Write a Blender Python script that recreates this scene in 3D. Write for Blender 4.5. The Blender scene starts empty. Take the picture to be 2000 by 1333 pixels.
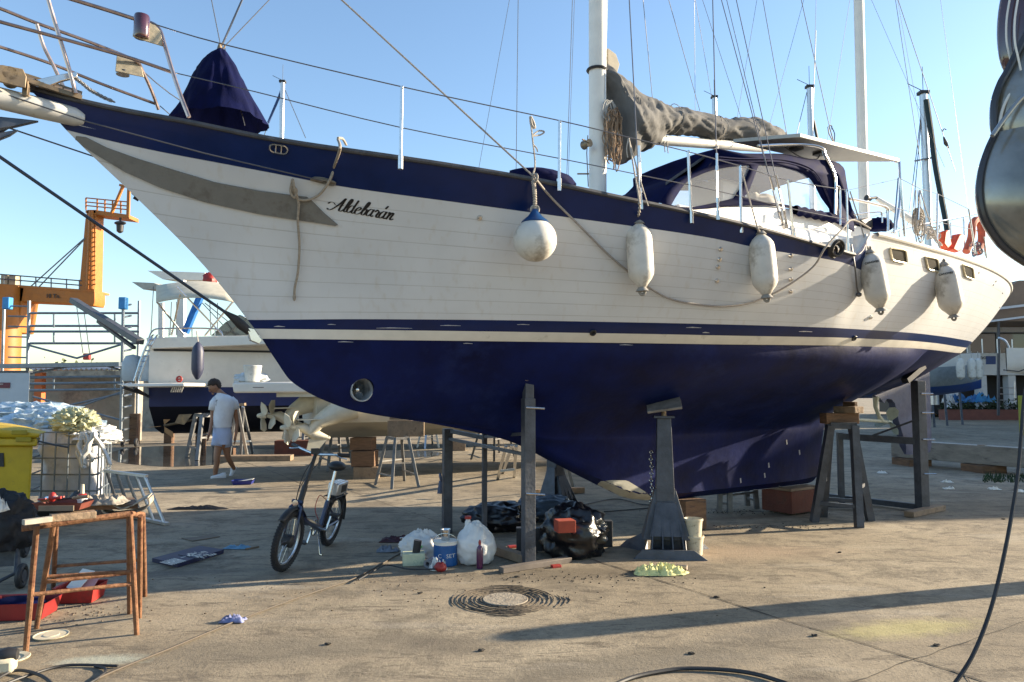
import bpy, bmesh, math, random
from mathutils import Vector as V, Matrix, noise
R=math.radians; PI=math.pi; rnd=random.Random(7)
S=bpy.context.scene; COL=S.collection
# ------------------------------------------------------------ camera
F=1444.; PITCH=math.atan((762-666.5)/F); EYE=V((0,0,1.6))
cd=bpy.data.cameras.new('camera'); cam=bpy.data.objects.new('camera',cd); COL.objects.link(cam)
cam.location=EYE; cam.rotation_euler=(R(90)+PITCH,0,0); cd.lens=F/2000*36; cd.sensor_width=36; cd.clip_start=.05; cd.clip_end=2000
S.camera=cam
# ------------------------------------------------------------ world, sun
SUN_AZ=R(74); SUN_EL=R(17)
w=bpy.data.worlds.new('World'); S.world=w; w.use_nodes=True
nt=w.node_tree; bg=nt.nodes['Background']; sk=nt.nodes.new('ShaderNodeTexSky'); sk.sky_type='NISHITA'; sk.sun_disc=False
sk.sun_elevation=SUN_EL; sk.sun_rotation=SUN_AZ; sk.air_density=1.1; sk.dust_density=.5; sk.ozone_density=2.6
nt.links.new(sk.outputs[0],bg.inputs[0]); bg.inputs[1].default_value=.095
sd=bpy.data.lights.new('sun','SUN'); so=bpy.data.objects.new('sun',sd); COL.objects.link(so)
sd.energy=5.0; sd.angle=R(.53); sd.color=(1,.84,.62)
sdir=V((math.sin(SUN_AZ)*math.cos(SUN_EL),math.cos(SUN_AZ)*math.cos(SUN_EL),math.sin(SUN_EL)))
so.rotation_euler=sdir.to_track_quat('Z','Y').to_euler(); so.location=(12,6,14)
vs=S.view_settings; vs.view_transform='Standard'; vs.look='None'; vs.exposure=1.65; vs.gamma=1
# ------------------------------------------------------------ helpers
def ray(px,py):
    x=(px-1000)/F; y=-(py-666.5)/F
    return V((x,math.cos(PITCH)-y*math.sin(PITCH),math.sin(PITCH)+y*math.cos(PITCH)))
def at(px,py,Y): r=ray(px,py); return EYE+r*(Y/r.y)
def G(px,py,z=0): r=ray(px,py); return EYE+r*((z-1.6)/r.z)
# boat frame: s runs aft along the keel, b towards the near side, z up
A0=V((1.897,8.663,0)); BANG=R(33.32); U=V((math.cos(BANG),math.sin(BANG),0)); N=V((U.y,-U.x,0)); Z=V((0,0,1))
def B(s,b,z): return A0+U*s+N*b+Z*z
def sb(p): d=p-A0; return d.dot(U),d.dot(N),p.z
def on(px,py,b=0):
    r=ray(px,py); t=(b-(EYE-A0).dot(N))/r.dot(N); return EYE+r*t
MATS={}
def M(name,col,rough=.55,metal=0.,var=.18,scale=6.,bump=.0,bscale=40.,dirt=None,dscale=3.,dth=.55,coat=0.,spec=.5,alpha=1.,trans=0.,stretch=None,emit=None):
    if name in MATS: return MATS[name]
    m=bpy.data.materials.new(name); m.use_nodes=True; n=m.node_tree; L=n.links; p=n.nodes['Principled BSDF']
    tc=n.nodes.new('ShaderNodeTexCoord'); src=tc.outputs['Object']
    if stretch:
        mp=n.nodes.new('ShaderNodeMapping'); mp.inputs['Scale'].default_value=stretch; L.new(src,mp.inputs[0]); src=mp.outputs[0]
    nz=n.nodes.new('ShaderNodeTexNoise'); nz.inputs['Scale'].default_value=scale; nz.inputs['Detail'].default_value=5; nz.inputs['Roughness'].default_value=.62; L.new(src,nz.inputs[0])
    rp=n.nodes.new('ShaderNodeValToRGB'); e=rp.color_ramp.elements
    e[0].position=.3; e[1].position=.7
    e[0].color=(*[c*(1-var) for c in col],1); e[1].color=(*[min(1,c*(1+var)) for c in col],1)
    L.new(nz.outputs[0],rp.inputs[0]); out=rp.outputs[0]
    if dirt:
        n2=n.nodes.new('ShaderNodeTexNoise'); n2.inputs['Scale'].default_value=dscale; n2.inputs['Detail'].default_value=8; n2.inputs['Roughness'].default_value=.7; L.new(src,n2.inputs[0])
        r2=n.nodes.new('ShaderNodeValToRGB'); r2.color_ramp.elements[0].position=dth; r2.color_ramp.elements[1].position=dth+.14; L.new(n2.outputs[0],r2.inputs[0])
        mx=n.nodes.new('ShaderNodeMixRGB'); L.new(r2.outputs[0],mx.inputs[0]); L.new(out,mx.inputs[1]); mx.inputs[2].default_value=(*dirt,1); out=mx.outputs[0]
    L.new(out,p.inputs['Base Color'])
    p.inputs['Roughness'].default_value=rough; p.inputs['Metallic'].default_value=metal; p.inputs['Coat Weight'].default_value=coat
    p.inputs['Coat Roughness'].default_value=.08; p.inputs['Specular IOR Level'].default_value=spec
    p.inputs['Alpha'].default_value=alpha; p.inputs['Transmission Weight'].default_value=trans
    if rough>.1:
        rr=n.nodes.new('ShaderNodeMapRange'); rr.inputs[3].default_value=rough*.8; rr.inputs[4].default_value=min(1,rough*1.25); L.new(nz.outputs[0],rr.inputs[0]); L.new(rr.outputs[0],p.inputs['Roughness'])
    if bump:
        n3=n.nodes.new('ShaderNodeTexNoise'); n3.inputs['Scale'].default_value=bscale; n3.inputs['Detail'].default_value=4; L.new(src,n3.inputs[0])
        b=n.nodes.new('ShaderNodeBump'); b.inputs['Strength'].default_value=bump; b.inputs['Distance'].default_value=.02; L.new(n3.outputs[0],b.inputs['Height']); L.new(b.outputs[0],p.inputs['Normal'])
    MATS[name]=m; return m
class MB:
    def __init__(s): s.v=[];s.f=[];s.m=[];s.uv={}
    def add(s,vs,fs,mi=0):
        o=len(s.v); s.v+=[V(a) for a in vs]
        for f in fs: s.f.append([o+i for i in f]); s.m.append(mi)
        return s
    def box(s,c,size,rot=None,mi=0,taper=1.):
        x,y,z=[a/2 for a in size]; vs=[V((i*x*(taper if k>0 else 1),j*y*(taper if k>0 else 1),k*z)) for k in(-1,1) for j in(-1,1) for i in(-1,1)]
        if rot is not None:
            m=rot if isinstance(rot,Matrix) else Matrix.Rotation(rot,3,'Z'); vs=[m@a for a in vs]
        c=V(c); return s.add([c+a for a in vs],[(0,2,3,1),(4,5,7,6),(0,1,5,4),(2,6,7,3),(0,4,6,2),(1,3,7,5)],mi)
    def bar(s,a,b,w,h=None,up=(0,0,1),mi=0):
        a=V(a);b=V(b);h=h or w;d=(b-a).normalized();up=V(up)
        if abs(d.dot(up))>.98: up=V((0,1,0))
        x=d.cross(up).normalized();y=x.cross(d).normalized()
        vs=[p+x*i*w/2+y*j*h/2 for p in(a,b) for j in(-1,1) for i in(-1,1)]
        return s.add(vs,[(0,2,3,1),(4,5,7,6),(0,1,5,4),(2,6,7,3),(0,4,6,2),(1,3,7,5)],mi)
    def tube(s,pts,r,n=8,mi=0,cap=True):
        pts=[V(p) for p in pts]; k=len(pts); rs=r if isinstance(r,(list,tuple)) else [r]*k
        ref=None; vs=[]
        for i,p in enumerate(pts):
            d=((pts[min(i+1,k-1)]-pts[max(i-1,0)])).normalized()
            if ref is None: ref=d.cross(V((0,0,1)) if abs(d.z)<.9 else V((1,0,0))).normalized()
            else:
                ref=(ref-d*ref.dot(d)).normalized()
            y=d.cross(ref)
            vs+=[p+(ref*math.cos(2*PI*j/n)+y*math.sin(2*PI*j/n))*rs[i] for j in range(n)]
        fs=[(i*n+j,i*n+(j+1)%n,(i+1)*n+(j+1)%n,(i+1)*n+j) for i in range(k-1) for j in range(n)]
        if cap: fs+=[tuple(range(n-1,-1,-1)),tuple((k-1)*n+j for j in range(n))]
        return s.add(vs,fs,mi)
    def lathe(s,prof,o=(0,0,0),axis=(0,0,1),n=24,mi=0,arc=2*PI):
        o=V(o); q=V((0,0,1)).rotation_difference(V(axis)); k=len(prof)
        vs=[o+q@V((r*math.cos(2*PI*j/n),r*math.sin(2*PI*j/n),z)) for r,z in prof for j in range(n)]
        fs=[(i*n+j,i*n+(j+1)%n,(i+1)*n+(j+1)%n,(i+1)*n+j) for i in range(k-1) for j in range(n)]
        if prof[0][0]>1e-4: fs.append(tuple(range(n-1,-1,-1)))
        if prof[-1][0]>1e-4: fs.append(tuple((k-1)*n+j for j in range(n)))
        return s.add(vs,fs,mi)
    def prism(s,poly,off,mi=0):
        poly=[V(p) for p in poly]; k=len(poly); off=V(off)
        return s.add(poly+[p+off for p in poly],[tuple(range(k-1,-1,-1)),tuple(range(k,2*k))]+[(i,(i+1)%k,(i+1)%k+k,i+k) for i in range(k)],mi)
    def grid(s,rows,closed=False,mi=0,mif=None):
        n=len(rows[0]); k=len(rows); vs=[p for r in rows for p in r]; o=len(s.v); s.v+=[V(a) for a in vs]
        for i in range(k-1):
            for j in range(n if closed else n-1):
                s.f.append([o+i*n+j,o+i*n+(j+1)%n,o+(i+1)*n+(j+1)%n,o+(i+1)*n+j]); s.m.append(mif(i,j) if mif else mi)
        return s
    def torus(s,c,axis,Rr,r,n=28,k=8,mi=0,a0=0,a1=2*PI):
        c=V(c); q=V((0,0,1)).rotation_difference(V(axis).normalized()); full=abs(a1-a0-2*PI)<1e-3; m=n+(0 if full else 1)
        pts=[c+q@V((Rr*math.cos(a0+(a1-a0)*i/n),Rr*math.sin(a0+(a1-a0)*i/n),0)) for i in range(m)]
        ax=q@V((0,0,1)); vs=[]
        for p in pts:
            d=(p-c).normalized(); vs+=[p+(d*math.cos(2*PI*j/k)+ax*math.sin(2*PI*j/k))*r for j in range(k)]
        fs=[((i%m)*k+j,(i%m)*k+(j+1)%k,((i+1)%m)*k+(j+1)%k,((i+1)%m)*k+j) for i in range(n) for j in range(k)]
        return s.add(vs,fs,mi)
    def ell(s,c,rad,n=16,k=10,rot=None,fn=None,mi=0):
        c=V(c); vs=[];
        for i in range(k+1):
            th=PI*i/k
            for j in range(n):
                ph=2*PI*j/n; d=V((math.sin(th)*math.cos(ph),math.sin(th)*math.sin(ph),math.cos(th)))
                f=fn(d) if fn else 1.
                a=V((d.x*rad[0]*f,d.y*rad[1]*f,d.z*rad[2]*f))
                if rot is not None: a=rot@a
                vs.append(c+a)
        fs=[(i*n+j,(i+1)*n+j,(i+1)*n+(j+1)%n,i*n+(j+1)%n) for i in range(k) for j in range(n)]
        return s.add(vs,fs,mi)
    def build(s,name,mat,parent=None,smooth=35,bevel=0,subsurf=0,loc=None,solid=0):
        me=bpy.data.meshes.new(name)
        if parent is not None: inv=WM[parent.name].inverted(); W=WM[parent.name]
        else:
            if loc is None:
                xs=[a.x for a in s.v];ys=[a.y for a in s.v];zs=[a.z for a in s.v]; loc=((min(xs)+max(xs))/2,(min(ys)+max(ys))/2,min(zs))
            W=Matrix.Translation(V(loc)); inv=W.inverted()
        me.from_pydata([inv@a for a in s.v],[],s.f)
        mats=mat if isinstance(mat,(list,tuple)) else [mat]
        for a in mats: me.materials.append(a)
        me.polygons.foreach_set('material_index',s.m)
        if s.uv:
            ul=me.uv_layers.new(name='UVMap')
            for l in me.loops: ul.data[l.index].uv=s.uv.get(l.vertex_index,(0,0))
        bm=bmesh.new(); bm.from_mesh(me); bmesh.ops.remove_doubles(bm,verts=bm.verts,dist=1e-5)
        bmesh.ops.recalc_face_normals(bm,faces=bm.faces); bm.to_mesh(me); bm.free()
        if smooth:
            me.polygons.foreach_set('use_smooth',[True]*len(me.polygons)); me.set_sharp_from_angle(angle=R(smooth))
        o=bpy.data.objects.new(name,me); COL.objects.link(o)
        if parent is not None: o.parent=parent
        else: o.location=loc
        WM[o.name]=W
        if solid: md=o.modifiers.new('solid','SOLIDIFY'); md.thickness=solid; md.offset=0
        if bevel: md=o.modifiers.new('bevel','BEVEL'); md.width=bevel; md.segments=2; md.limit_method='ANGLE'; md.angle_limit=R(40)
        if subsurf: md=o.modifiers.new('sub','SUBSURF'); md.levels=subsurf; md.render_levels=subsurf
        return o
WM={}
def tag(o,label=None,cat=None,group=None,kind=None):
    if label: o['label']=label
    if cat: o['category']=cat
    if group: o['group']=group
    if kind: o['kind']=kind
    return o
def thing(name,label,cat,loc,rz=0,group=None):
    o=bpy.data.objects.new(name,None); COL.objects.link(o); o.location=loc; o.rotation_euler=(0,0,rz); o.empty_display_size=.2
    WM[o.name]=Matrix.Translation(V(loc))@Matrix.Rotation(rz,4,'Z'); return tag(o,label,cat,group)
def copy(o,loc,rz,label,group=None,sc=1,parent=None):
    c=o.copy(); COL.objects.link(c)
    if parent is None:
        c.location=loc; c.rotation_euler=(0,0,rz); c.scale=(sc,sc,sc); c['label']=label
        if group: c['group']=group
    else: c.parent=parent
    for ch in [x for x in bpy.data.objects if x.parent==o]: copy(ch,0,0,0,parent=c)
    return c
def struct(o): o['kind']='structure'; return o
def itp(x,tab):
    xs=[t[0] for t in tab];ys=[t[1] for t in tab]
    if x<=xs[0]:return ys[0]
    if x>=xs[-1]:return ys[-1]
    for i in range(len(xs)-1):
        if x<=xs[i+1]:
            h=xs[i+1]-xs[i];t=(x-xs[i])/h
            def m(j):
                if j==0:return (ys[1]-ys[0])/(xs[1]-xs[0])
                if j==len(xs)-1:return (ys[-1]-ys[-2])/(xs[-1]-xs[-2])
                a=(ys[j]-ys[j-1])/(xs[j]-xs[j-1]);b=(ys[j+1]-ys[j])/(xs[j+1]-xs[j])
                return 0 if a*b<=0 else 2*a*b/(a+b)
            m0,m1=m(i)*h,m(i+1)*h
            return ys[i]*(2*t**3-3*t*t+1)+m0*(t**3-2*t*t+t)+ys[i+1]*(-2*t**3+3*t*t)+m1*(t**3-t*t)
def smooth_path(pts,k=6):
    pts=[V(p) for p in pts]; out=[]
    for i in range(len(pts)-1):
        a=pts[max(i-1,0)];b=pts[i];c=pts[i+1];d=pts[min(i+2,len(pts)-1)]
        for j in range(k):
            t=j/k; out.append(.5*((2*b)+(c-a)*t+(2*a-5*b+4*c-d)*t*t+(3*b-a-3*c+d)*t**3))
    return out+[pts[-1]]
def fb(p,sc,seed=0,oct=4):
    return noise.fractal(V(p)*sc+V((seed*7.3,seed*3.1,seed*1.7)),1.,2.,oct)
def ridge(p,sc,seed=0): 
    q=V(p)*sc+V((seed*7.3,seed*3.1,seed*1.7)); return 1-abs(noise.noise(q))*2+ .5*(1-abs(noise.noise(q*2.1))*2)
def crumple(name,mat,c,size,h,seed=0,n=26,parent=None,label=None,cat=None,group=None,rz=0,freq=5,spiky=1.,solid=.004):
    """a heap of cloth or foil: a sheet gathered into ridged folds"""
    c=V(c); rows=[]; m=Matrix.Rotation(rz,3,'Z')
    for i in range(n+1):
        row=[]
        for j in range(n+1):
            u=i/n*2-1;v=j/n*2-1; r=math.hypot(u,v); k=1+.28*noise.noise(V((math.atan2(v,u)*1.3+seed,seed*2.1,r)))
            x=u*size[0]/2*k*(1-.12*abs(v));y=v*size[1]/2*k*(1-.12*abs(u))
            e=max(0,1-max(abs(u),abs(v))**3)
            zz=h*e*(.05+1.1*spiky*max(0,ridge((u,v,0),freq*.35,seed)/1.5)**2.2)+.006
            row.append(c+m@V((x,y,zz)))
        rows.append(row)
    o=MB().grid(rows).build(name,mat,parent,smooth=50,solid=solid)
    if label: tag(o,label,cat,group)
    return o
def bag(mb,c,rad,seed=0,amp=.16,freq=2.2,n=40,k=26,flat=True,neck=None):
    def fn(d):
        a=1+amp*(ridge(d,freq,seed)-.6)+amp*.6*fb(d,freq*2.5,seed)
        return a
    o=len(mb.v); mb.ell(c,rad,n,k,fn=fn); c=V(c)
    for i in range(o,len(mb.v)):
        p=mb.v[i]
        if flat and p.z<c.z-rad[2]*.72: p.z=c.z-rad[2]*.72-(0.02*abs(noise.noise(p*9)))
        if neck and p.z>c.z:
            t=(p.z-c.z)/rad[2]; f=1-neck*min(1,t)**1.5; p.x=c.x+(p.x-c.x)*f; p.y=c.y+(p.y-c.y)*f
    return mb
def text(name,body,p,xdir,up,size,mat,parent=None,ext=.003,shear=0,bold=0,label=None,cat=None,align='LEFT',spacing=1):
    """lettering turned into a thin mesh lying at p, reading along xdir"""
    cu=bpy.data.curves.new('t','FONT'); cu.body=body; cu.size=size; cu.extrude=ext; cu.shear=shear; cu.offset=bold; cu.align_x=align; cu.space_character=spacing; cu.resolution_u=3
    t=bpy.data.objects.new('t',cu); COL.objects.link(t); bpy.context.view_layer.update()
    me=t.evaluated_get(bpy.context.evaluated_depsgraph_get()).to_mesh()
    x=V(xdir).normalized();y=V(up);y=(y-x*y.dot(x)).normalized();z=x.cross(y)
    vs=[V(p)+x*a.co.x+y*a.co.y+z*a.co.z for a in me.vertices]; fs=[tuple(q.vertices) for q in me.polygons]
    mb=MB(); mb.add(vs,fs); bpy.data.objects.remove(t)
    return mb
# ------------------------------------------------------------ common materials
steel=M('stainless',(.62,.6,.57),.22,1,.12,20)
alu=M('aluminium',(.55,.56,.57),.38,.9,.12,12)
black=M('black_rubber',(.018,.018,.02),.55,0,.3,10)
darksteel=M('dark_steel',(.066,.072,.086),.5,.35,.35,7,dirt=(.12,.075,.05),dscale=9,dth=.62,bump=.2)
rustwood=M('timber',(.16,.09,.05),.85,0,.4,5,bump=.5,bscale=25,dirt=(.05,.035,.03),dscale=3,stretch=(1,1,6))
navycloth=M('navy_canvas',(.003,.005,.034),.9,0,.3,8,bump=.10,bscale=60,spec=.08)
ropew=M('pale_rope',(.42,.38,.33),.85,0,.25,40,bump=.6,bscale=160)
wire=M('rigging_wire',(.13,.13,.14),.4,.6,.1)
white=M('white_gelcoat',(.74,.73,.70),.32,0,.06,3,dirt=(.5,.47,.42),dscale=2.2,dth=.6,coat=.3)
glassd=M('dark_glass',(.02,.025,.03),.06,0,.1,coat=1)
# ============================================================ sailing yacht
def hull_mat():
    m=bpy.data.materials.new('planked_topside'); m.use_nodes=True; n=m.node_tree; L=n.links; p=n.nodes['Principled BSDF']
    uv=n.nodes.new('ShaderNodeUVMap'); sp=n.nodes.new('ShaderNodeSeparateXYZ'); L.new(uv.outputs[0],sp.inputs[0])
    def mt(op,a,b=None,c=None):
        q=n.nodes.new('ShaderNodeMath'); q.operation=op
        for i,x in enumerate((a,b,c)):
            if x is None: continue
            if isinstance(x,(int,float)): q.inputs[i].default_value=x
            else: L.new(x,q.inputs[i])
        return q.outputs[0]
    tc=n.nodes.new('ShaderNodeTexCoord')
    wn=n.nodes.new('ShaderNodeTexNoise'); wn.inputs['Scale'].default_value=2.; L.new(tc.outputs['Object'],wn.inputs[0])
    y=mt('MULTIPLY',sp.outputs[1],8.5); fr=mt('FRACT',y); d=mt('ABSOLUTE',mt('SUBTRACT',fr,.5))
    line=mt('LESS_THAN',d,mt('MULTIPLY_ADD',wn.outputs[0],  .03,.010))
    nz=n.nodes.new('ShaderNodeTexNoise'); nz.inputs['Scale'].default_value=1.6; nz.inputs['Detail'].default_value=8; L.new(tc.outputs['Object'],nz.inputs[0])
    rp=n.nodes.new('ShaderNodeValToRGB'); e=rp.color_ramp.elements; e[0].position=.3;e[0].color=(.54,.555,.57,1);e[1].position=.7;e[1].color=(.63,.645,.66,1); L.new(nz.outputs[0],rp.inputs[0])
    mp=n.nodes.new('ShaderNodeMapping'); mp.inputs['Scale'].default_value=(9,9,.7); L.new(tc.outputs['Object'],mp.inputs[0])
    st=n.nodes.new('ShaderNodeTexNoise'); st.inputs['Scale'].default_value=2.; st.inputs['Detail'].default_value=6; L.new(mp.outputs[0],st.inputs[0])
    sr=n.nodes.new('ShaderNodeValToRGB'); sr.color_ramp.elements[0].position=.56; sr.color_ramp.elements[1].position=.85; L.new(st.outputs[0],sr.inputs[0])
    m0=n.nodes.new('ShaderNodeMixRGB'); L.new(mt('MULTIPLY',sr.outputs[0],.5),m0.inputs[0]); L.new(rp.outputs[0],m0.inputs[1]); m0.inputs[2].default_value=(.47,.42,.34,1)
    mx=n.nodes.new('ShaderNodeMixRGB'); L.new(mt('MULTIPLY',line,.38),mx.inputs[0]); L.new(m0.outputs[0],mx.inputs[1]); mx.inputs[2].default_value=(.25,.23,.2,1)
    L.new(mx.outputs[0],p.inputs['Base Color']); p.inputs['Roughness'].default_value=.38
    b=n.nodes.new('ShaderNodeBump'); b.inputs['Strength'].default_value=.35; b.inputs['Distance'].default_value=.004; b.invert=True
    pl=mt('ADD',line,mt('MULTIPLY',nz.outputs[0],.6)); L.new(pl,b.inputs['Height']); L.new(b.outputs[0],p.inputs['Normal'])
    return m
antifoul=M('antifouling',(.0016,.0068,.056),.5,0,.45,2.2,dirt=(.008,.018,.088),dscale=1.5,dth=.55,bump=.15,bscale=14,spec=.16)
navygloss=M('navy_gloss',(.0012,.013,.078),.3,0,.2,3,dirt=(.006,.018,.09),dscale=4,dth=.62,coat=.12,spec=.3)
topside=hull_mat()
stripe=M('stripe_white',(.68,.66,.6),.4,0,.08,5,dirt=(.45,.42,.36),dscale=6,dth=.6)
capwood=M('rail_cap',(.055,.055,.06),.6,0,.35,9,dirt=(.18,.17,.16),dscale=5,dth=.58)
offwhite=M('deck_white',(.72,.70,.66),.4,0,.06,4,dirt=(.5,.46,.4),dscale=3,dth=.6)
BSN=[((s+6.4)/14.05,b) for s,b in [(-6.4,.0),(-6.0,.17),(-5.5,.45),(-5,.72),(-4,1.18),(-3,1.5),(-2,1.73),(-1,1.87),(0,1.95),(1,1.97),(2,1.93),(3,1.83),(4,1.67),(5,1.43),(6,1.08),(6.8,.7),(7.4,.33),(7.65,0)]]
BWN=[((s+4.73)/11.33,b) for s,b in [(-4.73,0),(-4,.28),(-3,.66),(-2,1.0),(-1,1.3),(0,1.5),(1,1.6),(2,1.58),(3,1.42),(4,1.15),(5,.8),(6,.35),(6.6,0)]]
ZWL=[(-4.73,2.02),(-1,2.035),(1,2.068),(2.6,2.09),(4,2.105),(6.6,2.2)]
ZNT=[(-4.8,2.17),(-4,2.19),(-1,2.215),(1,2.24),(3.8,2.27),(6,2.335),(6.7,2.36)]
ZBD=[(-6.2,3.5),(-5.9,3.44),(-4.8,3.25),(-4.3,3.17),(-3.07,3.06),(-2.1,3.0),(-1.28,2.955),(-.67,2.905),(.36,2.865),(.7,2.83),(1.5,2.82),(7.65,2.85)]
ZSH=[(-6.4,3.75),(-6.11,3.69),(-5.41,3.57),(-4.86,3.47),(-4.05,3.38),(-3.01,3.285),(-2.12,3.19),(-1.32,3.12),(-.71,3.065),(.29,2.965),(.55,2.945),(.72,3.08),(.86,3.2),(1.86,3.175),(3.34,3.16),(5,3.14),(7.65,3.08)]
STEM=[(1.2,-3.0),(1.5,-4.17),(1.67,-4.48),(1.84,-4.61),(2.02,-4.73),(2.11,-4.8),(2.58,-5.19),(3.06,-5.69),(3.51,-6.18),(3.65,-6.3),(3.75,-6.4)]
STERN=[(2.1,6.5),(2.2,6.6),(2.65,7.15),(2.9,7.42),(3.02,7.55),(3.1,7.6),(3.2,7.58)]
def topp(t,zf):
    s=-5+12*t
    for _ in range(14):
        z=zf(s); s0=itp(z,STEM); s1=itp(z,STERN); s=.4*s+.6*(s0+(s1-s0)*t)
    z=zf(s); e=max(0,min(1,(z-itp(s,ZWL))/(itp(s,ZSH)-itp(s,ZWL))))
    q=e**.72
    return s,itp(t,BWN)*(1-q)+itp(t,BSN)*q,z
def lin(a,b,k): return lambda s:itp(s,a)*(1-k)+itp(s,b)*k
ZST=[(a,b+.08) for a,b in ZWL]
lv=[(ZWL,ZST,0,0),(ZWL,ZST,1,1),(ZST,ZNT,1,2)]
levels=[(lin(ZWL,ZST,0),None),(lin(ZWL,ZST,1),1),(lin(ZST,ZNT,1),2)]
for i in range(1,15): levels.append((lin(ZNT,ZBD,i/14),3))
for i in range(1,5): levels.append((lin(ZBD,ZSH,i/4),4))
NT=150; ts=[.5-.5*math.cos(PI*i/NT)*(.55+.45*abs(math.cos(PI*i/NT))) for i in range(NT+1)]; ts[0]=0; ts[-1]=1
hull=MB(); rowsN=[]
for li,(zf,_) in enumerate(levels):
    rowsN.append([topp(t,zf) for t in ts])
boat=thing('sailing_yacht','large white two-masted sailing yacht with navy stripes, standing on props in the yard','sailing yacht',tuple(A0),BANG)
for side in (1,-1):
    o=len(hull.v); rows=[[B(s,b*side,z) for s,b,z in r] for r in rowsN]
    def mi(i,j):
        m=levels[i+1][1]
        if m==4 and rowsN[i][j][0]>.74: m=3
        return m
    hull.grid(rows,mif=mi)
    for i,r in enumerate(rowsN):
        for j,q in enumerate(r): hull.uv[o+i*(NT+1)+j]=(q[0],(i-2)/14.)
# underwater body
ZC=[(-4.73,2.02),(-4.61,1.84),(-4.48,1.67),(-4.17,1.5),(-3.89,1.41),(-3.13,1.32),(-2,1.29),(0,1.28),(2,1.31),(2.92,1.38),(4,1.54),(4.57,1.62),(5.61,1.94),(6.6,2.2)]
ZP=[(-4.73,2.02),(-4.61,1.84),(-4.48,1.67),(-4.17,1.5),(-3.89,1.41),(-3.13,1.28),(-2.33,1.1),(-1.76,.85),(-1.15,.57),(-.71,.40),(-.3,.35),(0,.34),(1.65,.34),(2.45,.35),(2.62,.38),(2.72,.8),(2.92,1.38)]
us=[q[0] for q in rowsN[0]]
us=sorted(set([round(x,3) for x in us]+[2.45+.03*i for i in range(17)]+[-4.73+.02*i for i in range(30)]))
us[0]=-4.73; us=[x for x in us if x<6.6]+[6.6]
for side in (1,-1):
    rows=[]
    for s in us:
        t=(s+4.73)/11.33; bw=itp(t,BWN); zw=itp(s,ZWL); zc=min(itp(s,ZC),zw); zp=min(itp(s,ZP) if s<2.92 else zc,zc)
        p=itp(s,[(-4.73,.95),(-3,.85),(-1,.74),(2,.70),(4,.72),(6.6,.85)])
        ch=max(0,min(1,(s+4.3)/3.))**.5*max(0,min(1,(2.95-s)/.8))**.5
        row=[]; zt0=zc-.2*ch*min(1,(zc-zp)/.3); zt0=max(zt0,zp)
        for k in range(9): # keel fin
            f=k/9; z=zp+(zt0-zp)*f; e=min(1,(z-zp)/.06) if zc-zp>.02 else 0
            tk=(.12+.15*f**2.)*ch*(e**.5)*min(1,(zc-zp)/.3); row.append(B(s,side*tk,z))
        kk=ch*min(1,(zc-zp)/.3); zc2=zt0
        for k in range(19):
            f=(k/18)**1.5; z=zc2+(zw-zc2)*f; tk=.27*kk
            S_=(1-kk)*f**p+kk*math.sin(PI/2*f)**1.45; row.append(B(s,side*(tk*(1-f)+bw*S_*(1-tk*(1-f)*.3)),z))
        rows.append(row)
    hull.grid(rows,mi=0)
hullo=hull.build('hull',[antifoul,stripe,navygloss,topside,navygloss],boat,smooth=38)
# bow thruster tunnel cut through the forefoot
from mathutils.bvhtree import BVHTree
HB=BVHTree.FromPolygons([V(a) for a in hull.v],hull.f)
def hit(px,py):
    l,n_,i,d=HB.ray_cast(EYE,ray(px,py))
    if l is None: return None
    if n_.dot(ray(px,py))>0: n_=-n_
    return l,n_.normalized()
tp,tn=hit(707,762)
cut=MB().tube([tp+N*.6,tp-N*1.6],.098,28).build('cutter',antifoul,None,smooth=0)
bo=hullo.modifiers.new('b','BOOLEAN'); bo.object=cut; bo.operation='DIFFERENCE'; bo.solver='EXACT'
try:
    cut.location=cut.location; bpy.context.view_layer.update()
    dg=bpy.context.evaluated_depsgraph_get(); nm=bpy.data.meshes.new_from_object(hullo.evaluated_get(dg)); hullo.modifiers.clear()
    if len(nm.polygons)>4000: hullo.data=nm
finally:
    hullo.modifiers.clear(); bpy.data.objects.remove(cut)
sT,bT,zT=sb(tp)
greyp=M('grey_paint',(.30,.33,.36),.5,0,.15,12,dirt=(.12,.12,.13),dscale=8)
m=MB(); ww=abs(bT)
k=[(.0975,-ww*2+.01),(.0975,-.02),(.102,.004),(.092,.006),(.090,-.02),(.090,-ww*2+.01)]
m.lathe(k,tp,N,28); tun=m.build('thruster_tunnel',greyp,boat)
m=MB(); c=tp-N*.14
m.lathe([(0,.06),(.02,.05),(.026,0),(.02,-.08),(0,-.09)],c,N,14)
for i in range(4):
    a=i*PI/2+.5; d=U*math.cos(a)+Z*math.sin(a); e=N.cross(d)
    m.prism([c+d*.02+e*.012+N*.015,c+d*.05+e*.03+N*.02,c+d*.083+e*.02+N*.018,c+d*.083-e*.02-N*.012,c+d*.045-e*.03-N*.015,c+d*.02-e*.012-N*.012],N*.006)
m.build('thruster_propeller',steel,tun)
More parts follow.
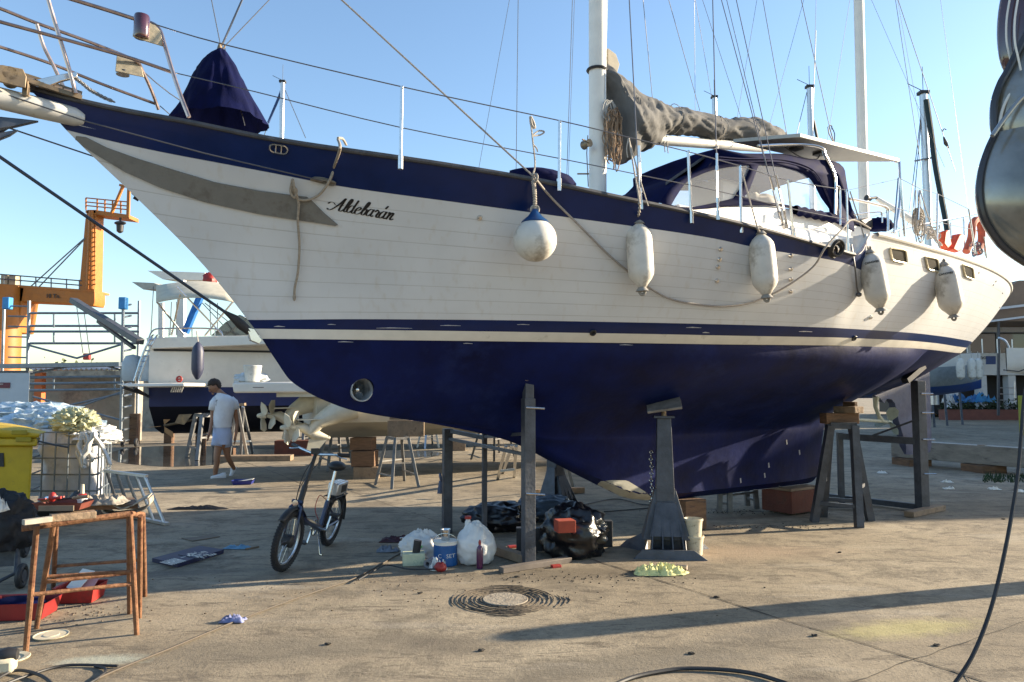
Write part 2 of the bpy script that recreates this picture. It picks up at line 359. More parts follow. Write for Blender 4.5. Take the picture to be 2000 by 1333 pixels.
def patch(top,bot,n,mm,off,closed_edges=True):
    """sheet following the hull between two pixel edges, set off its surface"""
    m=MB(); rows=[]; last=None
    def samp(L,f):
        d=[0]
        for a,b in zip(L,L[1:]): d.append(d[-1]+math.dist(a,b))
        x=f*d[-1]
        for i in range(len(L)-1):
            if x<=d[i+1]+1e-6:
                k=(x-d[i])/max(1e-6,d[i+1]-d[i]); return (L[i][0]+(L[i+1][0]-L[i][0])*k,L[i][1]+(L[i+1][1]-L[i][1])*k)
        return L[-1]
    for i in range(mm+3):
        r=[]
        for j in range(n+3):
            fi=min(1,max(0,(i-1)/mm)); fj=min(1,max(0,(j-1)/n)); a=samp(top,fj);b=samp(bot,fj)
            h=hit(a[0]+(b[0]-a[0])*fi,a[1]+(b[1]-a[1])*fi)
            for dx_ in range(2,60,2):
                if h is None: h=hit(a[0]+(b[0]-a[0])*fi+dx_,a[1]+(b[1]-a[1])*fi-dx_*.3)
            last=h; edge=i in(0,mm+2) or j in(0,n+2)
            r.append(h[0]+h[1]*(-.004 if edge else off))
        rows.append(r)
    return m.grid(rows)
rp_mat=M('weathered_plate',(.17,.165,.15),.7,0,.2,5,dirt=(.125,.115,.10),dscale=5,dth=.5,bump=.15)
patch([(150,266),(168,268),(210,289),(266,309),(350,335),(420,356),(507,373),(602,385),(612,395),(632,415),(660,439)],[(148,276),(160,284),(182,298),(245,336),(315,367),(402,395),(507,418),(577,429),(620,435),(655,441)],60,8,.016).build('anchor_rubbing_plate',rp_mat,boat)
patch([(606,350),(612,345),(630,346),(650,352),(657,357)],[(608,352),(620,356),(635,360),(650,364),(656,361)],10,4,.014).build('stay_plate',rp_mat,boat)
bare=M('bare_filler',(.33,.32,.27),.75,0,.2,8)
bp=patch([(1165,948),(1172,941),(1195,938),(1225,939),(1240,948),(1262,962),(1272,972)],[(1180,954),(1200,965),(1215,972),(1235,978),(1250,979),(1260,978),(1270,976)],22,6,.003).build('bare_keel_patch',bare,boat)
scr=M('scraped_paint',(.4,.4,.42),.7,0,.3,30)
for x,y,L_,h_ in ((535,638,22,1.5),(640,634,16,1),(735,641,70,1.2),(660,668,30,1.2),(860,636,40,1),(1340,640,30,1.2),(1372,650,14,1.5),(1560,648,26,1),(1010,634,24,.9),(1210,674,26,1),(905,671,18,1)):
    patch([(x,y),(x+L_*.4,y-h_),(x+L_,y+.4)],[(x,y+h_*.4),(x+L_*.5,y+h_*.5),(x+L_,y+.8)],8,1,.003).build('paint_scrape',scr,boat)
for x,y in ((1500,905),(1492,925),(1560,880),(1520,950),(1470,958),(1535,860),(1445,935)):
    patch([(x,y),(x+2,y-1)],[(x+1,y+9),(x+3,y+8)],2,3,.003).build('paint_scrape',scr,boat)
# fairlead in the navy band
h=hit(545,291); fd=(hit(575,296)[0]-hit(515,286)[0]).normalized(); fu=h[1].cross(fd); fu=fu if fu.z>0 else -fu
m=MB()
for a0,a1,cx in((PI/2,PI*1.5,-.035),(-PI/2,PI/2,.035)):
    pts=[h[0]+h[1]*.012+fd*(cx+.03*math.cos(a0+(a1-a0)*i/8))+fu*.03*math.sin(a0+(a1-a0)*i/8) for i in range(9)]
    m.tube(pts,.008,6)
for v in(-1,1): m.tube([h[0]+h[1]*.012+fd*-.035+fu*.03*v,h[0]+h[1]*.012+fd*.035+fu*.03*v],.008,6)
for v in(-.02,.02): m.tube([h[0]+h[1]*.014+fd*v-fu*.03,h[0]+h[1]*.014+fd*v+fu*.03],.006,6)
m.build('fairlead',steel,boat)
# rail cap
ra=MB(); ed=[]
for side in (1,-1):
    prof=[(-.045,-.012),(.014,-.012),(.022,.0),(.014,.022),(-.045,.022)]
    rows=[]
    for t in ts:
        s,b,z=topp(t,lambda s:itp(s,ZSH)); 
        if s>.55: break
        rows.append([B(s,side*(max(b,.0)+q[0]),z+q[1]) for q in prof])
    ra.grid(rows,closed=True)
ra.build('toe_rail',capwood,boat)
ra=MB()
for side in (1,-1):
    rows=[]
    for t in ts:
        s,b,z=topp(t,lambda s:itp(s,ZSH))
        if s<.9: continue
        rows.append([B(s,side*(max(b,.0)+q[0]),z+q[1]) for q in [(-.05,-.02),(.012,-.02),(.022,.0),(.012,.022),(-.05,.022)]])
    ra.grid(rows,closed=True)
ra.build('aft_deck_moulding',stripe,boat)
# decks
for nm_,s0,s1,dz in(('foredeck',-6.3,.6,-.16),('aft_deck',.82,7.58,-.012)):
    rows=[]
    for t in ts:
        s,b,z=topp(t,lambda s:itp(s,ZSH)+dz)
        if s<s0 or s>s1: continue
        zz=z
        rows.append([B(s,b*k*.975,zz+.05*(1-k*k)) for k in [-1,-.8,-.4,0,.4,.8,1]])
    m=MB().grid(rows)
    if s1>1:
        q=rows[0]; m.grid([[p for p in q],[p-Z*.36 for p in q]])
    m.build(nm_,offwhite,boat,solid=.008)
# rudder, skeg, propeller
def foil(poly,th,name,mat,par=boat):
    m=MB(); n_=len(poly); c=[on(x,y,0) for x,y in poly]; cc=sum(c,V())/n_
    a=[p+N*th*.5*.25 for p in c]; b=[p-N*th*.5*.25 for p in c]
    ai=[cc+(p-cc)*.82+N*th*.5 for p in c]; bi=[cc+(p-cc)*.82-N*th*.5 for p in c]
    m.add(ai+a+b+bi,[tuple(range(n_)),tuple(range(4*n_-1,3*n_-1,-1))]+[(k*n_+i,k*n_+(i+1)%n_,(k+1)*n_+(i+1)%n_,(k+1)*n_+i) for k in range(3) for i in range(n_)])
    return m.build(name,mat,par,smooth=30)
rudp=M('rudder_paint',(.075,.085,.15),.6,0,.2,4,dirt=(.04,.045,.10),dscale=3,dth=.5)
foil([(1783,735),(1812,716),(1815,800),(1816,882),(1806,888),(1784,888)],.09,'rudder',rudp)
foil([(1704,772),(1722,764),(1745,752),(1781,737),(1782,888),(1768,888),(1757,850),(1746,810),(1741,785),(1733,776),(1722,775),(1716,785)],.10,'skeg',rudp)
m=MB(); ps=on(1632,806,.0); pe=on(1742,828,0)
m.tube([ps,on(1670,820,0),on(1720,823,0),on(1738,825,0)],[.03,.026,.024,.03],10)
m.tube([on(1711,775,.0),on(1710,795,0),on(1716,812,0),on(1722,822,0)],[.05,.032,.03,.04],8)
m.build('shaft_strut',M('primed_bronze',(.48,.47,.36),.5,0,.15,15),boat)
m=MB(); hc=on(1736,824,0); ax=(on(1742,826,0)-on(1700,821,0)).normalized()
m.lathe([(0,.06),(.025,.05),(.035,0),(.03,-.05),(0,-.06)],hc,ax,12)
for i in range(3):
    a=i*2*PI/3+.4; d=(Z*math.cos(a)+N*math.sin(a)); d=(d-ax*d.dot(ax)).normalized(); e=ax.cross(d); tw=(e*.8+ax*.6).normalized()
    m.prism([hc+d*.03+tw*.03,hc+d*.12+tw*.085,hc+d*.2+tw*.07,hc+d*.235,hc+d*.2-tw*.07,hc+d*.12-tw*.085,hc+d*.03-tw*.03],(ax*.8-e*.6)*.008)
m.build('propeller',M('propeller_bronze',(.34,.38,.33),.45,.2,.2,15),boat)
# hull windows
def quadwin(P):
    hs=[hit(*p) for p in P]; n_=sum((h[1] for h in hs),V()).normalized(); c=sum((h[0] for h in hs),V())/4
    return [h[0]+n_*.012 for h in hs],n_,c
gold=M('window_frame',(.60,.54,.38),.35,.2,.15,20)
for P in ([(1736,484),(1767,489),(1770,515),(1741,509)],[(1805,501),(1829,506),(1833,531),(1811,527)],[(1878,516),(1898,523),(1901,547),(1883,540)]):
    q,n_,c=quadwin(P); m=MB()
    rc=[]
    for i in range(4):
        a=q[i-1];b=q[i];d=q[(i+1)%4]
        for k in(0,.5,1):
            pa=b+(a-b)*.16; pb=b+(d-b)*.16; rc.append((pa*(1-k)+b*k)*(1-k)+(b*(1-k)+pb*k)*k)
    m.tube(rc+[rc[0],rc[1]],.010,8,cap=False); f=m.build('window',gold,boat)
    MB().prism([p-n_*.006 for p in rc],n_*.004).build('pane',M('window_pane',(.012,.011,.006),.4,0,.3,8,spec=.1),f,smooth=0)
# small through-hull fittings
for x,y in [(937,426),(1407,487),(1405,507),(1402,522),(1400,549),(1544,500),(1544,526),(1544,546),(1544,570),(1700,620-0)]:
    h=hit(x,y); MB().lathe([(0,.022),(.016,.018),(.024,0)],h[0],h[1],12).build('through_hull_fitting',steel,boat)
for x,y in [(1158,650),(1668,661)]:
    h=hit(x,y); m=MB().torus(h[0]+h[1]*.006,h[1],.024,.009,16,6); m.lathe([(0,.004),(.02,.004)],h[0],h[1],12); m.build('drain_outlet',black,boat)
for x,y in [(1844,516),(1893,527),(1912,533),(1941,530),(1937,526),(1945,550),(1940,557),(1958,573),(1952,601)]:
    h=hit(x,y)
    if h: MB().lathe([(0,.008),(.011,.006),(.013,0)],h[0],h[1],10).build('hull_bolt',steel,boat)
# boat name in calligraphic nib strokes
GL={ # strokes (x,y) in x-heights, ordered; 'w' advance
'A':([[(-.5,.15),(-.45,-.02),(-.15,-.02),(.3,.45),(.75,1.25),(.95,1.75)],[(.98,1.78),(.93,1.2),(.86,.5),(.9,.05),(1.1,0),(1.3,.2)],[(-.75,.75),(-.55,1.0),(-.2,1.0),(.2,.72),(.75,.7),(1.15,.85)]],1.3),
'l':([[(0,.2),(.35,.8),(.55,1.5),(.45,1.85),(.3,1.6),(.2,.9),(.15,.25),(.3,0),(.55,.2)]],.5),
'd':([[(.62,.8),(.35,1.0),(.08,.75),(.0,.35),(.15,.02),(.4,.1),(.62,.45)],[(.75,1.8),(.68,1.2),(.62,.5),(.62,.15),(.78,0),(1.0,.2)]],.98),
'e':([[(.0,.42),(.35,.55),(.52,.8),(.38,1.0),(.12,.8),(0,.4),(.12,.05),(.38,0),(.72,.25)]],.7),
'b':([[(0,.2),(.3,.8),(.5,1.5),(.42,1.85),(.27,1.6),(.17,.9),(.14,.3),(.28,.02),(.52,.1),(.62,.5),(.55,.85),(.78,.8)]],.75),
'a':([[(.6,.8),(.35,1.0),(.08,.75),(.0,.35),(.15,.02),(.38,.1),(.6,.45)],[(.66,1.0),(.58,.5),(.58,.15),(.72,0),(.92,.2)]],.9),
'r':([[(0,.7),(.2,1.05),(.25,.85),(.4,.9),(.46,.75),(.36,.35),(.42,.05),(.55,.0),(.72,.2)]],.7),
'n':([[(0,.8),(.16,1.0),(.2,.75),(.12,.0)],[(.14,.3),(.38,.85),(.56,1.0),(.64,.8),(.55,.3),(.6,.03),(.72,0),(.95,.22)]],.95)}
def nib(path,p0,dx,dy,nrm,k,wd,thick=.004,stick=True):
    pts=smooth_path([V((a,b,0)) for a,b in path],6); m=MB(); rows=[]
    for i,p in enumerate(pts):
        d=(pts[min(i+1,len(pts)-1)]-pts[max(i-1,0)]).normalized(); down=abs(d.y)
        wv=wd*(.3+.75*down**1.5)*(.55 if i in(0,len(pts)-1) else 1); o=V((math.cos(.25),math.sin(-.15),0))*wv*.5
        r=[]
        for sgn in(-1,1):
            q=p+o*sgn; P=p0+dx*(q.x+q.y*.38)*k+dy*q.y*k
            if stick:
                l,nn,_,_=HB.ray_cast(P+nrm*.3,-nrm); P=l if l is not None else P
            r.append(P)
        rows.append([r[0]-nrm*.002,r[0]+nrm*thick,r[1]+nrm*thick,r[1]-nrm*.002])
    return rows
h0=hit(640,409); h1=hit(768,431); dx=(h1[0]-h0[0]); wdt=dx.length; nrm=(h0[1]+h1[1]).normalized(); dx.normalize(); dy=nrm.cross(dx); dy=dy if dy.z>0 else -dy
word='Aldebarán'; adv=0; seq=[]
for ch in word:
    g=GL['a' if ch=='á' else ch]; seq.append((ch,adv)); adv+=g[1]
k=wdt/(adv+.55); m=MB()
for ch,x in seq:
    g=GL['a' if ch=='á' else ch]
    for st in g[0]: m.grid(nib([(a+x+.45,b) for a,b in st],h0[0],dx,dy,nrm,k,.26),closed=True)
    if ch=='á': m.grid(nib([(x+.75,1.3),(x+.9,1.75)],h0[0],dx,dy,nrm,k,.26),closed=True)
m.build('name_lettering',M('black_vinyl',(.006,.006,.008),.4),boat,smooth=0)
# ---- bowsprit, pulpit, stays
pvar=M('varnished_grey_spar',(.50,.49,.46),.35,0,.12,4,dirt=(.3,.24,.17),dscale=5,dth=.6,coat=.3)
a=on(170,238,.0); b=on(0,196,0); d=(b-a).normalized()
m=MB(); L_=2.6
pr=[(0,-.0),(.05,.02),(.068,.08),(.075,.3),(.078,1.0),(.07,2.0),(.055,L_),(0,L_+.02)]
m.lathe(pr,a+N*.04,d,20); m.build('bowsprit',pvar,boat)
bs=lambda t,b_=0,dz=0: a+d*t+N*(b_+.04)+Z*dz
brz=M('bronze_bracket',(.20,.15,.10),.5,.6,.3,10,dirt=(.28,.2,.11),dscale=7,dth=.5)
m=MB()
m.bar(on(160,192,.12),on(48,156,.12),.03,.03); m.bar(on(160,184,-.12),on(48,148,-.12),.03,.03)
m.bar(on(52,160,.12),on(50,188,.12),.035,.03); m.bar(on(48,154,.14),on(-160,118,.14),.03,.04)
for i in range(6): m.bar(on(60+18*i,158+5.5*i,.12),on(60+18*i,152+5.5*i,-.12),.05,.012)
m.build('bow_platform',brz,boat)
m=MB(); q=[(-30,150),(-25,128),(5,127),(45,135),(52,150),(50,172),(30,168),(0,160)]
m.prism([on(x,y,.17) for x,y in q],-N*.02); m.prism([on(x,y,-.02) for x,y in q],-N*.02); m.prism([on(x,y+3,.15) for x,y in [(-30,128),(45,136),(45,141),(-30,134)]],-N*.15)
m.lathe([(0,-.09),(.05,-.09),(.03,-.02),(.03,.02),(.05,.09),(0,.09)],on(20,152,.08),N,14)
m.build('anchor_roller',brz,boat,bevel=.004)
m=MB()
m.prism([on(x,y,.05) for x,y in [(70,156),(115,146),(150,140),(152,150),(120,158),(95,168)]],-N*.04); m.build('chain_stopper',steel,boat,bevel=.003)
m=MB()
pts=[on(x,y,0.02) for x,y in [(150,155),(163,165),(176,176),(190,184),(205,192),(222,199)]]; path=smooth_path(pts,4)
for i in range(0,len(path)-1,1):
    dd=(path[i+1]-path[i]).normalized(); ax=(N if i%2 else Z); c=path[i]
    pp=[c+dd*.021*math.cos(u)+ (ax-dd*ax.dot(dd)).normalized()*.011*math.sin(u) for u in [2*PI*k/8 for k in range(9)]]
    m.tube(pp,.0045,5,cap=False)
m.build('anchor_chain',M('galvanised',(.3,.3,.3),.5,.7,.2,30),boat)
# plough anchor slung under the bowsprit
anc=M('anchor_steel',(.07,.08,.10),.35,.7,.25,9)
m=MB()
for px_ in ([(-90,232),(0,232),(40,236),(76,240),(30,251),(0,256),(-80,262)],[(-70,262),(0,263),(36,257),(20,268),(0,276),(-60,300)]):
    P=[on(x,y,-.03) for x,y in px_]; m.prism(P,N*.05)
m.prism([on(x,y,-.22) for x,y in [(-90,250),(0,246),(30,243),(0,262),(-80,275)]],-N*.02)
m.bar(on(-60,250,0),on(-90,180,0),.03,.06); m.build('bow_anchor',anc,boat,bevel=.006)
# pulpit
def rail(px,b0,r=.0135,b1=None,n=8): 
    k=len(px); return MB().tube(smooth_path([on(x,y,b0+(b1-b0)*i/(k-1) if b1 is not None else b0) for i,(x,y) in enumerate(px)],5),r,n)
pul=MB()
def addm(A,B_): A.add(B_.v,B_.f)
addm(pul,rail([(-60,-45),(60,-25),(140,-1),(215,22),(262,37),(296,46),(312,60),(322,90),(337,140),(352,185),(369,229)],.0,.0155,.42))
addm(pul,rail([(-60,25),(0,43),(100,70),(200,98),(262,116),(340,143)],.05,.0135,.33))
addm(pul,rail([(92,-10),(100,20),(117,76),(135,135),(148,183)],.15,.0145))
addm(pul,rail([(-60,-3),(0,17),(70,45),(160,77),(240,108),(268,121),(278,138),(295,175),(310,215)],-.1,.0135,-.5))
addm(pul,rail([(-60,75),(0,92),(100,125),(200,165),(303,203)],-.1,.0125,-.5))
addm(pul,rail([(72,48),(85,90),(104,128),(124,170)],-.15,.0135))
pul.build('pulpit',M('pulpit_steel',(.42,.33,.30),.28,.95,.2,14),boat)
plate=M('lamp_plate',(.36,.31,.22),.5,.5,.25,20)
m=MB(); m.prism([on(x,y,.28) for x,y in [(262,38),(300,48),(313,62),(319,92),(285,82),(259,72)]],N*.012); l=m.build('nav_lamp',plate,boat,bevel=.003)
m=MB(); c=on(275,58,.24); m.lathe([(0,-.085),(.05,-.085),(.055,-.07),(.055,.07),(.05,.085),(0,.085)],c+N*.05,Z,16); m.build('lamp_lens',M('red_lens',(.05,.012,.02),.15,0,.2,coat=1),l)
m=MB(); m.prism([on(x,y,-.38) for x,y in [(228,108),(262,118),(276,132),(281,152),(252,146),(225,140)]],N*.012); l=m.build('nav_lamp',plate,boat,bevel=.003)
m=MB(); c=on(240,140,-.42); m.lathe([(0,-.03),(.05,-.03),(.055,0),(0,0)],c,Z,16); m.build('lamp_lens',M('green_lens',(.012,.02,.05),.15,0,.2,coat=1),l)
# stanchions and lifelines, both sides
TOPL=[(296,46,.42),(440,88,.7),(785,170,1.2),(1093,236,1.5),(1225,268,1.66),(1345,297,1.75),(1447,325,1.8),(1540,353,1.83),(1655,372,1.86)]
LOWL=[(343,143,.38),(500,180,.75),(785,250,1.2),(1093,310,1.5),(1249,342,1.66),(1348,362,1.75),(1447,384,1.8),(1545,408,1.83),(1655,430,1.86)]
STN=[((785,169),(782,300),1.2),((1093,236),(1092,345),1.5),((1344,295),(1350,410),1.75),((1446,324),(1447,430),1.8),((1539,352),(1551,452),1.83),((1653,371),(1656,472),1.86)]
for (t0,t1,b_) in STN:
    p=on(*t0,b_);q=on(*t1,b_)
    for sd_ in(1,-1):
        def mir(v_): s,bb,z=sb(v_); return B(s,bb*sd_,z)
        m=MB().tube([mir(q)-Z*.12,mir(p)],.0125,8); m.torus(mir(p)-Z*.012,U,.014,.005,12,5); m.tube([mir(q)-Z*.12,mir(q)-Z*.02],.02,8); m.build('stanchion',steel,boat)
for nm_,Lx,r_ in(('lifeline',TOPL,.0045),('lifeline',LOWL,.004)):
    for sd_ in(1,-1):
        pts=[]
        for x,y,b_ in Lx: s,bb,z=sb(on(x,y,b_)); pts.append(B(s,bb*sd_,z))
        MB().tube(smooth_path(pts,4),r_,6).build(nm_,wire,boat)
# bobstay and whisker stays
m=MB(); P0=on(0,307,0); P1=on(450,617,0); P2=on(497,657,.0); dd=(P1-P0).normalized()
m.tube([P0-dd*1.6,P1],.0125,8); m.build('bobstay',M('dark_stay',(.05,.06,.08),.35,.5,.15),boat)
m=MB(); m.tube([P1-dd*.05,P1,P1+dd*.04,P1+(P2-P1)*.45,P1+(P2-P1)*.8],[.014,.024,.034,.04,.03],10); m.build('stay_insulator',black,boat)
MB().prism([on(x,y,.03) for x,y in [(482,640),(497,643),(512,665),(507,672),(490,665)]],-N*.06).build('stem_fitting',steel,boat,bevel=.003)
MB().tube([on(-200,175,.1),on(0,181,.1),on(170,238,.2),on(400,300,.62),hit(632,352)[0]+hit(632,352)[1]*.03],.005,6).build('whisker_stay',wire,boat)
MB().tube([on(-150,190,-.1),on(25,253,-.15),on(165,300,-.3),on(300,345,-.6)],.006,6).build('whisker_stay',wire,boat)
m=MB(); h=hit(632,352); m.bar(h[0]+h[1]*.025,hit(608,349)[0]+hit(608,349)[1]*.025,.02,.02); m.bar(hit(655,356)[0]+h[1]*.02,h[0]+h[1]*.02,.03,.012); m.build('turnbuckle',brz,boat)
m=MB(); m.tube([on(259,377,-.2),on(285,398,-.15)],.012,8); m.tube([on(262,384,-.1),on(272,390,-.1)],.02,8); m.build('side_stay_fitting',black,boat)
# covered staysail on the foredeck
def interp_poly(L,y): return itp(y,[(b_,a_) for a_,b_ in L])
m=MB(); rows=[]; lft=[(424,98),(405,108),(392,118),(375,140),(352,185),(326,226)]; rgt=[(432,98),(440,104),(447,115),(468,150),(490,195),(524,258)]
for i in range(25):
    f=i/24; 
    def sm(L,f):
        x=f*(len(L)-1); k=min(int(x),len(L)-2); u=x-k; return (L[k][0]+(L[k+1][0]-L[k][0])*u,L[k][1]+(L[k+1][1]-L[k][1])*u)
    l_=on(*sm(lft,f),0); r_=on(*sm(rgt,f),0); c=(l_+r_)/2; hw=(r_-l_)/2*.9; w_=hw.length; row=[]
    for j in range(90):
        an=2*PI*j/90; k=1+.13*(ridge((math.cos(an)*1.5+f*.9,math.sin(an)*1.5,f*1.6),1.3,5)-.7)*(f**.5)+.05*noise.noise(V((an*2,f*2,3)))*f
        row.append(c+hw*math.cos(an)*k+N*(math.sin(an)*(.05+.33*f)*k)+Z*.0)
    rows.append(row)
m.grid(rows,closed=True); m.build('staysail_cover',navycloth,boat,smooth=60)
m=MB(); top=on(432,95,0)
for (x0,y0,x1,y1,b_,r_) in [(432,95,408,-25,0,.004),(430,97,484,-25,0,.008),(435,95,555,-30,.1,.004),(438,90,478,245,.35,.004)]:
    p=on(x0,y0,0); q=on(x1,y1,b_); m.tube([p,q+((q-p)*6 if y1<0 else V())],r_,6)
m.build('foredeck_stay',wire,boat)
m=MB(); m.lathe([(0,-.05),(.02,-.05),(.022,0),(.012,.04),(0,.05)],on(429,97,.02),Z,10); m.torus(on(434,90,.03),N,.02,.006,14,6); m.build('shackle',brz,boat)
m=MB(); m.ell(on(1058,352,.9),(.36,.2,.09),rot=Matrix.Rotation(BANG+.02,3,'Z'),fn=lambda d:1+.12*noise.noise(d*2.3)); m.build('hatch_cover',navycloth,boat)
# mast, mizzen
mastw=M('mast_paint',(.70,.68,.63),.42,0,.06,5,dirt=(.52,.47,.4),dscale=4,dth=.62)
def spar(px0,py0,px1,py1,r_,name,top,rx=1.):
    p=on(px0,py0,0);q=on(px1,py1,0); d_=(q-p).normalized(); 
    s_,_,z_=sb(p); base=B(s_,0,2.6); 
    m=MB(); d_=(q-base).normalized(); m.lathe([(r_*.9,0),(r_,.05),(r_,top-.5),(r_*.7,top),(0,top)],base,d_,20); return m,base,d_
m,mb0,md=spar(1166,370,1167,0,.098,'mast',13.5); mast=m.build('main_mast',mastw,boat)
m2,zb0,zd=spar(1686,412,1677,0,.072,'mizzen',9.5); mizz=m2.build('mizzen_mast',mastw,boat)
def mp(px,py): return on(px,py,.0)
m=MB(); m.bar(mp(1183,-30)+N*.0,mp(1181,170),.02,.012); m.tube([mp(1176,-30)+N*.1,mp(1170,200)+N*.1],.004,5); m.build('mast_track',alu,mast)
m=MB()
for (x,y) in ((1139,285),): 
    c=mp(x,y)+N*.06; m.lathe([(0,-.05),(.05,-.05),(.035,-.02),(.035,.03),(.045,.05),(0,.05)],c,N,14); m.bar(c+N*.05,c+N*.05-U*.1+Z*.02,.018,.012)
m.bar(mp(1128,340),mp(1150,340),.015,.015); m.tube([mp(1148,265),mp(1146,300),mp(1149,365)],.006,6); m.build('mast_winch',brz,mast)
m=MB(); rr=random.Random(3)
for i in range(15):
    x=1178+rr.uniform(-10,14); L2=rr.uniform(60,120); y=228+rr.uniform(-8,10); wd=rr.uniform(5,12)
    pts=[mp(x+wd*math.sin(t*2*PI)+rr.uniform(-2,2),y+L2*.5-L2*.5*math.cos(t*2*PI))+N*(.12+rr.uniform(0,.08)) for t in [k/12 for k in range(13)]]
    m.tube(smooth_path(pts,3),.0065,6)
m.build('coiled_halyards',M('tan_rope',(.28,.19,.12),.85,0,.4,30,bump=.5,bscale=150),mast)
m=MB()
for i in range(6):
    x=1172+rr.uniform(-6,6); pts=[mp(x+9*math.sin(t*2*PI),225+18*math.cos(t*2*PI)+rr.uniform(-4,4))+N*.16 for t in [k/10 for k in range(11)]]
    m.tube(smooth_path(pts,3),.007,6)
m.build('coiled_halyards',M('grey_rope',(.3,.3,.29),.85,0,.4,30),mast)
# boom with sail under a grey cover
greycl=M('grey_cover',(.13,.128,.125),.9,0,.15,5,bump=.08,bscale=50,spec=.15)
secs=[(1172,133,150),(1186,130,175),(1200,148,225),(1212,162,304),(1235,176,303),(1262,190,288),(1285,200,277),(1300,208,268),(1325,211,263),(1350,216,262),(1385,226,272),(1412,233,272),(1445,232,276),(1480,233,282),(1510,245,284),(1535,262,280),(1545,272,279)]
secs=[tuple(v) for v in smooth_path([V(q) for q in secs],7)]
m=MB(); rows=[]
for i,(x,y0,y1) in enumerate(secs):
    t=mp(x,y0); b_=mp(x,y1); c=(t+b_)/2; hh=(t-b_).length/2; row=[]
    wd=min(hh,.09+hh*.45)
    for j in range(56):
        an=2*PI*j/56; co,si=math.cos(an),math.sin(an)
        wv=N*co*wd*(1-.45*max(0,si))+Z*si*hh
        p=c+wv; ll=p.x*.8+p.y*.5; k=1+.20*(ridge((ll*2.6+(p.z-4)*3.4,si*.9,co*.5+ll*.9),1.25,4)-.75)+.09*(ridge((ll*7+(p.z-4)*5,si*1.5,0),1.2,9)-.7)
        row.append(c+wv*k)
    rows.append(row)
m.grid(rows,closed=True); m.add(rows[0],[tuple(range(56))]); m.add(rows[-1],[tuple(range(56))])
boom=MB().lathe([(0,0),(.055,.01),(.06,.1),(.06,2.55),(.04,2.65),(0,2.66)],mp(1205,268),(mp(1500,290)-mp(1205,268)).normalized(),16).build('boom',mastw,boat)
m.build('sail_cover',greycl,boom,smooth=70)
m=MB(); m.prism([mp(x,y)+N*.03 for x,y in [(1184,96),(1200,108),(1207,128),(1203,142),(1195,150),(1184,135)]],-N*.05); m.build('sail_head',M('sail_cloth',(.32,.29,.23),.8,0,.2,12),boom,bevel=.006)
m=MB(); m.torus(mp(1166,138),Z,.105,.016,24,6); m.build('cover_strap',black,boom)
m=MB()
for x,y0,y1 in((1216,165,215),(1290,268,300),(1296,268,302),(1313,205,262),(1400,228,276),(1462,232,278)):
    m=MB(); t=mp(x,y0);b_=mp(x+3,y1); c=(t+b_)/2; hh=(t-b_).length/2*(1.06)
    if x in(1290,1296): m.tube([t+N*.05,b_+N*.05],.006,6)
    else: m.tube([c+Z*math.sin(a_)*hh+N*math.cos(a_)*(.09+hh*.45)*1.05*(1-.4*max(0,math.sin(a_))) for a_ in [2*PI*k/20 for k in range(21)]],.005,5)
    m.build('cover_lashing',ropew,boom)
# shrouds and running rigging
def line(x0,y0,x1,y1,b0,b1,r_=.0042,ext=0,name='shroud',mat=wire):
    p=on(x0,y0,b0);q=on(x1,y1,b1); d_=(q-p).normalized()
    return MB().tube([p,q+d_*ext],r_,6).build(name,mat,boat)
for a_ in [(1250,395,1229,0,1.72,1.1,.0055),(1402,417,1392,0,1.82,1.1,.0055),(1528,441,1409,0,1.88,1.0),(1535,438,1438,0,1.9,1.0),(1523,430,1418,-5,1.9,.9,.0035),
  (1107,345,1118,0,-1.5,-1.0),(1008,335,1012,0,-1.45,-1.0),(935,330,995,0,-1.4,-.8,.003),(1110,345,1122,0,-1.5,-1.0,.003),
  (1275,200,1256,0,-1.7,-1.0),(1367,217,1306,0,-1.8,-.8),(1358,222,1356,0,-1.0,-.4,.003),(1390,190,1357,-5,-1.,-.4,.003),(1440,230,1445,200,-.5,-.5,.003),
  (1448,232,1372,0,.0,0,.003),(1500,256,1570,0,-.6,-.3,.003),(1537,264,1490,0,.3,.1),(1620,247,1565,0,.3,.1,.005),(1587,265,1594,0,-.8,-.4,.003),(1616,275,1660,0,-.6,-.3,.003),
  (1845,327,1702,0,-1.0,-.4,.003),(1800,333,1749,0,1.2,.5,.004),(1806,290,1753,0,-1.2,-.4,.003),(1866,335,1754,0,.6,.3,.005),(1893,425,1837,0,.2,.1,.003)]:
    line(*a_[:6],r_=a_[6] if len(a_)>6 else .0045,ext=3.)
def turnb(x0,y0,x1,y1,b_,r_=.011):
    p=on(x0,y0,b_);q=on(x1,y1,b_); m=MB(); L=lambda t:p+(q-p)*t
    for o_ in(-1,1): m.tube([L(.25)+U*.009*o_,L(.75)+U*.009*o_],.004,5)
    m.tube([L(0),L(.22)],r_,8); m.tube([L(.2),L(.28)],r_*1.3,8); m.tube([L(.72),L(.8)],r_*1.3,8); m.tube([L(.78),L(1)],r_*.9,8); m.bar(L(.93),L(1.08),.03,.012)
    m.build('turnbuckle',steel,boat)
turnb(1248,285,1252,400,1.7); turnb(1400,300,1402,420,1.82); turnb(1504,345,1530,440,1.88); turnb(1516,342,1537,438,1.9)
# rope tails on the rigging
m=MB(); 
for dx_ in(-3,0,4): m.tube(smooth_path([on(1620+dx_,248,.3),on(1624+dx_*1.5,262,.3),on(1629,280,.3)],4),.007,6)
m.tube(smooth_path([on(1619,247,.3),on(1624,246,.3),on(1625,253,.3)],3),.008,6); m.build('rope_tail',black,boat)
m=MB(); m.tube([on(1843,268,.55),on(1847,280,.55),on(1853,290,.55)],[.012,.03,.008],8); m.tube(smooth_path([on(1841,257,.55),on(1844,252,.55),on(1848,254,.55)],4),.008,5); m.build('rope_tail',black,boat)
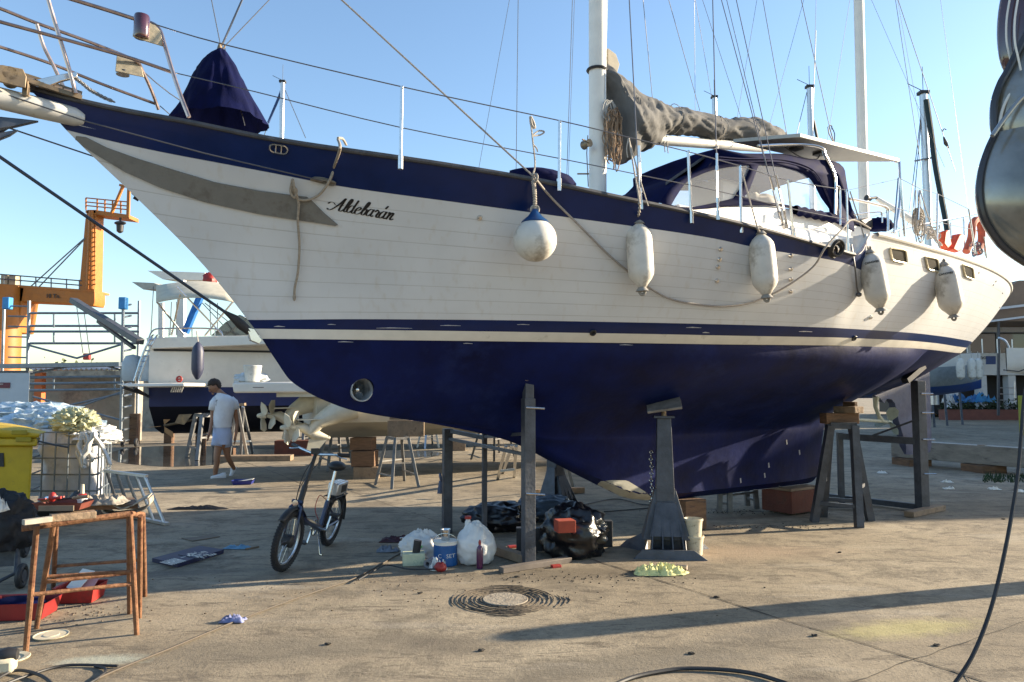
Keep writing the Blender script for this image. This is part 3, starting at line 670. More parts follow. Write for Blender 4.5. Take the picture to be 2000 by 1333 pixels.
# ---- cabin, sprayhood, solar panels, stern gear
m=MB(); rows=[]
for s in [-2.6,-2.4,-2.,-1,0,.9,1.0]:
    ht=itp(s,[(-2.6,.02),(-2.4,.22),(-2,.34),(1,.40),(1.01,.4)]); w_=1.22 if s>-2 else 1.22-.12*(-2-s)
    z0=3.0+.0; row=[B(s,w_+.06,z0-.15),B(s,w_,z0+ht*.85),B(s,w_-.1,z0+ht),B(s,0,z0+ht+.08),B(s,-w_+.1,z0+ht),B(s,-w_,z0+ht*.85),B(s,-w_-.06,z0-.15)]
    rows.append(row)
m.grid(rows); m.add(rows[0],[tuple(range(7))]); m.add(rows[-1],[tuple(range(7))]); cab=m.build('cabin_trunk',offwhite,boat,bevel=.01)
m=MB(); rows=[]
for s in [.6,.8,1.2,2.,2.8]:
    rows.append([B(s,1.28,3.05),B(s,1.24,3.36),B(s,1.1,3.44),B(s,-1.1,3.44),B(s,-1.24,3.36),B(s,-1.28,3.05)])
m.grid(rows); m.add(rows[0],[tuple(range(6))]); m.add(rows[-1],[tuple(range(6))]); m.build('cockpit_coaming',offwhite,boat,bevel=.012)
# curved end wall where the raised aft topside begins
m=MB(); rows=[]
for k in range(7):
    a_=k/6*PI/2; rows.append([B(.55+.24*math.sin(a_)*1.,1.80,2.95+.24*(1-math.cos(a_))),B(.55+.24*math.sin(a_),1.95,2.95+.24*(1-math.cos(a_)))])
m.grid(rows); m.build('bulwark_end',offwhite,boat,solid=.01)
# sprayhood
vinyl=bpy.data.materials.new('clear_vinyl'); vinyl.use_nodes=True; p_=vinyl.node_tree.nodes['Principled BSDF']
p_.inputs['Base Color'].default_value=(.60,.60,.60,1); p_.inputs['Roughness'].default_value=.10; p_.inputs['Alpha'].default_value=.26; p_.inputs['Coat Weight'].default_value=.6
BD=1.08
def crp(L): return [(1250+x*.234,234+y*.234) for x,y in L]
OUT=crp([(165,695),(250,570),(400,470),(560,400),(625,330),(640,245),(850,283),(1200,288),(1400,330),(1600,345),(1690,400),(1712,490),(1762,800),(1782,935),(1600,840),(1400,780),(1200,730),(1000,718),(740,722),(420,750)])
W1=crp([(262,712),(350,572),(430,495),(640,412),(870,385),(915,392),(870,500),(790,635),(735,668),(420,732)])
W2=crp([(985,380),(1200,392),(1370,446),(1450,528),(1515,650),(1585,770),(1400,745),(1200,708),(1000,684),(872,650),(905,590)])
ROOF=OUT[3:14]
def sz(L): return [(sb(on(x,y,BD))[0],sb(on(x,y,BD))[2]) for x,y in L]
def sm2(L,k=4,closed=True):
    q=[V((a_,b_,0)) for a_,b_ in L]
    if closed: q=q+[q[0]]
    r=[(p.x,p.y) for p in smooth_path(q,k)]; return r[:-1] if closed else r
def filled(loops):
    cu=bpy.data.curves.new('t','CURVE'); cu.dimensions='2D'; cu.fill_mode='BOTH'
    for L in loops:
        sp=cu.splines.new('POLY'); sp.points.add(len(L)-1); sp.use_cyclic_u=True
        for p,(x,y) in zip(sp.points,L): p.co=(x,y,0,1)
    t=bpy.data.objects.new('t',cu); COL.objects.link(t); bpy.context.view_layer.update(); me=t.evaluated_get(bpy.context.evaluated_depsgraph_get()).to_mesh()
    vs=[(v.co.x,v.co.y) for v in me.vertices]; fs=[tuple(p.vertices) for p in me.polygons]; bpy.data.objects.remove(t); return vs,fs
so_=sz(OUT); w1=sm2(sz(W1),2); w2=sm2(sz(W2),3)
vs_,fs_=filled([sm2(so_,2),w1,w2]); hood=None
def bulge(s_,z_): return .05*math.sin((s_*3.1)+z_*2)
FB=-.15; m=MB()
for bb_ in(BD,FB): m.add([B(x,bb_+bulge(x,y)*.2,y) for x,y in vs_],fs_)
ro=sm2(sz(ROOF),4,False); rows=[]
for i,(x,y) in enumerate(ro):
    cr_=.05*math.sin(PI*i/(len(ro)-1)); rows.append([B(x,(BD+FB)/2+(BD-FB)/2*k,y+cr_*(1-k*k)) for k in [1,.93,.8,.5,0,-.5,-.8,-.93,-1]])
m.grid(rows[:-10]); hood=m.build('sprayhood',navycloth,boat,smooth=50,solid=.006)
fr_=sz(OUT)[0:5]; m=MB(); m.grid([[B(x-.12*(1-k*k)*(1-i/4),(BD+FB)/2+(BD-FB)/2*k,y) for k in [1,.6,0,-.6,-1]] for i,(x,y) in enumerate(fr_)]); m.build('front_panel',navycloth,hood,smooth=60)
for L in (w1,w2):
    for bb_ in(BD-.01,FB+.01):
        v2,f2=filled([L]); MB().add([B(x,bb_+bulge(x,y)*.2,y) for x,y in v2],f2).build('clear_window',vinyl,hood,smooth=60)
pip=M('navy_piping',(.008,.009,.05),.7,0,.2,9,spec=.1)
for dz_ in(-6,-12):
    MB().tube(smooth_path([on(1250+x*.234,234+(y-dz_*3.5)*.234,BD+.015) for x,y in [(660,290),(850,305),(1180,312),(1380,365),(1480,440),(1560,600),(1640,800)]],5),.006,6).build('hood_seam',pip,hood)
m=MB(); rows=[]
for i in range(16):
    f_=i/15; c=on(1250+(1290+330*f_)*.234,234+(755+70*f_)*.234,BD+.03); rows.append([c+Z*math.cos(a_)*.05*(1+.3*math.sin(i*2.1+a_))+N*math.sin(a_)*.05 for a_ in [2*PI*j/12 for j in range(12)]])
m.grid(rows,closed=True); m.build('rolled_flap',navycloth,hood,smooth=60)
CP=[(1325,398),(1350,403),(1420,401),(1500,402),(1560,410),(1640,430),(1700,448),(1705,490),(1600,475),(1325,430)]
MB().prism([on(x,y,1.06) for x,y in CP],-N*1.25).build('cabin_side',offwhite,boat,smooth=0,bevel=.02)
MB().box(B(.4,.35,3.75),(.5,.5,.55),BANG).build('companionway_hatch',offwhite,boat,bevel=.06); m=MB(); bag(m,B(1.3,.2,3.7),(.35,.3,.35),31,.15,2,24,16); m.build('white_sailbag',offwhite,boat,smooth=60)
# rear curtain, bundled
m=MB(); rows=[]
for i in range(9):
    f=i/8; c=on(1628+6*f+22*f*f,335+105*f,1.0); r=[]
    for j in range(14):
        a_=2*PI*j/14; k=1+.25*math.sin(a_*3+f*6); r.append(c+U*math.cos(a_)*(.1+.03*f)*k+N*math.sin(a_)*.1*k)
    rows.append(r)
m.grid(rows,closed=True); m.build('rolled_curtain',navycloth,hood,smooth=60)
# solar panels
zp_=4.52; P=[G(1432,279,zp_),G(1563,268,zp_),G(1757,316.5,zp_),G(1600,316.5,zp_)]
m=MB(); m.prism(P,Z*.045); sp_=m.build('solar_panel',M('panel_frame',(.42,.41,.37),.45,.2,.08,8,dirt=(.3,.28,.24),dscale=6,dth=.6),boat,bevel=.004)
m=MB(); c=sum(P,V())/4
m.prism([c+(p-c)*.93+Z*.046 for p in P],Z*.003); m.build('solar_cells',glassd,sp_)
for f,g in((.3,.5),(.55,.5)):
    q=P[0]+(P[1]-P[0])*g; q2=P[3]+(P[2]-P[3])*g
    MB().box(q+(q2-q)*f-Z*.02,(.12,.12,.03),BANG).build('junction_box',black,sp_)
m=MB(); m.tube(smooth_path([c-Z*.03+U*.1,c-Z*.1,c-Z*.12-U*.3,c-Z*.05-U*.6],4),.006,6); m.build('panel_cable',black,sp_)
m=MB(); m.prism([on(1300,356,.95),on(1398,289,.95),on(1404,285,.0),on(1316,350,.0)],-Z*.035); m.build('solar_panel',capwood,boat,bevel=.003)
archs=M('arch_tube',(.62,.60,.57),.2,1,.1,15)
m=MB(); m.tube(smooth_path([on(1480,286,.9),on(1560,283,1.0),on(1603,289,1.1),(on(1612,305,1.1)),on(1630,345,1.1),on(1631,390,1.1),on(1630,432,1.1)],5),.019,10); m.build('panel_arch',archs,boat); m=MB(); m.tube(smooth_path([on(1634,365,1.2),on(1640,372,1.2),on(1641,440,1.2)],4),.014,8); m.build('panel_arch',archs,boat); m=MB()
m.tube(smooth_path([on(1747,316,.5),on(1755,317,.55),on(1757,325,.6),on(1758,390,.9),on(1748,455,1.2)],5),.02,8); m.build('panel_arch',archs,boat); m=MB()
m.tube([on(1759,350,1.2),on(1767,462,1.2)],.017,8)
m.build('panel_arch',archs,boat)
# aft rails
def railm(name,L,b0,b1,r_=.012): return rail(L,b0,r_,b1).build(name,archs,boat)
railm('pushpit',[(1659,389),(1672,391),(1720,402),(1731,406),(1734,415),(1734,452)],1.75,1.75,.016)
railm('pushpit',[(1668,420),(1715,414),(1722,418),(1723,435)],1.3,1.3,.01)
railm('pushpit',[(1742,455),(1780,443),(1850,430),(1905,418),(1925,415)],1.3,-.2,.014)
for x0,y0,x1,y1,b_ in [(1755,348,1746,456,1.6),(1831,380,1830,472,1.7),(1857,435,1858,490,.8),(1882,425,1884,492,.6),(1892,408,1905,496,1.3),(1922,463,1927,505,.8),(1756,445,1757,470,1.),(1910,415,1925,500,.3),(1797,372,1793,430,1.6)]:
    MB().tube([on(x0,y0,b_),on(x1,y1,b_)],.012,8).build('stanchion',archs,boat)
for L in ([(1655,372),(1700,362),(1758,349),(1797,369),(1831,379),(1893,409)],[(1655,430),(1700,425),(1754,408),(1797,418),(1831,434),(1897,448)]):
    MB().tube([on(x,y,1.7-.12*i) for i,(x,y) in enumerate(L)],.004,6).build('lifeline',wire,boat)
# mizzen boom & tiller pilot, outboard bracket
m=MB(); m.tube([on(1712,388,.2),on(1760,418,.4),on(1830,462,.6)],[.03,.05,.06],12); m.build('davit_arm',stripe,boat)
m=MB(); m.lathe([(0,-.04),(.035,-.03),(.03,.02),(.045,.05),(0,.05)],on(1697,388,.2),(-.9,-.4,.1),12); m.tube([on(1700,388,.2),on(1712,386,.2)],.02,8); m.build('deck_light',black,mizz)
m=MB(); bag(m,on(1718,440,1.1),(.17,.12,.09),5,.15,3,20,12); m.build('winch_cover',navycloth,boat,smooth=60)
m=MB(); m.prism([on(1680,430,1.1),on(1700,424,1.1),on(1712,440,1.1),on(1700,447,1.1)],-N*.2); m.build('instrument_pod',black,boat,bevel=.01)
# rope coils on the aft rail
rg=random.Random(5); m=MB()
for i in range(12):
    x=1793+rg.uniform(-6,6); wd=rg.uniform(3,8); y0=408+rg.uniform(-4,6); L2=rg.uniform(35,70)
    m.tube(smooth_path([on(x+wd*math.sin(t*2*PI),y0+L2*.5-L2*.5*math.cos(t*2*PI),1.55+rg.uniform(-.04,.04)) for t in [k/10 for k in range(11)]],3),.007,5)
for k in range(4): m.torus(on(1793,418+5*k,1.55),Z,.045,.008,14,5)
for x in(-4,0,4): m.tube([on(1793+x,372,1.6),on(1793+x*1.5,410,1.55)],.006,5)
m.build('coiled_sheets',ropew,boat)
# loose-stowed safety gear in orange
org=M('faded_orange',(.62,.075,.02),.6,0,.15,8,dirt=(.5,.12,.06),dscale=4)
def orange(L,b_,th,name,label):
    m=MB().prism([on(x,y,b_) for x,y in L],-N*th); o=m.build(name,org,None,bevel=.02); return tag(o,label,'life buoy')
orange([(1847,452),(1853,449),(1860,478),(1852,487),(1844,476)],.9,.1,'horseshoe_buoy','small dark red foam float lashed at the stern rail, leftmost of the orange safety gear')
orange([(1874,459),(1879,456),(1887,461),(1880,489),(1872,493),(1861,487)],.9,.16,'horseshoe_buoy','boxy orange-red float standing on the aft deck between the two others')
m=MB(); c=on(1905,462,.75); 
q=[on(x,y,.75) for x,y in [(1887,492),(1897,465),(1899,440),(1907,430),(1915,440),(1917,470),(1908,495)]]
m.tube(smooth_path(q,5),.055,10); hb=m.build('horseshoe_buoy',M('red_orange_cover',(.42,.10,.05),.7,0,.2,10),None); tag(hb,'faded orange horseshoe lifebuoy tied upright to the rail at the very stern','life buoy')
m=MB(); m.tube([on(1896,450,.68),on(1918,452,.68)],.012,6); m.build('tie_cord',ropew,hb)
m=MB()
for i in range(10):
    c=on(1908+rg.uniform(-10,14),485+rg.uniform(-12,14),.9); m.torus(c,V((rg.uniform(-1,1),rg.uniform(-1,1),.3)),.04,.008,12,5)
m.build('stern_tackle',wire,boat)
m=MB(); 
for i in range(8):
    c=on(1820+rg.uniform(-14,14),465+rg.uniform(-16,10),.9); m.torus(c,V((rg.uniform(-1,1),rg.uniform(-1,1),.3)),.06,.01,12,5)
m.build('stern_ropes',ropew,boat)
# fenders
fw=M('fender_white',(.60,.575,.52),.5,0,.1,6,dirt=(.36,.33,.28),dscale=5,dth=.5,bump=.1,bscale=20)
fdark=M('fender_end',(.24,.23,.21),.55,0,.2,8)
fblue=M('fender_blue',(.006,.05,.16),.35,0,.15,8,coat=.3)
def ropeline(m,pts,r_=.009,tw=True): m.tube(smooth_path(pts,6),r_,6)
def fender(x0,y0,x1,y1,rp_,rope,label,mark=None):
    h=hit((x0+x1)/2,(y0+y1)/2); h2=hit(x1,y1-20); cy=(h[0].y); dist=(h[0]-EYE).length; rad=rp_/F*cy
    k=1-(rad*1.12/abs(h[1].dot(ray((x0+x1)/2,(y0+y1)/2).normalized())))/dist*.72
    Y=cy*k; rad=rp_/F*Y; p=at(x0,y0,Y); q=at(x1,y1,Y); L=(p-q).length; ax=(p-q).normalized()
    t=thing('boat_fender',label,'fender',tuple(q),0,'white cylinder fenders hung along the yacht')
    m=MB(); e=.16*L
    prof=[(0.02,.0),(rad*.38,.02*L),(rad*.5,.06*L),(rad*.8,.13*L),(rad*.97,.2*L),(rad,.27*L),(rad*1.01,.5*L),(rad,.75*L),(rad*.95,.82*L),(rad*.75,.89*L),(rad*.42,.95*L),(rad*.3,.985*L),(0.01,L)]
    m.lathe(prof,q,ax,28); m.build('fender_body',fw,t,smooth=60)
    for c,sg in((q,-1),(p,1)):
        m=MB(); c=c+ax*sg*.005; m.lathe([(rad*.52,.04*L),(rad*.42,.015*L),(rad*.3,-.02*L),(.0,-.03*L)],c,ax*(-sg)*-1 if sg<0 else -ax,18)
        m.torus(c+ax*sg*.03,(0,1,0),.022,.013,16,6)
        m.build('fender_eye',fdark,t)
    if mark:
        cc=q+(p-q)*.78; vd=(EYE-cc); vd=(vd-ax*vd.dot(ax)).normalized(); xd=ax.cross(vd) if ax.cross(vd).x>0 else -ax.cross(vd)
        tm=text('t',mark,cc-xd*rad*.5+vd*rad*1.0,xd,ax,rad*.24,black,ext=.001,shear=.2,bold=.001)
        for i,v_ in enumerate(tm.v):
            dx_=(v_-cc).dot(xd); back=rad-math.sqrt(max(0,rad*rad-dx_*dx_)); tm.v[i]=v_-vd*back*1.0
        tm.build('maker_mark',MATS['black_vinyl'],t,smooth=0)
    m=MB(); pts=[p+ax*.03]+[r_ if isinstance(r_,V) else on(*r_) for r_ in rope]
    pp=smooth_path(pts,10); m.tube(pp,.007,6); 
    for i in range(0,len(pp)-1,2):
        if i<len(pp)*.35: m.ell(pp[i],(.014,.014,.012),8,5)
    m.build('fender_line',ropew,t)
    return t,Y
FT,_=fender(1246,434,1254,563,25.5,[(1249,398,1.74),(1238,330,1.7),(1228,270,1.66)],'dirty off-white cylinder fender beside the mast shrouds, second hanging from the bow')
m=MB(); 
for L in ([(1228,270,1.66),(1243,330,1.68),(1251,398,1.72)],[(1228,272,1.66),(1250,350,1.7),(1266,403,1.73)],[(1228,268,1.66),(1224,290,1.66),(1226,308,1.66)]): m.tube(smooth_path([on(*q) for q in L],5),.005,5)
m.build('fender_line',ropew,FT)
fender(1484,455,1497,577,25,[(1480,447,1.88),(1464,390,1.85),(1447,327,1.8)],'greyish cylinder fender hanging under the four shrouds, middle of the five cylinder and ball fenders')
fender(1697,492,1719,603,23,[(1692,478,1.93),(1678,430,1.9),(1660,374,1.86)],'off-white cylinder fender leaning on the lit hull just before the cabin windows','CANOVES')
fender(1842,516,1862,616,22.5,[(1834,480,1.75),(1815,430,1.72),(1797,372,1.65)],'off-white cylinder fender hanging at the second cabin window, nearest the stern','CANOVES')
# ball fender
h=hit(1045,465); Y=h[0].y*.955; rad=43/F*Y; c=at(1045,470,Y); t=thing('ball_fender','round white ball fender with a navy blue neck hanging at the blue band','fender',tuple(c-Z*rad),0)
m=MB(); 
m.ell(c,(rad,rad,rad*.985),32,20,fn=lambda d:1.0+.02*max(0,d.z)); m.build('ball_body',fw,t,smooth=80)
m=MB(); m.lathe([(rad*.62,rad*.80),(rad*.64,rad*.84),(rad*.56,rad*.93),(rad*.35,rad*1.1),(rad*.2,rad*1.3),(rad*.13,rad*1.45),(0,rad*1.48)],c,Z,28); m.build('fender_neck',fblue,t,smooth=60)
m=MB(); top=c+Z*rad*1.45; m.torus(top,(0,1,0),.03,.01,14,6); pp=smooth_path([top,on(1044,375,1.47),on(1041,345,1.45),on(1045,320,1.45),on(1040,270,1.45),on(1036,232,1.45)],8); m.tube(pp,.008,6)
for i in range(0,14): m.ell(pp[i],(.018,.018,.014),8,5)
m.tube(smooth_path([on(1040,265,1.45),on(1052,256,1.45),on(1063,258,1.45),on(1055,264,1.45),on(1040,266,1.45)],5),.007,6)
m.tube(smooth_path([on(1036,228,1.45),on(1042,240,1.45),on(1044,250,1.45),on(1038,244,1.45),on(1036,228,1.45)],5),.012,6)
m.tube(smooth_path([on(1041,282,1.45),on(1048,290,1.45),on(1050,297,1.45)],4),.006,5); m.build('fender_line',ropew,t)
# long spring line from rigging, over the rail, looping along the hull
def offh(x,y,d_=.025):
    h=hit(x,y); return h[0]+h[1]*d_ if h else on(x,y,1.5)
m=MB(); ra_=on(640,-25,.6); rb_=on(1044,347,1.56); m.tube([ra_+(ra_-rb_)*2.2,rb_],.0075,7)
pts=[on(1044,347,1.57),offh(1075,385,.03),offh(1130,440),offh(1185,495),offh(1222,527),offh(1246,548),offh(1300,580),offh(1350,592),offh(1410,597),offh(1470,588),offh(1530,560),offh(1580,520,.05),on(1612,484,2.02),on(1645,448,2.02),on(1665,430,1.95),on(1700,447,1.9)]
m.tube(smooth_path(pts,8),.0095,7); m.torus(on(1045,348,1.56),U,.03,.01,14,6)
tag(m.build('spring_line',M('spring_rope',(.30,.27,.24),.85,0,.2,50,bump=.4,bscale=160),None),'long grey mooring line coming down over the rail and drooping along the hull','rope')
m=MB()
for i in range(6): m.torus(offh(1622,486,.03+.012*i)+Z*.01*(i-3),hit(1622,486)[1]+V((.2*math.sin(i*2),0,.2*math.cos(i))),.055+.004*i,.011,16,6)
tag(m.build('rope_coil',black,None),'small black rope coil clutched at the rail cleat before the raised aft deck','rope')
m=MB(); pts=[on(1663,478,1.93),offh(1665,520),offh(1669,560),offh(1673,575)]; m.tube(smooth_path(pts,5),.008,6); m.ell(pts[-1],(.03,.03,.025),10,6); tag(m.build('dangling_cord',wire,None),'thin dark cord with a knot hanging on the hull below the rail end','rope')
# pale rope knotted at the bow
m=MB(); pts=[on(660,278,.92)+Z*.02,offh(664,290,.04),offh(655,320,.03),offh(645,350,.04),offh(625,378,.03),offh(600,389,.03),offh(582,385,.035),offh(573,365,.05),offh(574,348,.05),offh(578,365,.06),offh(585,395,.04),offh(583,430,.03),offh(586,480,.03),offh(583,530,.03),offh(577,560,.03),offh(576,580,.03)]
m.tube(smooth_path(pts,8),.0105,8); m.tube(smooth_path([offh(573,350,.04),offh(570,370,.06),offh(578,382,.06),offh(582,368,.06),offh(574,358,.06)],5),.0095,7); m.ell(pts[-1],(.015,.015,.03),8,6)
m.tube(smooth_path([on(660,278,.92)+Z*.03,on(669,279,.85)+Z*.03,on(676,283,.7)],4),.0105,7)
tag(m.build('bow_line',M('frayed_rope',(.34,.29,.23),.9,0,.25,50,bump=.6,bscale=150),None),'frayed beige rope looped over the bow rail with its knotted end hanging down the hull','rope')
# ============================================================ ground
def ground_mat():
    m=bpy.data.materials.new('yard_concrete'); m.use_nodes=True; n=m.node_tree; L=n.links; p=n.nodes['Principled BSDF']
    tc=n.nodes.new('ShaderNodeTexCoord')
    def nz(sc,det=8,ro=.65,st=None,dist=0):
        src=tc.outputs['Object']
        if st: mp=n.nodes.new('ShaderNodeMapping'); mp.inputs['Scale'].default_value=st; mp.inputs['Rotation'].default_value=(0,0,.2); L.new(src,mp.inputs[0]); src=mp.outputs[0]
        q=n.nodes.new('ShaderNodeTexNoise'); q.inputs['Scale'].default_value=sc; q.inputs['Detail'].default_value=det; q.inputs['Roughness'].default_value=ro; q.inputs['Distortion'].default_value=dist; L.new(src,q.inputs[0]); return q.outputs[0]
    def ramp(f,a,b,ca,cb):
        r=n.nodes.new('ShaderNodeValToRGB'); e=r.color_ramp.elements; e[0].position=a;e[1].position=b;e[0].color=(*ca,1);e[1].color=(*cb,1); L.new(f,r.inputs[0]); return r.outputs[0]
    def mix(f,a,b,ty='MIX'):
        q=n.nodes.new('ShaderNodeMixRGB'); q.blend_type=ty
        if isinstance(f,float): q.inputs[0].default_value=f
        else: L.new(f,q.inputs[0])
        for i,x in((1,a),(2,b)):
            if isinstance(x,tuple): q.inputs[i].default_value=(*x,1)
            else: L.new(x,q.inputs[i])
        return q.outputs[0]
    g0,g1=(0,)*3,(1,)*3
    c=ramp(nz(.35,9,.6),.33,.68,(.25,.205,.145),(.42,.36,.265))
    c=mix(ramp(nz(1.9,10,.78,dist=.5),.47,.62,g0,(.85,)*3),c,(.17,.145,.11))
    c=mix(ramp(nz(3.6,10,.82,(.6,2,1),.9),.52,.60,g0,(.75,)*3),c,(.12,.10,.078))
    c=mix(ramp(nz(22,7,.85),.53,.64,g0,(.7,)*3),c,(.12,.10,.075))
    c=mix(ramp(nz(.9,7,.6,(.5,2.5,1)),.58,.75,g0,(.55,)*3),c,(.46,.42,.35))
    c=mix(ramp(nz(90,3,.7),.3,.7,(.72,)*3,(1.18,)*3) ,c,c); 
    fine=ramp(nz(70,4,.8),.25,.75,(.74,)*3,(1.0,)*3); c=mix(1.,c,fine,'MULTIPLY')
    vor=n.nodes.new('ShaderNodeTexVoronoi'); vor.inputs['Scale'].default_value=5.; L.new(tc.outputs['Object'],vor.inputs[0])
    c=mix(ramp(vor.outputs['Distance'],.02,.05,(.8,)*3,g0),c,(.07,.06,.05))
    def blot(px,py,rx,ry,ang,col,amt,sc=9.):
        nonlocal c
        q=G(px,py); mp=n.nodes.new('ShaderNodeMapping'); mp.vector_type='TEXTURE'; mp.inputs['Location'].default_value=(q.x,q.y,0); mp.inputs['Rotation'].default_value=(0,0,ang); mp.inputs['Scale'].default_value=(rx,ry,1); L.new(tc.outputs['Object'],mp.inputs[0])
        ln=n.nodes.new('ShaderNodeVectorMath'); ln.operation='LENGTH'; L.new(mp.outputs[0],ln.inputs[0])
        ad=n.nodes.new('ShaderNodeMath'); ad.operation='MULTIPLY_ADD'; L.new(nz(sc,7,.75),ad.inputs[0]); ad.inputs[1].default_value=1.3; L.new(ln.outputs['Value'],ad.inputs[2])
        hf=n.nodes.new('ShaderNodeMath'); hf.operation='MULTIPLY'; L.new(ad.outputs[0],hf.inputs[0]); hf.inputs[1].default_value=.5
        c=mix(ramp(hf.outputs[0],.5,.8,(amt,)*3,g0),c,col)
    blot(1765,1228,.75,.22,.25,(.44,.40,.17),.5)
    blot(1110,1120,1.3,.35,.1,(.10,.082,.06),.6); blot(1300,1290,1.6,.3,.3,(.15,.13,.10),.7,4.); blot(1480,1010,1.2,.2,.2,(.12,.085,.06),.7)
    blot(1560,1225,.8,.2,.35,(.13,.115,.095),.7,5.); blot(520,1270,1.4,.35,.1,(.15,.13,.10),.6,5.); blot(870,1260,.6,.25,-.3,(.13,.11,.085),.7,6.); blot(200,1290,.35,.12,.1,(.42,.45,.38),.6,12.)
    blot(1420,1080,1.5,.5,.1,(.36,.27,.19),.5,3.); blot(350,1120,.9,.15,.2,(.13,.115,.1),.6,6.)
    L.new(c,p.inputs['Base Color']); p.inputs['Roughness'].default_value=.85; p.inputs['Specular IOR Level'].default_value=.2
    b=n.nodes.new('ShaderNodeBump'); b.inputs['Strength'].default_value=.55; b.inputs['Distance'].default_value=.012
    a=n.nodes.new('ShaderNodeMath'); a.operation='ADD'; L.new(nz(38,6,.75),a.inputs[0]); L.new(nz(4,6,.7),a.inputs[1]); L.new(a.outputs[0],b.inputs['Height']); L.new(b.outputs[0],p.inputs['Normal'])
    return m
gm=ground_mat()
struct(MB().add([(-300,-60,0),(300,-60,0),(300,600,0),(-300,600,0)],[(0,1,2,3)]).build('ground',gm,None,smooth=0,loc=(0,0,0)))
crk=M('crack_dark',(.045,.038,.03),.9,0,.4,20)
def crack(L,w_=.012,z=.004,name='expansion_joint'):
    pts=[G(x,y,0) for x,y in L]; m=MB(); rows=[]
    path=[]
    for a,b in zip(pts,pts[1:]):
        k=max(2,int((b-a).length/.05)); path+=[a+(b-a)*i/k for i in range(k)]
    path.append(pts[-1])
    for i,p in enumerate(path):
        d=(path[min(i+1,len(path)-1)]-path[max(0,i-1)]).normalized(); s_=V((-d.y,d.x,0)); o_=noise.noise(p*5)*.012+noise.noise(p*23)*.006; ww=w_*(.35+.9*abs(noise.noise(p*8)))
        rows.append([p+s_*(o_-ww/2)+Z*z,p+s_*(o_+ww/2)+Z*z])
    o=m.grid(rows).build(name,crk,None,smooth=0); return struct(o)
crack([(1150,1092),(1300,1138),(1500,1202),(1700,1262),(1860,1312),(1960,1345)],.022)
crack([(1640,1345),(1750,1301),(1900,1251),(2060,1195)],.012)
crack([(600,930),(700,965),(770,990),(850,1018),(960,1050)],.014)
crack([(1860,1310),(1885,1322),(1900,1340)],.012)
crack([(470,900),(540,925),(600,950)],.02)
# ============================================================ near yard objects
oldwood=M('old_plank',(.24,.17,.11),.85,0,.3,5,dirt=(.08,.06,.045),dscale=5,bump=.5,bscale=30)
redwood=M('red_block',(.12,.035,.020),.8,0,.3,4,dirt=(.09,.04,.025),dscale=6,bump=.4)
rust=M('rusty_pipe',(.19,.092,.046),.8,.1,.4,9,dirt=(.11,.04,.02),dscale=14,dth=.5,bump=.4)
blackbag=M('black_plastic_film',(.006,.006,.008),.3,0,.3,6,coat=.12,bump=.25,bscale=12)
whitebag=M('white_plastic_film',(.62,.62,.60),.38,0,.1,8,bump=.3,bscale=18,trans=0)
yel=M('yellow_plastic',(.50,.33,.010),.5,0,.12,5,dirt=(.25,.2,.03),dscale=6,dth=.6)
redp=M('red_plastic',(.30,.02,.016),.5,0,.2,6,dirt=(.12,.025,.02),dscale=7)
# ---- front support frame
P1=G(1032,1105);P2=G(873,1040);P3=G(946,1047)
fr=thing('support_frame','tall grey square-tube frame propping the bow section of the yacht, with three uprights','boat stand',tuple(P1))
def post(p,w_,zt,mat=darksteel,par=fr,nm='upright',rz=.35): 
    m=MB().box(p+Z*zt/2,(w_,w_,zt),rz); return m.build(nm,mat,par,smooth=0,bevel=.004)
post(P1,.105,1.52); post(P1+Z*.9,.085,.78,nm='inner_tube'); post(P2,.1,1.16); post(P3,.05,1.12)
m=MB().box(P1+Z*1.71,(.1,.14,.05),.3); m.build('pad',oldwood,fr)
m=MB(); 
m.bar(P2+Z*1.14,P3+Z*1.07,.045,.045); m.build('brace',darksteel,fr); MB().bar(P2+Z*1.05,P1+Z*1.0,.03,.03).build('brace',darksteel,fr); MB().bar(P3+Z*1.08,P1+Z*1.2,.03,.03).build('brace',darksteel,fr)
for z_ in(.66,1.44):
    MB().tube([P1+V((-.02,-.07,z_)),P1+V((.15,-.07,z_-.01))],.011,8).build('locking_pin',steel,fr)
MB().bar(G(965,1072,.05),P1+V((0,0,.05)),.09,.08).build('base_beam',oldwood,fr,bevel=.005)
MB().bar(G(978,1114,.025),G(1112,1093,.025),.08,.05).build('base_beam',M('grey_plank',(.12,.10,.085),.85,0,.3,6),fr,bevel=.005)
rg=random.Random(11)
m=MB(); q=P2+V((-.07,-.06,.62)); m.torus(q,(1,0,.2),.04,.012,12,5); m.tube([q-Z*.04,q+V((-.01,0,-.18))],[.02,.03],6); m.build('tied_rag',M('blue_rag',(.09,.11,.17),.9),fr)
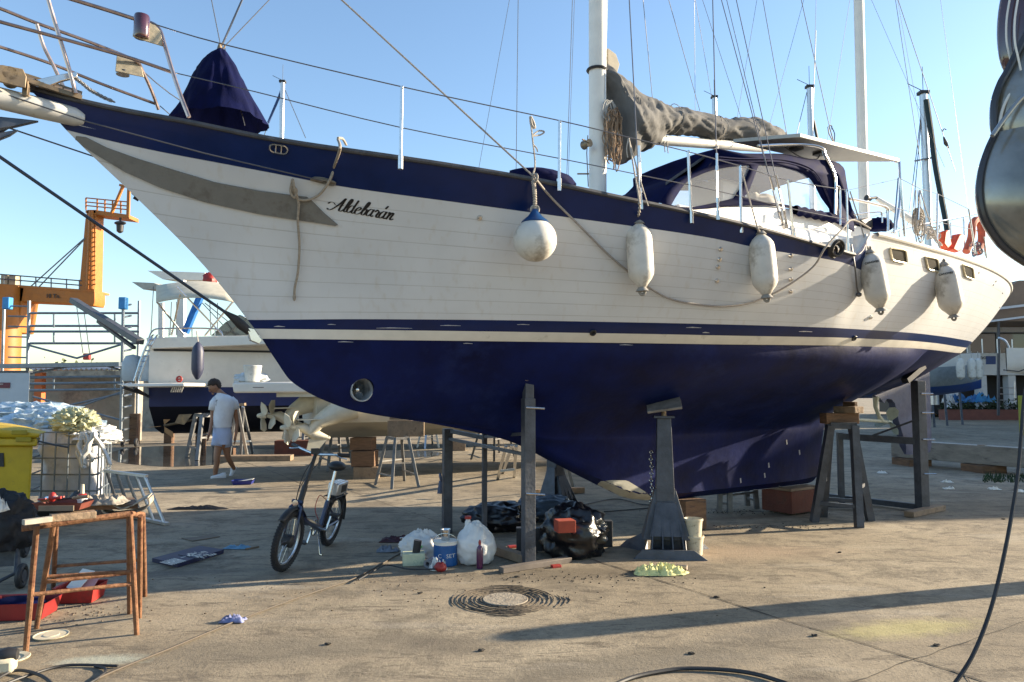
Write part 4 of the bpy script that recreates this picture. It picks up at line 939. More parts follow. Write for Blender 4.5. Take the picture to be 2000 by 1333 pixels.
# ---- tapered steel prop
def propstand(p,rz,lab,h=1.36,sc=1.,tilt=.1):
    t=thing('boat_prop',lab,'boat stand',tuple(p),rz,'tapered steel boat props')
    Rm=Matrix.Rotation(rz,3,'Z')
    def w_(x,y,z): return p+Rm@V((x*sc,y*sc,z*sc))
    m=MB()
    def fru(c0,s0,z0,c1,s1,z1): 
        a_=[w_(c0[0]+i*s0[0]/2,c0[1]+j*s0[1]/2,z0) for i,j in((-1,-1),(1,-1),(1,1),(-1,1))]; b_=[w_(c1[0]+i*s1[0]/2,c1[1]+j*s1[1]/2,z1) for i,j in((-1,-1),(1,-1),(1,1),(-1,1))]
        m.add(a_+b_,[(3,2,1,0),(4,5,6,7),(0,1,5,4),(1,2,6,5),(2,3,7,6),(3,0,4,7)])
    fru((-.0,0),(.2,.2),.2,(0,.02),(.135,.135),h-.14)
    m.build('column',darksteel,t,smooth=0,bevel=.006)
    m=MB(); fru((0,0),(.46,.30),.14,(0,0),(.2,.12),.62); m.build('gusset',darksteel,t,smooth=0,bevel=.004)
    m=MB()
    for x in(-.155,-.05,.05,.155):
        m.prism([w_(x-.006,-.33,.03),w_(x-.006,-.10,.03),w_(x*.6-.006,-.10,.5),w_(x*.9-.006,-.24,.2)],V(Rm@V((.012*sc,0,0))))
    m.build('front_rib',darksteel,t,smooth=0)
    m=MB(); fru((0,-.22),(.33,.02),.19,(0,-.1),(.17,.02),.5); m.build('front_plate',darksteel,t,smooth=0)
    m=MB(); m.prism([w_(-.33,-.36,0),w_(.36,-.36,0),w_(.24,-.34,.085),w_(-.24,-.34,.085)],Rm@V((0,.03,0))); m.build('foot_plate',darksteel,t,smooth=0)
    m=MB()
    m.prism([w_(-.45,.2,0),w_(-.2,-.02,0),w_(-.2,.1,.17),w_(-.38,.22,.06)],Rm@V((.03,.04,0))); m.build('foot_plate',darksteel,t,smooth=0)
    m=MB(); m.prism([w_(.45,.2,0),w_(.2,-.02,0),w_(.2,.1,.17),w_(.38,.22,.06)],Rm@V((-.03,.04,0))); m.build('foot_plate',darksteel,t,smooth=0)
    MB().prism([w_(-.16,-.11,.02),w_(.16,-.11,.02),w_(.1,-.11,.5),w_(-.1,-.11,.5)],Rm@V((0,.01,0))).build('back_plate',darksteel,t,smooth=0)
    MB().box(w_(0,.0,h-.13),(.2*sc,.16*sc,.02*sc),rz).build('cap_plate',darksteel,t,smooth=0)
    MB().tube([w_(0,0,h-.12),w_(0,0,h-.03)],.024*sc,10).build('screw',brz,t)
    m=MB(); mr=Matrix.Rotation(rz,3,'Z')@Matrix.Rotation(tilt*2.6,3,'X')@Matrix.Rotation(-tilt,3,'Y'); m.box(w_(0,0,h+.0),(.34*sc,.3*sc,.025),mr); m.build('pad',M('pad_steel',(.22,.2,.18),.6,.2,.3,12,dirt=(.06,.05,.05),dscale=9),t,bevel=.003)
    return t,w_
PS=G(1300,1078); ps_,pw=propstand(PS,-.12,'massive tapered steel prop with a tilted pad standing under the middle of the keel',1.46,1.,.16)
m=MB()
for i in range(16):
    z_=.98-.035*i; m.torus(pw(-.13-.004*math.sin(i),-.03,z_),((1,0,0) if i%2 else (0,1,0)),.017,.0045,8,4)
m.build('chain',steel,ps_)
P=G(1085,1000); propstand(P,.9,'dark tapered steel prop behind the black rubbish bags on the far side of the keel',1.14,.95)
# ---- steel trestle with timber packing, right
def legstand(name,lab,feet,top,zt,w_,group=None,braces=((.25,),),mat=darksteel,cat='trestle'):
    t=thing(name,lab,cat,tuple(sum(feet,V())/len(feet)),0,group)
    for f,q in zip(feet,top): MB().bar(f,q,w_,w_,up=(0,1,0)).build('leg',mat,t,smooth=0)
    for i,j,k in braces:
        a_=feet[i]+(top[i]-feet[i])*k;b_=feet[j]+(top[j]-feet[j])*k; MB().bar(a_,b_,w_*.6,w_*.5).build('brace',mat,t,smooth=0)
    for i in range(len(top)): MB().bar(top[i],top[(i+1)%len(top)],w_*.8,w_*.9).build('top_rail',mat,t,smooth=0)
    return t
ft=[G(1590,1020),G(1678,1031),G(1700,1018),G(1607,1010)]; c=sum(ft,V())/4; rz_=.2
tp_=[c+V((x,y,1.17)) for x,y in((-.16,-.14),(.1,-.2),(.2,.08),(-.05,.14))]
lt=legstand('steel_trestle','four-legged dark steel trestle carrying timber packing under the aft keel',ft,tp_,1.17,.085,None,[(0,1,.2),(1,2,.38),(0,3,.42),(2,3,.2)])
def timber(c,size,rz,mat,lab,group=None,name='timber_block'):
    o=MB().box(c,size,rz).build(name,mat,None,smooth=0,bevel=.008); return tag(o,lab,'timber block',group)
timber(c+V((-.01,-.05,1.255)),(.42,.17,.13),.1,rustwood,'dark timber packing lying across the top of the four-legged trestle')
timber(c+V((.10,-.06,1.36)),(.17,.3,.08),.5,oldwood,'pale end-grain wedge on top of the packing, touching the white keel patch')
timber(c+V((.15,.0,1.42)),(.05,.2,.07),.3,rustwood,'small upright offcut topmost on the four-legged trestle')
# ---- aft support frame
Q1=G(1802,1000); Q2=G(1600,975)
af=thing('support_frame','dark steel frame with one tall square post at the stern next to the rudder','boat stand',tuple(Q1))
post(Q1,.125,1.72,par=af,rz=.25); MB().bar(G(1777,745,0) if False else Q1+V((-.2,-.05,1.72)),Q1+V((.12,.1,1.92)),.1,.07).build('pad',black,af)
MB().bar(at(1640,852,10.6),Q1+Z*.92,.08,.09).build('crossbar',darksteel,af,smooth=0); MB().bar(at(1700,853,10.3),Q1+Z*1.22,.025,.025).build('brace',darksteel,af)
MB().bar(Q2+Z*.06,Q1+Z*.06,.07,.07).build('base_beam',darksteel,af,smooth=0); MB().bar(G(1585,985,.05),G(1690,990,.05),.06,.06).build('base_beam',darksteel,af,smooth=0)
MB().bar(at(1640,852,10.6)-Z*.95,at(1640,852,10.6)+Z*.05,.07,.07).build('upright',darksteel,af,smooth=0)
MB().bar(G(1775,1005,.04),G(1838,991,.04),.12,.07).build('base_beam',oldwood,af,bevel=.005)
for z_ in(.5,.95,1.3,1.55): MB().tube([Q1+V((0,-.07,z_)),Q1+V((.15,-.08,z_))],.01,6).build('locking_pin',steel,af)
# ---- keel blocks
timber(B(.12,-.05,.17),(.34,.5,.34),BANG,rustwood,'big dark brown timber block under the front of the keel, beside the bucket')
timber(B(2.15,-.02,.165),(.62,.46,.28),BANG,redwood,'reddish timber block under the rear end of the keel')
timber(B(2.15,-.02,.323),(.60,.44,.035),BANG,oldwood,'thin plank between the reddish block and the keel','',name='packing_plank')
# ---- buckets
cream=M('cream_plastic',(.50,.45,.33),.5,0,.15,10,dirt=(.12,.1,.08),dscale=16,dth=.58)
for i,(z_,lab) in enumerate(((0,'lower cream plastic bucket of the stack of two by the brown keel block'),(.165,'upper cream paint-stained bucket set in another, by the brown keel block'))):
    b_=G(1357,1083)+V((-.008*i,0,z_)); t=thing('bucket',lab,'bucket',tuple(b_),0,'stacked cream buckets')
    MB().lathe([(.072,0),(.085,.16),(.093,.163),(.093,.18),(.087,.182),(.083,.165),(.07,.02),(0,.02)],b_,Z,24).build('pail',cream,t)
    if i: MB().torus(b_+Z*.178,(0,0,1),.088,.004,24,5).build('rim',cream,t)
# ---- rubbish bags
def bagt(name,lab,c,rad,seed,mat,amp=.16,neck=None,freq=2.2,cat='rubbish bag',group=None):
    m=bag(MB(),c,rad,seed,amp,freq,56,36,neck=neck); o=m.build(name,mat,None,smooth=55); return tag(o,lab,cat,group)
g=G(1118,1092); bagt('rubbish_bag','shiny black rubbish bag slumped in front, right of the tall upright',g+V((.03,.15,.20)),(.30,.25,.28),3,blackbag,.2,None,1.5,group='black rubbish bags')
g=G(975,1038); bagt('rubbish_bag','flattened black rubbish bag lying behind the white carrier bag',g+V((.0,.1,.12)),(.40,.25,.18),8,blackbag,.2,None,1.5,group='black rubbish bags')
g=G(1085,1022); bagt('rubbish_bag','grey-black bag behind the two other rubbish bags at the foot of the far prop',g+V((-.1,.2,.12)),(.42,.25,.17),12,M('grey_film',(.05,.065,.085),.35,0,.2,6,bump=.3,bscale=20),.16,None,1.5)
g=G(1156,1075); timber(g+V((.05,.2,.13)),(.36,.1,.26),0,black,'black board standing upright behind the shiny black bag','',name='board')
tag(MB().box(G(1060,1090)+V((.0,.25,.13)),(.5,.1,.22),0).build('board',black,None,smooth=0),'black board standing behind the tall front upright','board')
ob=MB().box(at(1103,1027,6.95),(.17,.14,.11),.25).build('carton',M('orange_red_card',(.30,.045,.02),.7,0,.15,8),None,smooth=0,bevel=.004); tag(ob,'small orange-red box lying on top of the shiny black bag','box')
g=G(927,1106); wb=bagt('carrier_bag','bulging white plastic carrier bag between the blue paint tin and the tall upright',g+V((0,.12,.16)),(.19,.15,.21),5,whitebag,.10,.35,1.6,'plastic bag')
g=G(912,1106)+V((0,.14,.34)); t=thing('cap_bottle','bottle with a red cap sticking out of the white carrier bag','bottle',tuple(g)); MB().lathe([(.03,-.02),(.03,.03),(.02,.05),(.018,.06)],g,Z,14).build('neck',whitebag,t); MB().lathe([(.03,.06),(.03,.085),(0,.087)],g,Z,14).build('cap',redp,t)
b_=G(937,1111); t=thing('spray_bottle','slim dark purple bottle with a red nozzle before the white carrier bag','bottle',tuple(b_)); MB().lathe([(.026,0),(.03,.01),(.03,.17),(.024,.19),(.012,.205),(.011,.215)],b_,Z,18).build('bottle_body',M('purple_plastic',(.07,.012,.055),.3,0,.15,9,coat=.4),t); MB().lathe([(.012,.213),(.013,.235),(.005,.255),(0,.256)],b_,Z,12).build('nozzle',redp,t)
# paint tin with mixing cup
b_=G(868,1108)+V((0,.1,0)); t=thing('paint_tin','blue paint tin with a white top band and wire handle','paint tin',tuple(b_))
tinb=M('tin_blue',(.01,.09,.28),.35,.1,.12,8)
MB().lathe([(.105,0),(.11,.006),(.11,.187)],b_,Z,32).build('tin_body',tinb,t); MB().lathe([(.1104,.188),(.1104,.208),(.114,.211),(.114,.219),(.105,.22)],b_,Z,32).build('label_band',stripe,t); MB().lathe([(.105,.219),(.1,.214),(0,.214)],b_,Z,32).build('lid',M('lid_blue',(.01,.04,.10),.8,0,.2,9,spec=.1),t)
pts=[b_+V((.114*math.cos(a_),-.03*math.sin(a_)-.02,.2+.09*math.sin(a_))) for a_ in [PI*i/14 for i in range(15)]]; MB().tube(pts,.003,6).build('handle',steel,t)
tm=text('t','C   SET',b_+V((-.06,-.112,.08)),(1,0,0),(0,0,1),.05,stripe,ext=.001)
for i,v_ in enumerate(tm.v): dx_=v_.x-b_.x; tm.v[i]=V((v_.x,b_.y-math.sqrt(max(0,.111**2-dx_**2))-.001,v_.z))
tm.build('tin_lettering',stripe,t,smooth=0)
c=b_+Z*.216; tag(MB().lathe([(.036,0),(.038,.004),(.043,.1),(.046,.102),(.044,.106),(.04,.1),(.035,.008),(0,.008)],c,Z,24).build('mixing_cup',steel,None),'shiny metal cup standing on the lid of the blue paint tin','cup')
b_=G(822,1092)+V((.0,.1,.1)); o=bagt('carrier_bag','crumpled white plastic bag with green print behind the small cartons',b_,(.20,.12,.15),21,whitebag,.2,.3,1.6,'plastic bag')
tm=MB().torus(b_+V((-.02,-.135,.03)),(0,1,.2),.03,.007,14,5,a0=0,a1=4.5); wbp=tm.build('green_print',M('green_ink',(.02,.16,.07),.6),o)
b_=G(790,1080)+V((0,.1,0)); tag(MB().lathe([(.05,0),(.055,.005),(.06,.12),(.064,.122),(.058,.118),(.052,.01),(0,.01)],b_,Z,24).build('paint_pot',steel,None),'small open metal pot left of the crumpled plastic bag','pot')
b_=G(806,1106)+V((0,.06,0)); t=thing('packaging_carton','open cream and green carton with a dark roll sticking out','box',tuple(b_))
MB().box(b_+Z*.055,(.2,.13,.11),.2).build('box_body',M('cream_card',(.5,.52,.36),.7,0,.15,10,dirt=(.08,.2,.14),dscale=9,dth=.58),t,smooth=0,bevel=.004); MB().lathe([(.035,.0),(.037,.13),(0,.13)],b_+V((.02,0,.09)),(.15,0,1),16).build('roll',black,t)
c=G(838,1110)+V((0,.02,.04)); t=thing('tape_roll','grey abrasive roll lying on its side beside the blue tin','roll',tuple(c-Z*.04)); MB().lathe([(.018,-.04),(.04,-.04),(.04,.04),(.018,.04),(.018,-.04)],c,(-.35,-1,0),20).build('disc',M('grey_abrasive',(.2,.2,.21),.8,0,.2,20),t); MB().box(c+V((.07,.07,.0)),(.12,.07,.075),.5).build('wrapper',M('blue_wrapper',(.06,.09,.3),.4,0,.5,14),t,smooth=0,bevel=.01)
crumple('paper_wrap',whitebag,G(856,1114),(.17,.13),.11,4,20,None,'crumpled white wrapper in front of the blue paint tin','wrapper')
m=MB(); bag(m,G(860,1117)+Z*.04,(.05,.04,.04),2,.25,3,16,10); tag(m.build('red_rag',redp,None),'small red rag balled up in the white wrapper','rag')
crumple('work_gloves',M('blue_grey_cloth',(.16,.19,.24),.9,0,.3,14),G(757,1078),(.22,.13),.06,9,20,None,'blue-grey work gloves dropped at the far left of the paint things','gloves')
crumple('dark_cloth',M('dark_red_cloth',(.05,.02,.03),.9),G(745,1060)+V((.2,.1,0)),(.45,.25),.05,19,20,None,'dark cloth spread on the ground behind the small metal pot','cloth')
for (x,y,c_,lab) in ((1086,1106,redp,'small red plastic scrap beside the foot of the tall upright'),(1000,1068,redp,'little red offcut behind the tall upright base beam')):
    tag(MB().box(G(x,y,.012),(.09,.05,.024),.4).build('plastic_scrap',c_,None,smooth=0,bevel=.004),lab,'scrap')
# gloves pile
pale=M('pale_yellow_cloth',(.62,.60,.27),.85,0,.12,9)
crumple('yellow_cloth',pale,G(1290,1120),(.46,.24),.085,3,44,None,'pale yellow cleaning cloth crumpled on the ground before the steel prop','cloth',freq=9)
tag(MB().tube([G(1322,1107,.02),G(1342,1109,.02)],.022,12).build('roller_sleeve',M('fleece',(.35,.28,.22),.9),None),'small beige paint roller sleeve beside the pale yellow cloth','roller')
# ---- manhole
mc=thing('manhole_cover','round sunken manhole with dirty concentric rings in the concrete','manhole cover',tuple(G(987,1172)))
c=G(987,1172); dirtm=M('ring_dirt',(.065,.052,.04),.95,0,.4,30); concm=M('lid_concrete',(.27,.235,.185),.85,0,.25,8,dirt=(.12,.1,.08),dscale=9,dth=.52,bump=.5)
MB().lathe([(0,.010),(.17,.010),(.175,.004)],c,Z,48).build('lid',concm,mc)
for k,(r0,r1,jit) in enumerate([(.19,.012,0),(.225,.010,1),(.26,.014,1),(.30,.010,2),(.335,.012,2),(.37,.008,3)]):
    m=MB(); rows=[]; n_=110
    for i in range(n_+1):
        a_=2*PI*i/n_; p=c+V((math.cos(a_),math.sin(a_),0))*(r0+.008*noise.noise(V((math.cos(a_)*6,math.sin(a_)*6,k)))); ww=r1*(.35+1.1*abs(noise.noise(V((a_*7,k*3.1,0))))); d=(p-c).normalized(); 
        if jit>1 and noise.noise(V((a_*1.5,k*5,1)))>.22: ww*=.1
        rows.append([p-d*ww+Z*.004,p+Z*.009,p+d*ww+Z*.004])
    m.grid(rows); m.build('ring_groove',dirtm,mc,smooth=0)
for a0,a1,rr_ in ((-.5,.3,.42),(PI-.35,PI+.45,.41),(PI/2-.35,PI/2+.35,.40),(-.38,.2,.455),(-1.9,-1.2,.41),(-.2,.16,.49)):
    m=MB(); rows=[]
    for i in range(31):
        a_=a0+(a1-a0)*i/30; ww=.007*math.sin(PI*i/30)+.002; d=V((math.cos(a_),math.sin(a_),0)); p=c+d*(rr_+.01*noise.noise(d*9)); rows.append([p-d*ww+Z*.004,p+Z*.008,p+d*ww+Z*.004])
    m.grid(rows).build('trowel_mark',dirtm,mc,smooth=0)
# ---- cables
def cable(L,z_,r_,mat,lab,name='cable',k=8):
    o=MB().tube(smooth_path([G(x,y,z_) for x,y in L],k),r_,8).build(name,mat,None); return tag(o,lab,'cable')
cable([(150,1345),(230,1308),(330,1268),(440,1222),(540,1183),(620,1155),(690,1131),(735,1108),(770,1088),(800,1072)],.009,.0065,M('beige_cable',(.07,.055,.04),.7,0,.3,8),'long tan cable running diagonally across the concrete from bottom left to the paint tins')
cable([(700,1133),(740,1110),(758,1104),(800,1112),(850,1112)],.03,.007,black,'black cable leading from the tan cable towards the blue tin')
cable([(1195,1340),(1240,1322),(1300,1310),(1350,1306),(1420,1309),(1480,1318),(1550,1340)],.015,.012,black,'thick black hose arching along the bottom edge of the yard')
cable([(230,1301),(130,1300),(60,1318),(0,1340),(-60,1360),(60,1356),(150,1345),(200,1318),(205,1306),(185,1301)],.012,.008,black,'black cable coiled on the ground at the bottom left')
cable([(-20,1335),(30,1310),(80,1320),(110,1345)],.02,.009,black,'short black lead beside the cream power tool')
cable([(1125,990),(1200,975),(1250,985),(1290,990),(1180,1000)],.012,.007,black,'thin black hose lying behind the keel of the yacht')
m=MB(); 
pts=[at(x,y,Y_) for x,y,Y_ in [(2030,640,4.3),(2003,760,4.1),(1994,860,4.0),(1985,950,3.9),(1962,1080,3.75),(1935,1190,3.65),(1900,1280,3.55),(1858,1345,3.45)]]
tag(MB().tube(smooth_path(pts,8),.0095,8).build('hanging_cable',black,None),'thick black cable hanging down from the dark boat at the right edge','cable')
# ---- small litter
cardm=M('cardboard',(.16,.125,.09),.85,0,.2,9)
def flat(L,th,mat,lab,name,cat,z_=.004): o=MB().prism([G(x,y,z_) for x,y in L],Z*th).build(name,mat,None,smooth=0); return tag(o,lab,cat)
flat([(354,1052),(376,1058),(430,1049),(410,1045),(385,1050)],.006,cardm,'flat piece of brown cardboard beyond the navy board','cardboard','cardboard')
nb=M('navy_board',(.012,.014,.055),.5,0,.25,8)
o=flat([(297,1098),(346,1109),(437,1081),(390,1073)],.035,nb,'navy blue printed board lying flat on the shaded ground with white lettering','printed_board','board')
ctr=[G(297,1098,.04),G(346,1109,.04),G(437,1081,.04),G(390,1073,.04)]
xd=(ctr[1]-ctr[0]); yd=(ctr[3]-ctr[0])
tm=text('t','ALDEN',ctr[0]+xd*.08+yd*.06,yd,-xd,xd.length*.62,stripe,ext=.001) if False else text('t','\u2016 \u2261 \u2016\u2261',ctr[0]+xd*.85+yd*.08,yd,-xd,xd.length*.55,stripe,ext=.001)
m=MB(); rg=random.Random(4)
def bpnt(u,v): return ctr[0]+xd*u+yd*v+Z*.001
for i in range(7): # bold letters, worn
    v=.05+i*.045; h_=.5; m.prism([bpnt(.2,v),bpnt(.2+h_,v),bpnt(.2+h_,v+.022),bpnt(.2,v+.022)],Z*.001)
    if i%2: m.prism([bpnt(.2+.2,v),bpnt(.2+.26,v),bpnt(.2+.26,v+.045),bpnt(.2+.2,v+.045)],Z*.0012)
for i in range(9): m.prism([bpnt(.3,.42+i*.012),bpnt(.34,.42+i*.012),bpnt(.34,.428+i*.012),bpnt(.3,.428+i*.012)],Z*.001)
for i in range(46):
    u=rg.uniform(.1,.8); v=rg.uniform(.58,.92); m.prism([bpnt(u,v),bpnt(u+rg.uniform(.05,.15),v+rg.uniform(-.01,.01)),bpnt(u+.12,v+.02),bpnt(u+.01,v+.018)],Z*.001)
m.build('worn_print',stripe,o,smooth=0)
m=MB(); mid=[bpnt(-.0,.53)+Z*.0,bpnt(1.0,.53)]; m.tube(mid,.004,5); m.build('fold_line',black,o)
crumple('blue_mask',M('light_blue_film',(.12,.26,.38),.6,0,.15,10),G(465,1071),(.28,.15),.03,6,18,None,'light blue crumpled cloth lying beyond the navy board','cloth')
tag(MB().bar(G(480,1073,.01),G(505,1068,.01),.02,.015).build('stick',cardm,None),'thin stick lying on the light blue cloth','stick')
crumple('blue_paper',M('blue_white_paper',(.16,.18,.33),.7,0,.5,16),G(455,1215),(.17,.1),.05,16,14,None,'small folded blue and white paper beside the long tan cable','paper')
crumple('black_scrap',black,G(385,995),(.72,.12),.05,26,20,None,'black plastic scrap on the sunlit strip behind the bicycle','scrap')
b_=G(475,946); t=thing('paint_tray','blue plastic paint tray with a white liner on the ground behind the walking man','paint tray',tuple(b_))
def tray(t,b_,L,W,H,rz,mat,mat2,nm='tray_body'):
    Rm=Matrix.Rotation(rz,3,'Z'); m=MB(); q=lambda x,y,z:b_+Rm@V((x,y,z))
    o1=[(-L/2,-W/2),(L/2,-W/2),(L/2,W/2),(-L/2,W/2)]
    r=[[q(x*.86,y*.86,.004) for x,y in o1],[q(x,y,H) for x,y in o1],[q(x*1.06,y*1.06,H+.003) for x,y in o1],[q(x*.97,y*.97,H-.003) for x,y in o1],[q(x*.84,y*.84,.012) for x,y in o1]]
    m.grid(r,closed=True); m.add(r[0],[(3,2,1,0)]); m.add(r[4],[(0,1,2,3)]); return m.build(nm,mat,t,smooth=0,bevel=.003)
tray(t,b_,.34,.26,.07,.15,M('blue_plastic',(.02,.03,.2),.4,0,.15,8),None); MB().box(b_+V((.01,.03,.06)),(.3,.2,.006),Matrix.Rotation(.15,3,'Z')@Matrix.Rotation(-.15,3,'Y')).build('liner',stripe,t,smooth=0)
m=MB(); m.lathe([(0,.004),(.10,.004),(.104,.012),(.098,.012),(.095,.008),(.05,.008),(.045,.012),(0,.012)],G(100,1243),Z,36); tag(m.build('tin_lid',cream,None),'round pale tin lid lying flat under the rusty trestle','lid')
m=MB(); m.lathe([(.07,.004),(.1,.004),(.104,.01),(.1,.014),(.07,.01),(.07,.004)],G(20,1288),Z,36); tag(m.build('ring_lid',cream,None),'pale plastic ring on the ground at the bottom left corner','ring')
t=thing('power_tool','cream coloured power tool lying at the bottom left corner','power tool',tuple(G(8,1318))); g=G(5,1318); MB().box(g+V((-.02,0,.05)),(.16,.1,.085),.3).build('motor_body',cream,t,bevel=.02); MB().lathe([(.03,-.05),(.045,0),(.03,.05),(0,.05)],g+V((.01,.02,.1)),(1,.3,0),14).build('knob',black,t)
rl=random.Random(21)
lit=[(1400,1168,'on the concrete below the pale yellow cloth'),(940,1272,'in the foreground left of the long shadow tip'),(1350,1278,'in the foreground between the long shadow and the black hose'),(1830,1262,'beside the yellow paint stain'),(1590,1243,'just below the long foreground shadow'),(1010,1128,'directly above the manhole rings'),(640,1260,'in the foreground right of the tan cable'),(820,1160,'between the tan cable and the manhole'),(1640,1080,'on the open concrete right of the buckets'),(1960,1015,'near the hanging black cable')]
for i,(x,y,lb_) in enumerate(lit):
    g=G(x,y); m=MB().ell(g+Z*.006,(.022,.016,.008),9,6,fn=lambda d:1+.8*noise.noise(d*3+V((i,0,0)))); o=m.build('debris_flake',crk,None,smooth=0); tag(o,'small dark flake of debris '+lb_,'debris','scattered debris flakes')
def gritmesh(cx,cy,n_,sx,sy,seed,mat):
    r_=random.Random(seed); m=MB(); c=G(cx,cy)
    for i in range(n_):
        p=c+V((r_.gauss(0,sx),r_.gauss(0,sy),.003)); s_=r_.uniform(.003,.011); m.ell(p,(s_,s_*r_.uniform(.5,1),s_*.6),5,3)
    return m.build('grit',mat,None,smooth=0)
for k,(cx,cy,sx,sy,n_) in enumerate([(1430,1000,.5,.12,160),(130,1200,.3,.12,120),(1500,1030,.5,.1,90),(800,1150,1.2,.3,120),(1100,1130,.5,.1,90)]):
    tag(gritmesh(cx,cy,n_,sx,sy,k,[crk,cardm][k%2]),kind='stuff')
def rocks(): pass
# ============================================================ left foreground: rusty trestle and what is on it
rt=thing('rusty_trestle','tall rust-brown pipe trestle at the lower left with boards and tools on top','trestle',tuple(G(160,1240)))
Y0=4.75
def leg(x0,y0,x1,y1,zt,r_=.0165,par=rt,mat=rust):
    f=G(x1,y1); t=f.y; # top at the height zt on the ray
    r=ray(x0,y0); q=EYE+r*((zt-1.6)/r.z) if abs(r.z)>1e-3 else at(x0,y0,f.y)
    q=V((q.x,f.y+(q.y-f.y)*.6,zt)); d=(q.y)/r.y; q=EYE+r*d; 
    MB().tube([f,f.lerp(q,.4),q],[r_,r_*1.06,r_],10).build('leg',mat,par); return f,q
LG=[leg(72,1026,50,1274,.83),leg(105,1022,71,1228,.83),leg(110,1020,104,1151,.83),leg(254,1004,267,1240,.84),leg(252,1008,253,1199,.84),leg(274,1008,272,1207,.84),leg(279,1005,283,1165,.84)]
def lp(i,k): return LG[i][0].lerp(LG[i][1],k)
def k_at(i,y):
    best=0
    for k in range(101):
        p=lp(i,k/100); d=p-EYE; f=d.y*math.cos(PITCH)+d.z*math.sin(PITCH); u=-d.y*math.sin(PITCH)+d.z*math.cos(PITCH); yy=666.5-F*u/f
        if abs(yy-y)<abs((best or (9e9,))[0] if best else 9e9): best=(yy-y,k/100)
    return best[1]
for (i,ya,j,yb) in ((0,1162,3,1141),(1,1137,4,1119),(1,1128,5,1116),(2,1106,6,1094)): MB().tube([lp(i,k_at(i,ya)),lp(j,k_at(j,yb))],.0125,8).build('rung',rust,rt)
MB().tube([LG[0][1]+V((-.09,0,-.02)),LG[3][1]],.019,8).build('top_bar',rust,rt); MB().tube([LG[2][1],LG[6][1]],.019,8).build('top_bar',rust,rt)
MB().tube([LG[0][1]+V((-.03,0,-.01)),LG[2][1]],.018,8).build('cross_bar',rust,rt); MB().tube([LG[3][1],LG[6][1]],.018,8).build('cross_bar',rust,rt)
zt=.855
def tp(x,y,z_=zt): return G(x,y,z_)
o=MB().bar(tp(98,1012),tp(186,1004),.09,.04,mi=0).build('plank',oldwood,None,bevel=.004); tag(o,'short worn plank end lying across the rusty trestle top','plank')
o=MB().bar(tp(45,1021),tp(100,1014),.04,.03).build('plank',M('grey_wood',(.33,.30,.25),.85,0,.25,9),None,bevel=.003); tag(o,'thin grey batten at the left end of the rusty trestle top','plank')
o=MB().prism([tp(105,990),tp(270,985),tp(262,972),tp(115,975)],-Z*.03).build('board',rustwood,None,smooth=0,bevel=.003); tag(o,'dark board forming the table top of the rusty trestle','board')
# red tool tray
g=tp(125,995,zt+.03); t=thing('tool_tray','low red and brown tray full of tools on the rusty trestle','tray',tuple(g)); tray(t,g,.28,.15,.045,.05,M('tray_brown',(.12,.03,.02),.6,0,.3,12),None); MB().box(g+V((.01,-.093,.02)),(.20,.008,.03),.05).build('front_strip',cardm,t,smooth=0)
rg=random.Random(9)
for i in range(9):
    a_=rg.uniform(-.5,.5); c=g+V((rg.uniform(-.11,.11),rg.uniform(-.05,.05),.055+rg.uniform(0,.02))); d=V((math.cos(a_),math.sin(a_),.1))*rg.uniform(.03,.07)
    MB().tube([c-d,c+d],rg.uniform(.005,.012),8).build('tool_handle',[redp,steel,black,oldwood][i%4],t)
MB().ell(g+V((-.06,-.02,.075)),(.022,.02,.03),10,8).build('red_knob',redp,t)
b_=tp(160,990,zt+.03); t=thing('solvent_bottle','small white bottle with a tan nozzle and red collar behind the tool tray','bottle',tuple(b_)); MB().lathe([(.028,0),(.03,.01),(.03,.05),(.02,.06)],b_,Z,16).build('bottle_body',whitebag,t); MB().lathe([(.022,.058),(.024,.075),(.015,.08)],b_,Z,16).build('collar',redp,t); MB().lathe([(.012,.078),(.009,.135),(0,.137)],b_,Z,12).build('nozzle',cream,t)
g=tp(145,985,zt+.03); m=MB(); bag(m,g+V((0,.05,.03)),(.05,.05,.045),4,.2,3,20,12); tag(m.build('black_pad',black,None),'rounded black sanding pad left of the small white bottle','pad')
crumple('tool_clutter',M('dusty_cloth',(.22,.20,.17),.9,0,.5,18),tp(205,985,zt),(.30,.2),.06,33,22,None,'dusty grey rag and offcuts heaped in the middle of the rusty trestle','rag')
# rolled stiff canvas on the right end
m=MB(); rows=[]; cv=M('stiff_canvas',(.33,.30,.24),.9,0,.3,9,dirt=(.10,.09,.07),dscale=8,dth=.5,bump=.3)
path=[(290,975),(291,985),(283,994),(268,1000),(245,1004),(222,1006),(203,1002),(198,992),(202,984),(214,984),(226,990),(238,994),(254,990),(268,983),(282,975),(289,972)]
for dy_ in (0,.06,.12,.2,.28):
    rows.append([at(x+dy_*30,y-dy_*30,4.85+dy_) for x,y in [(p.x,p.y) for p in smooth_path([V((a_,b_2,0)) for a_,b_2 in path],4)]])
o=m.grid(rows).build('canvas_roll',cv,None,solid=.008); tag(o,'stiff grey canvas strip rolled into an open loop on the rusty trestle','canvas')
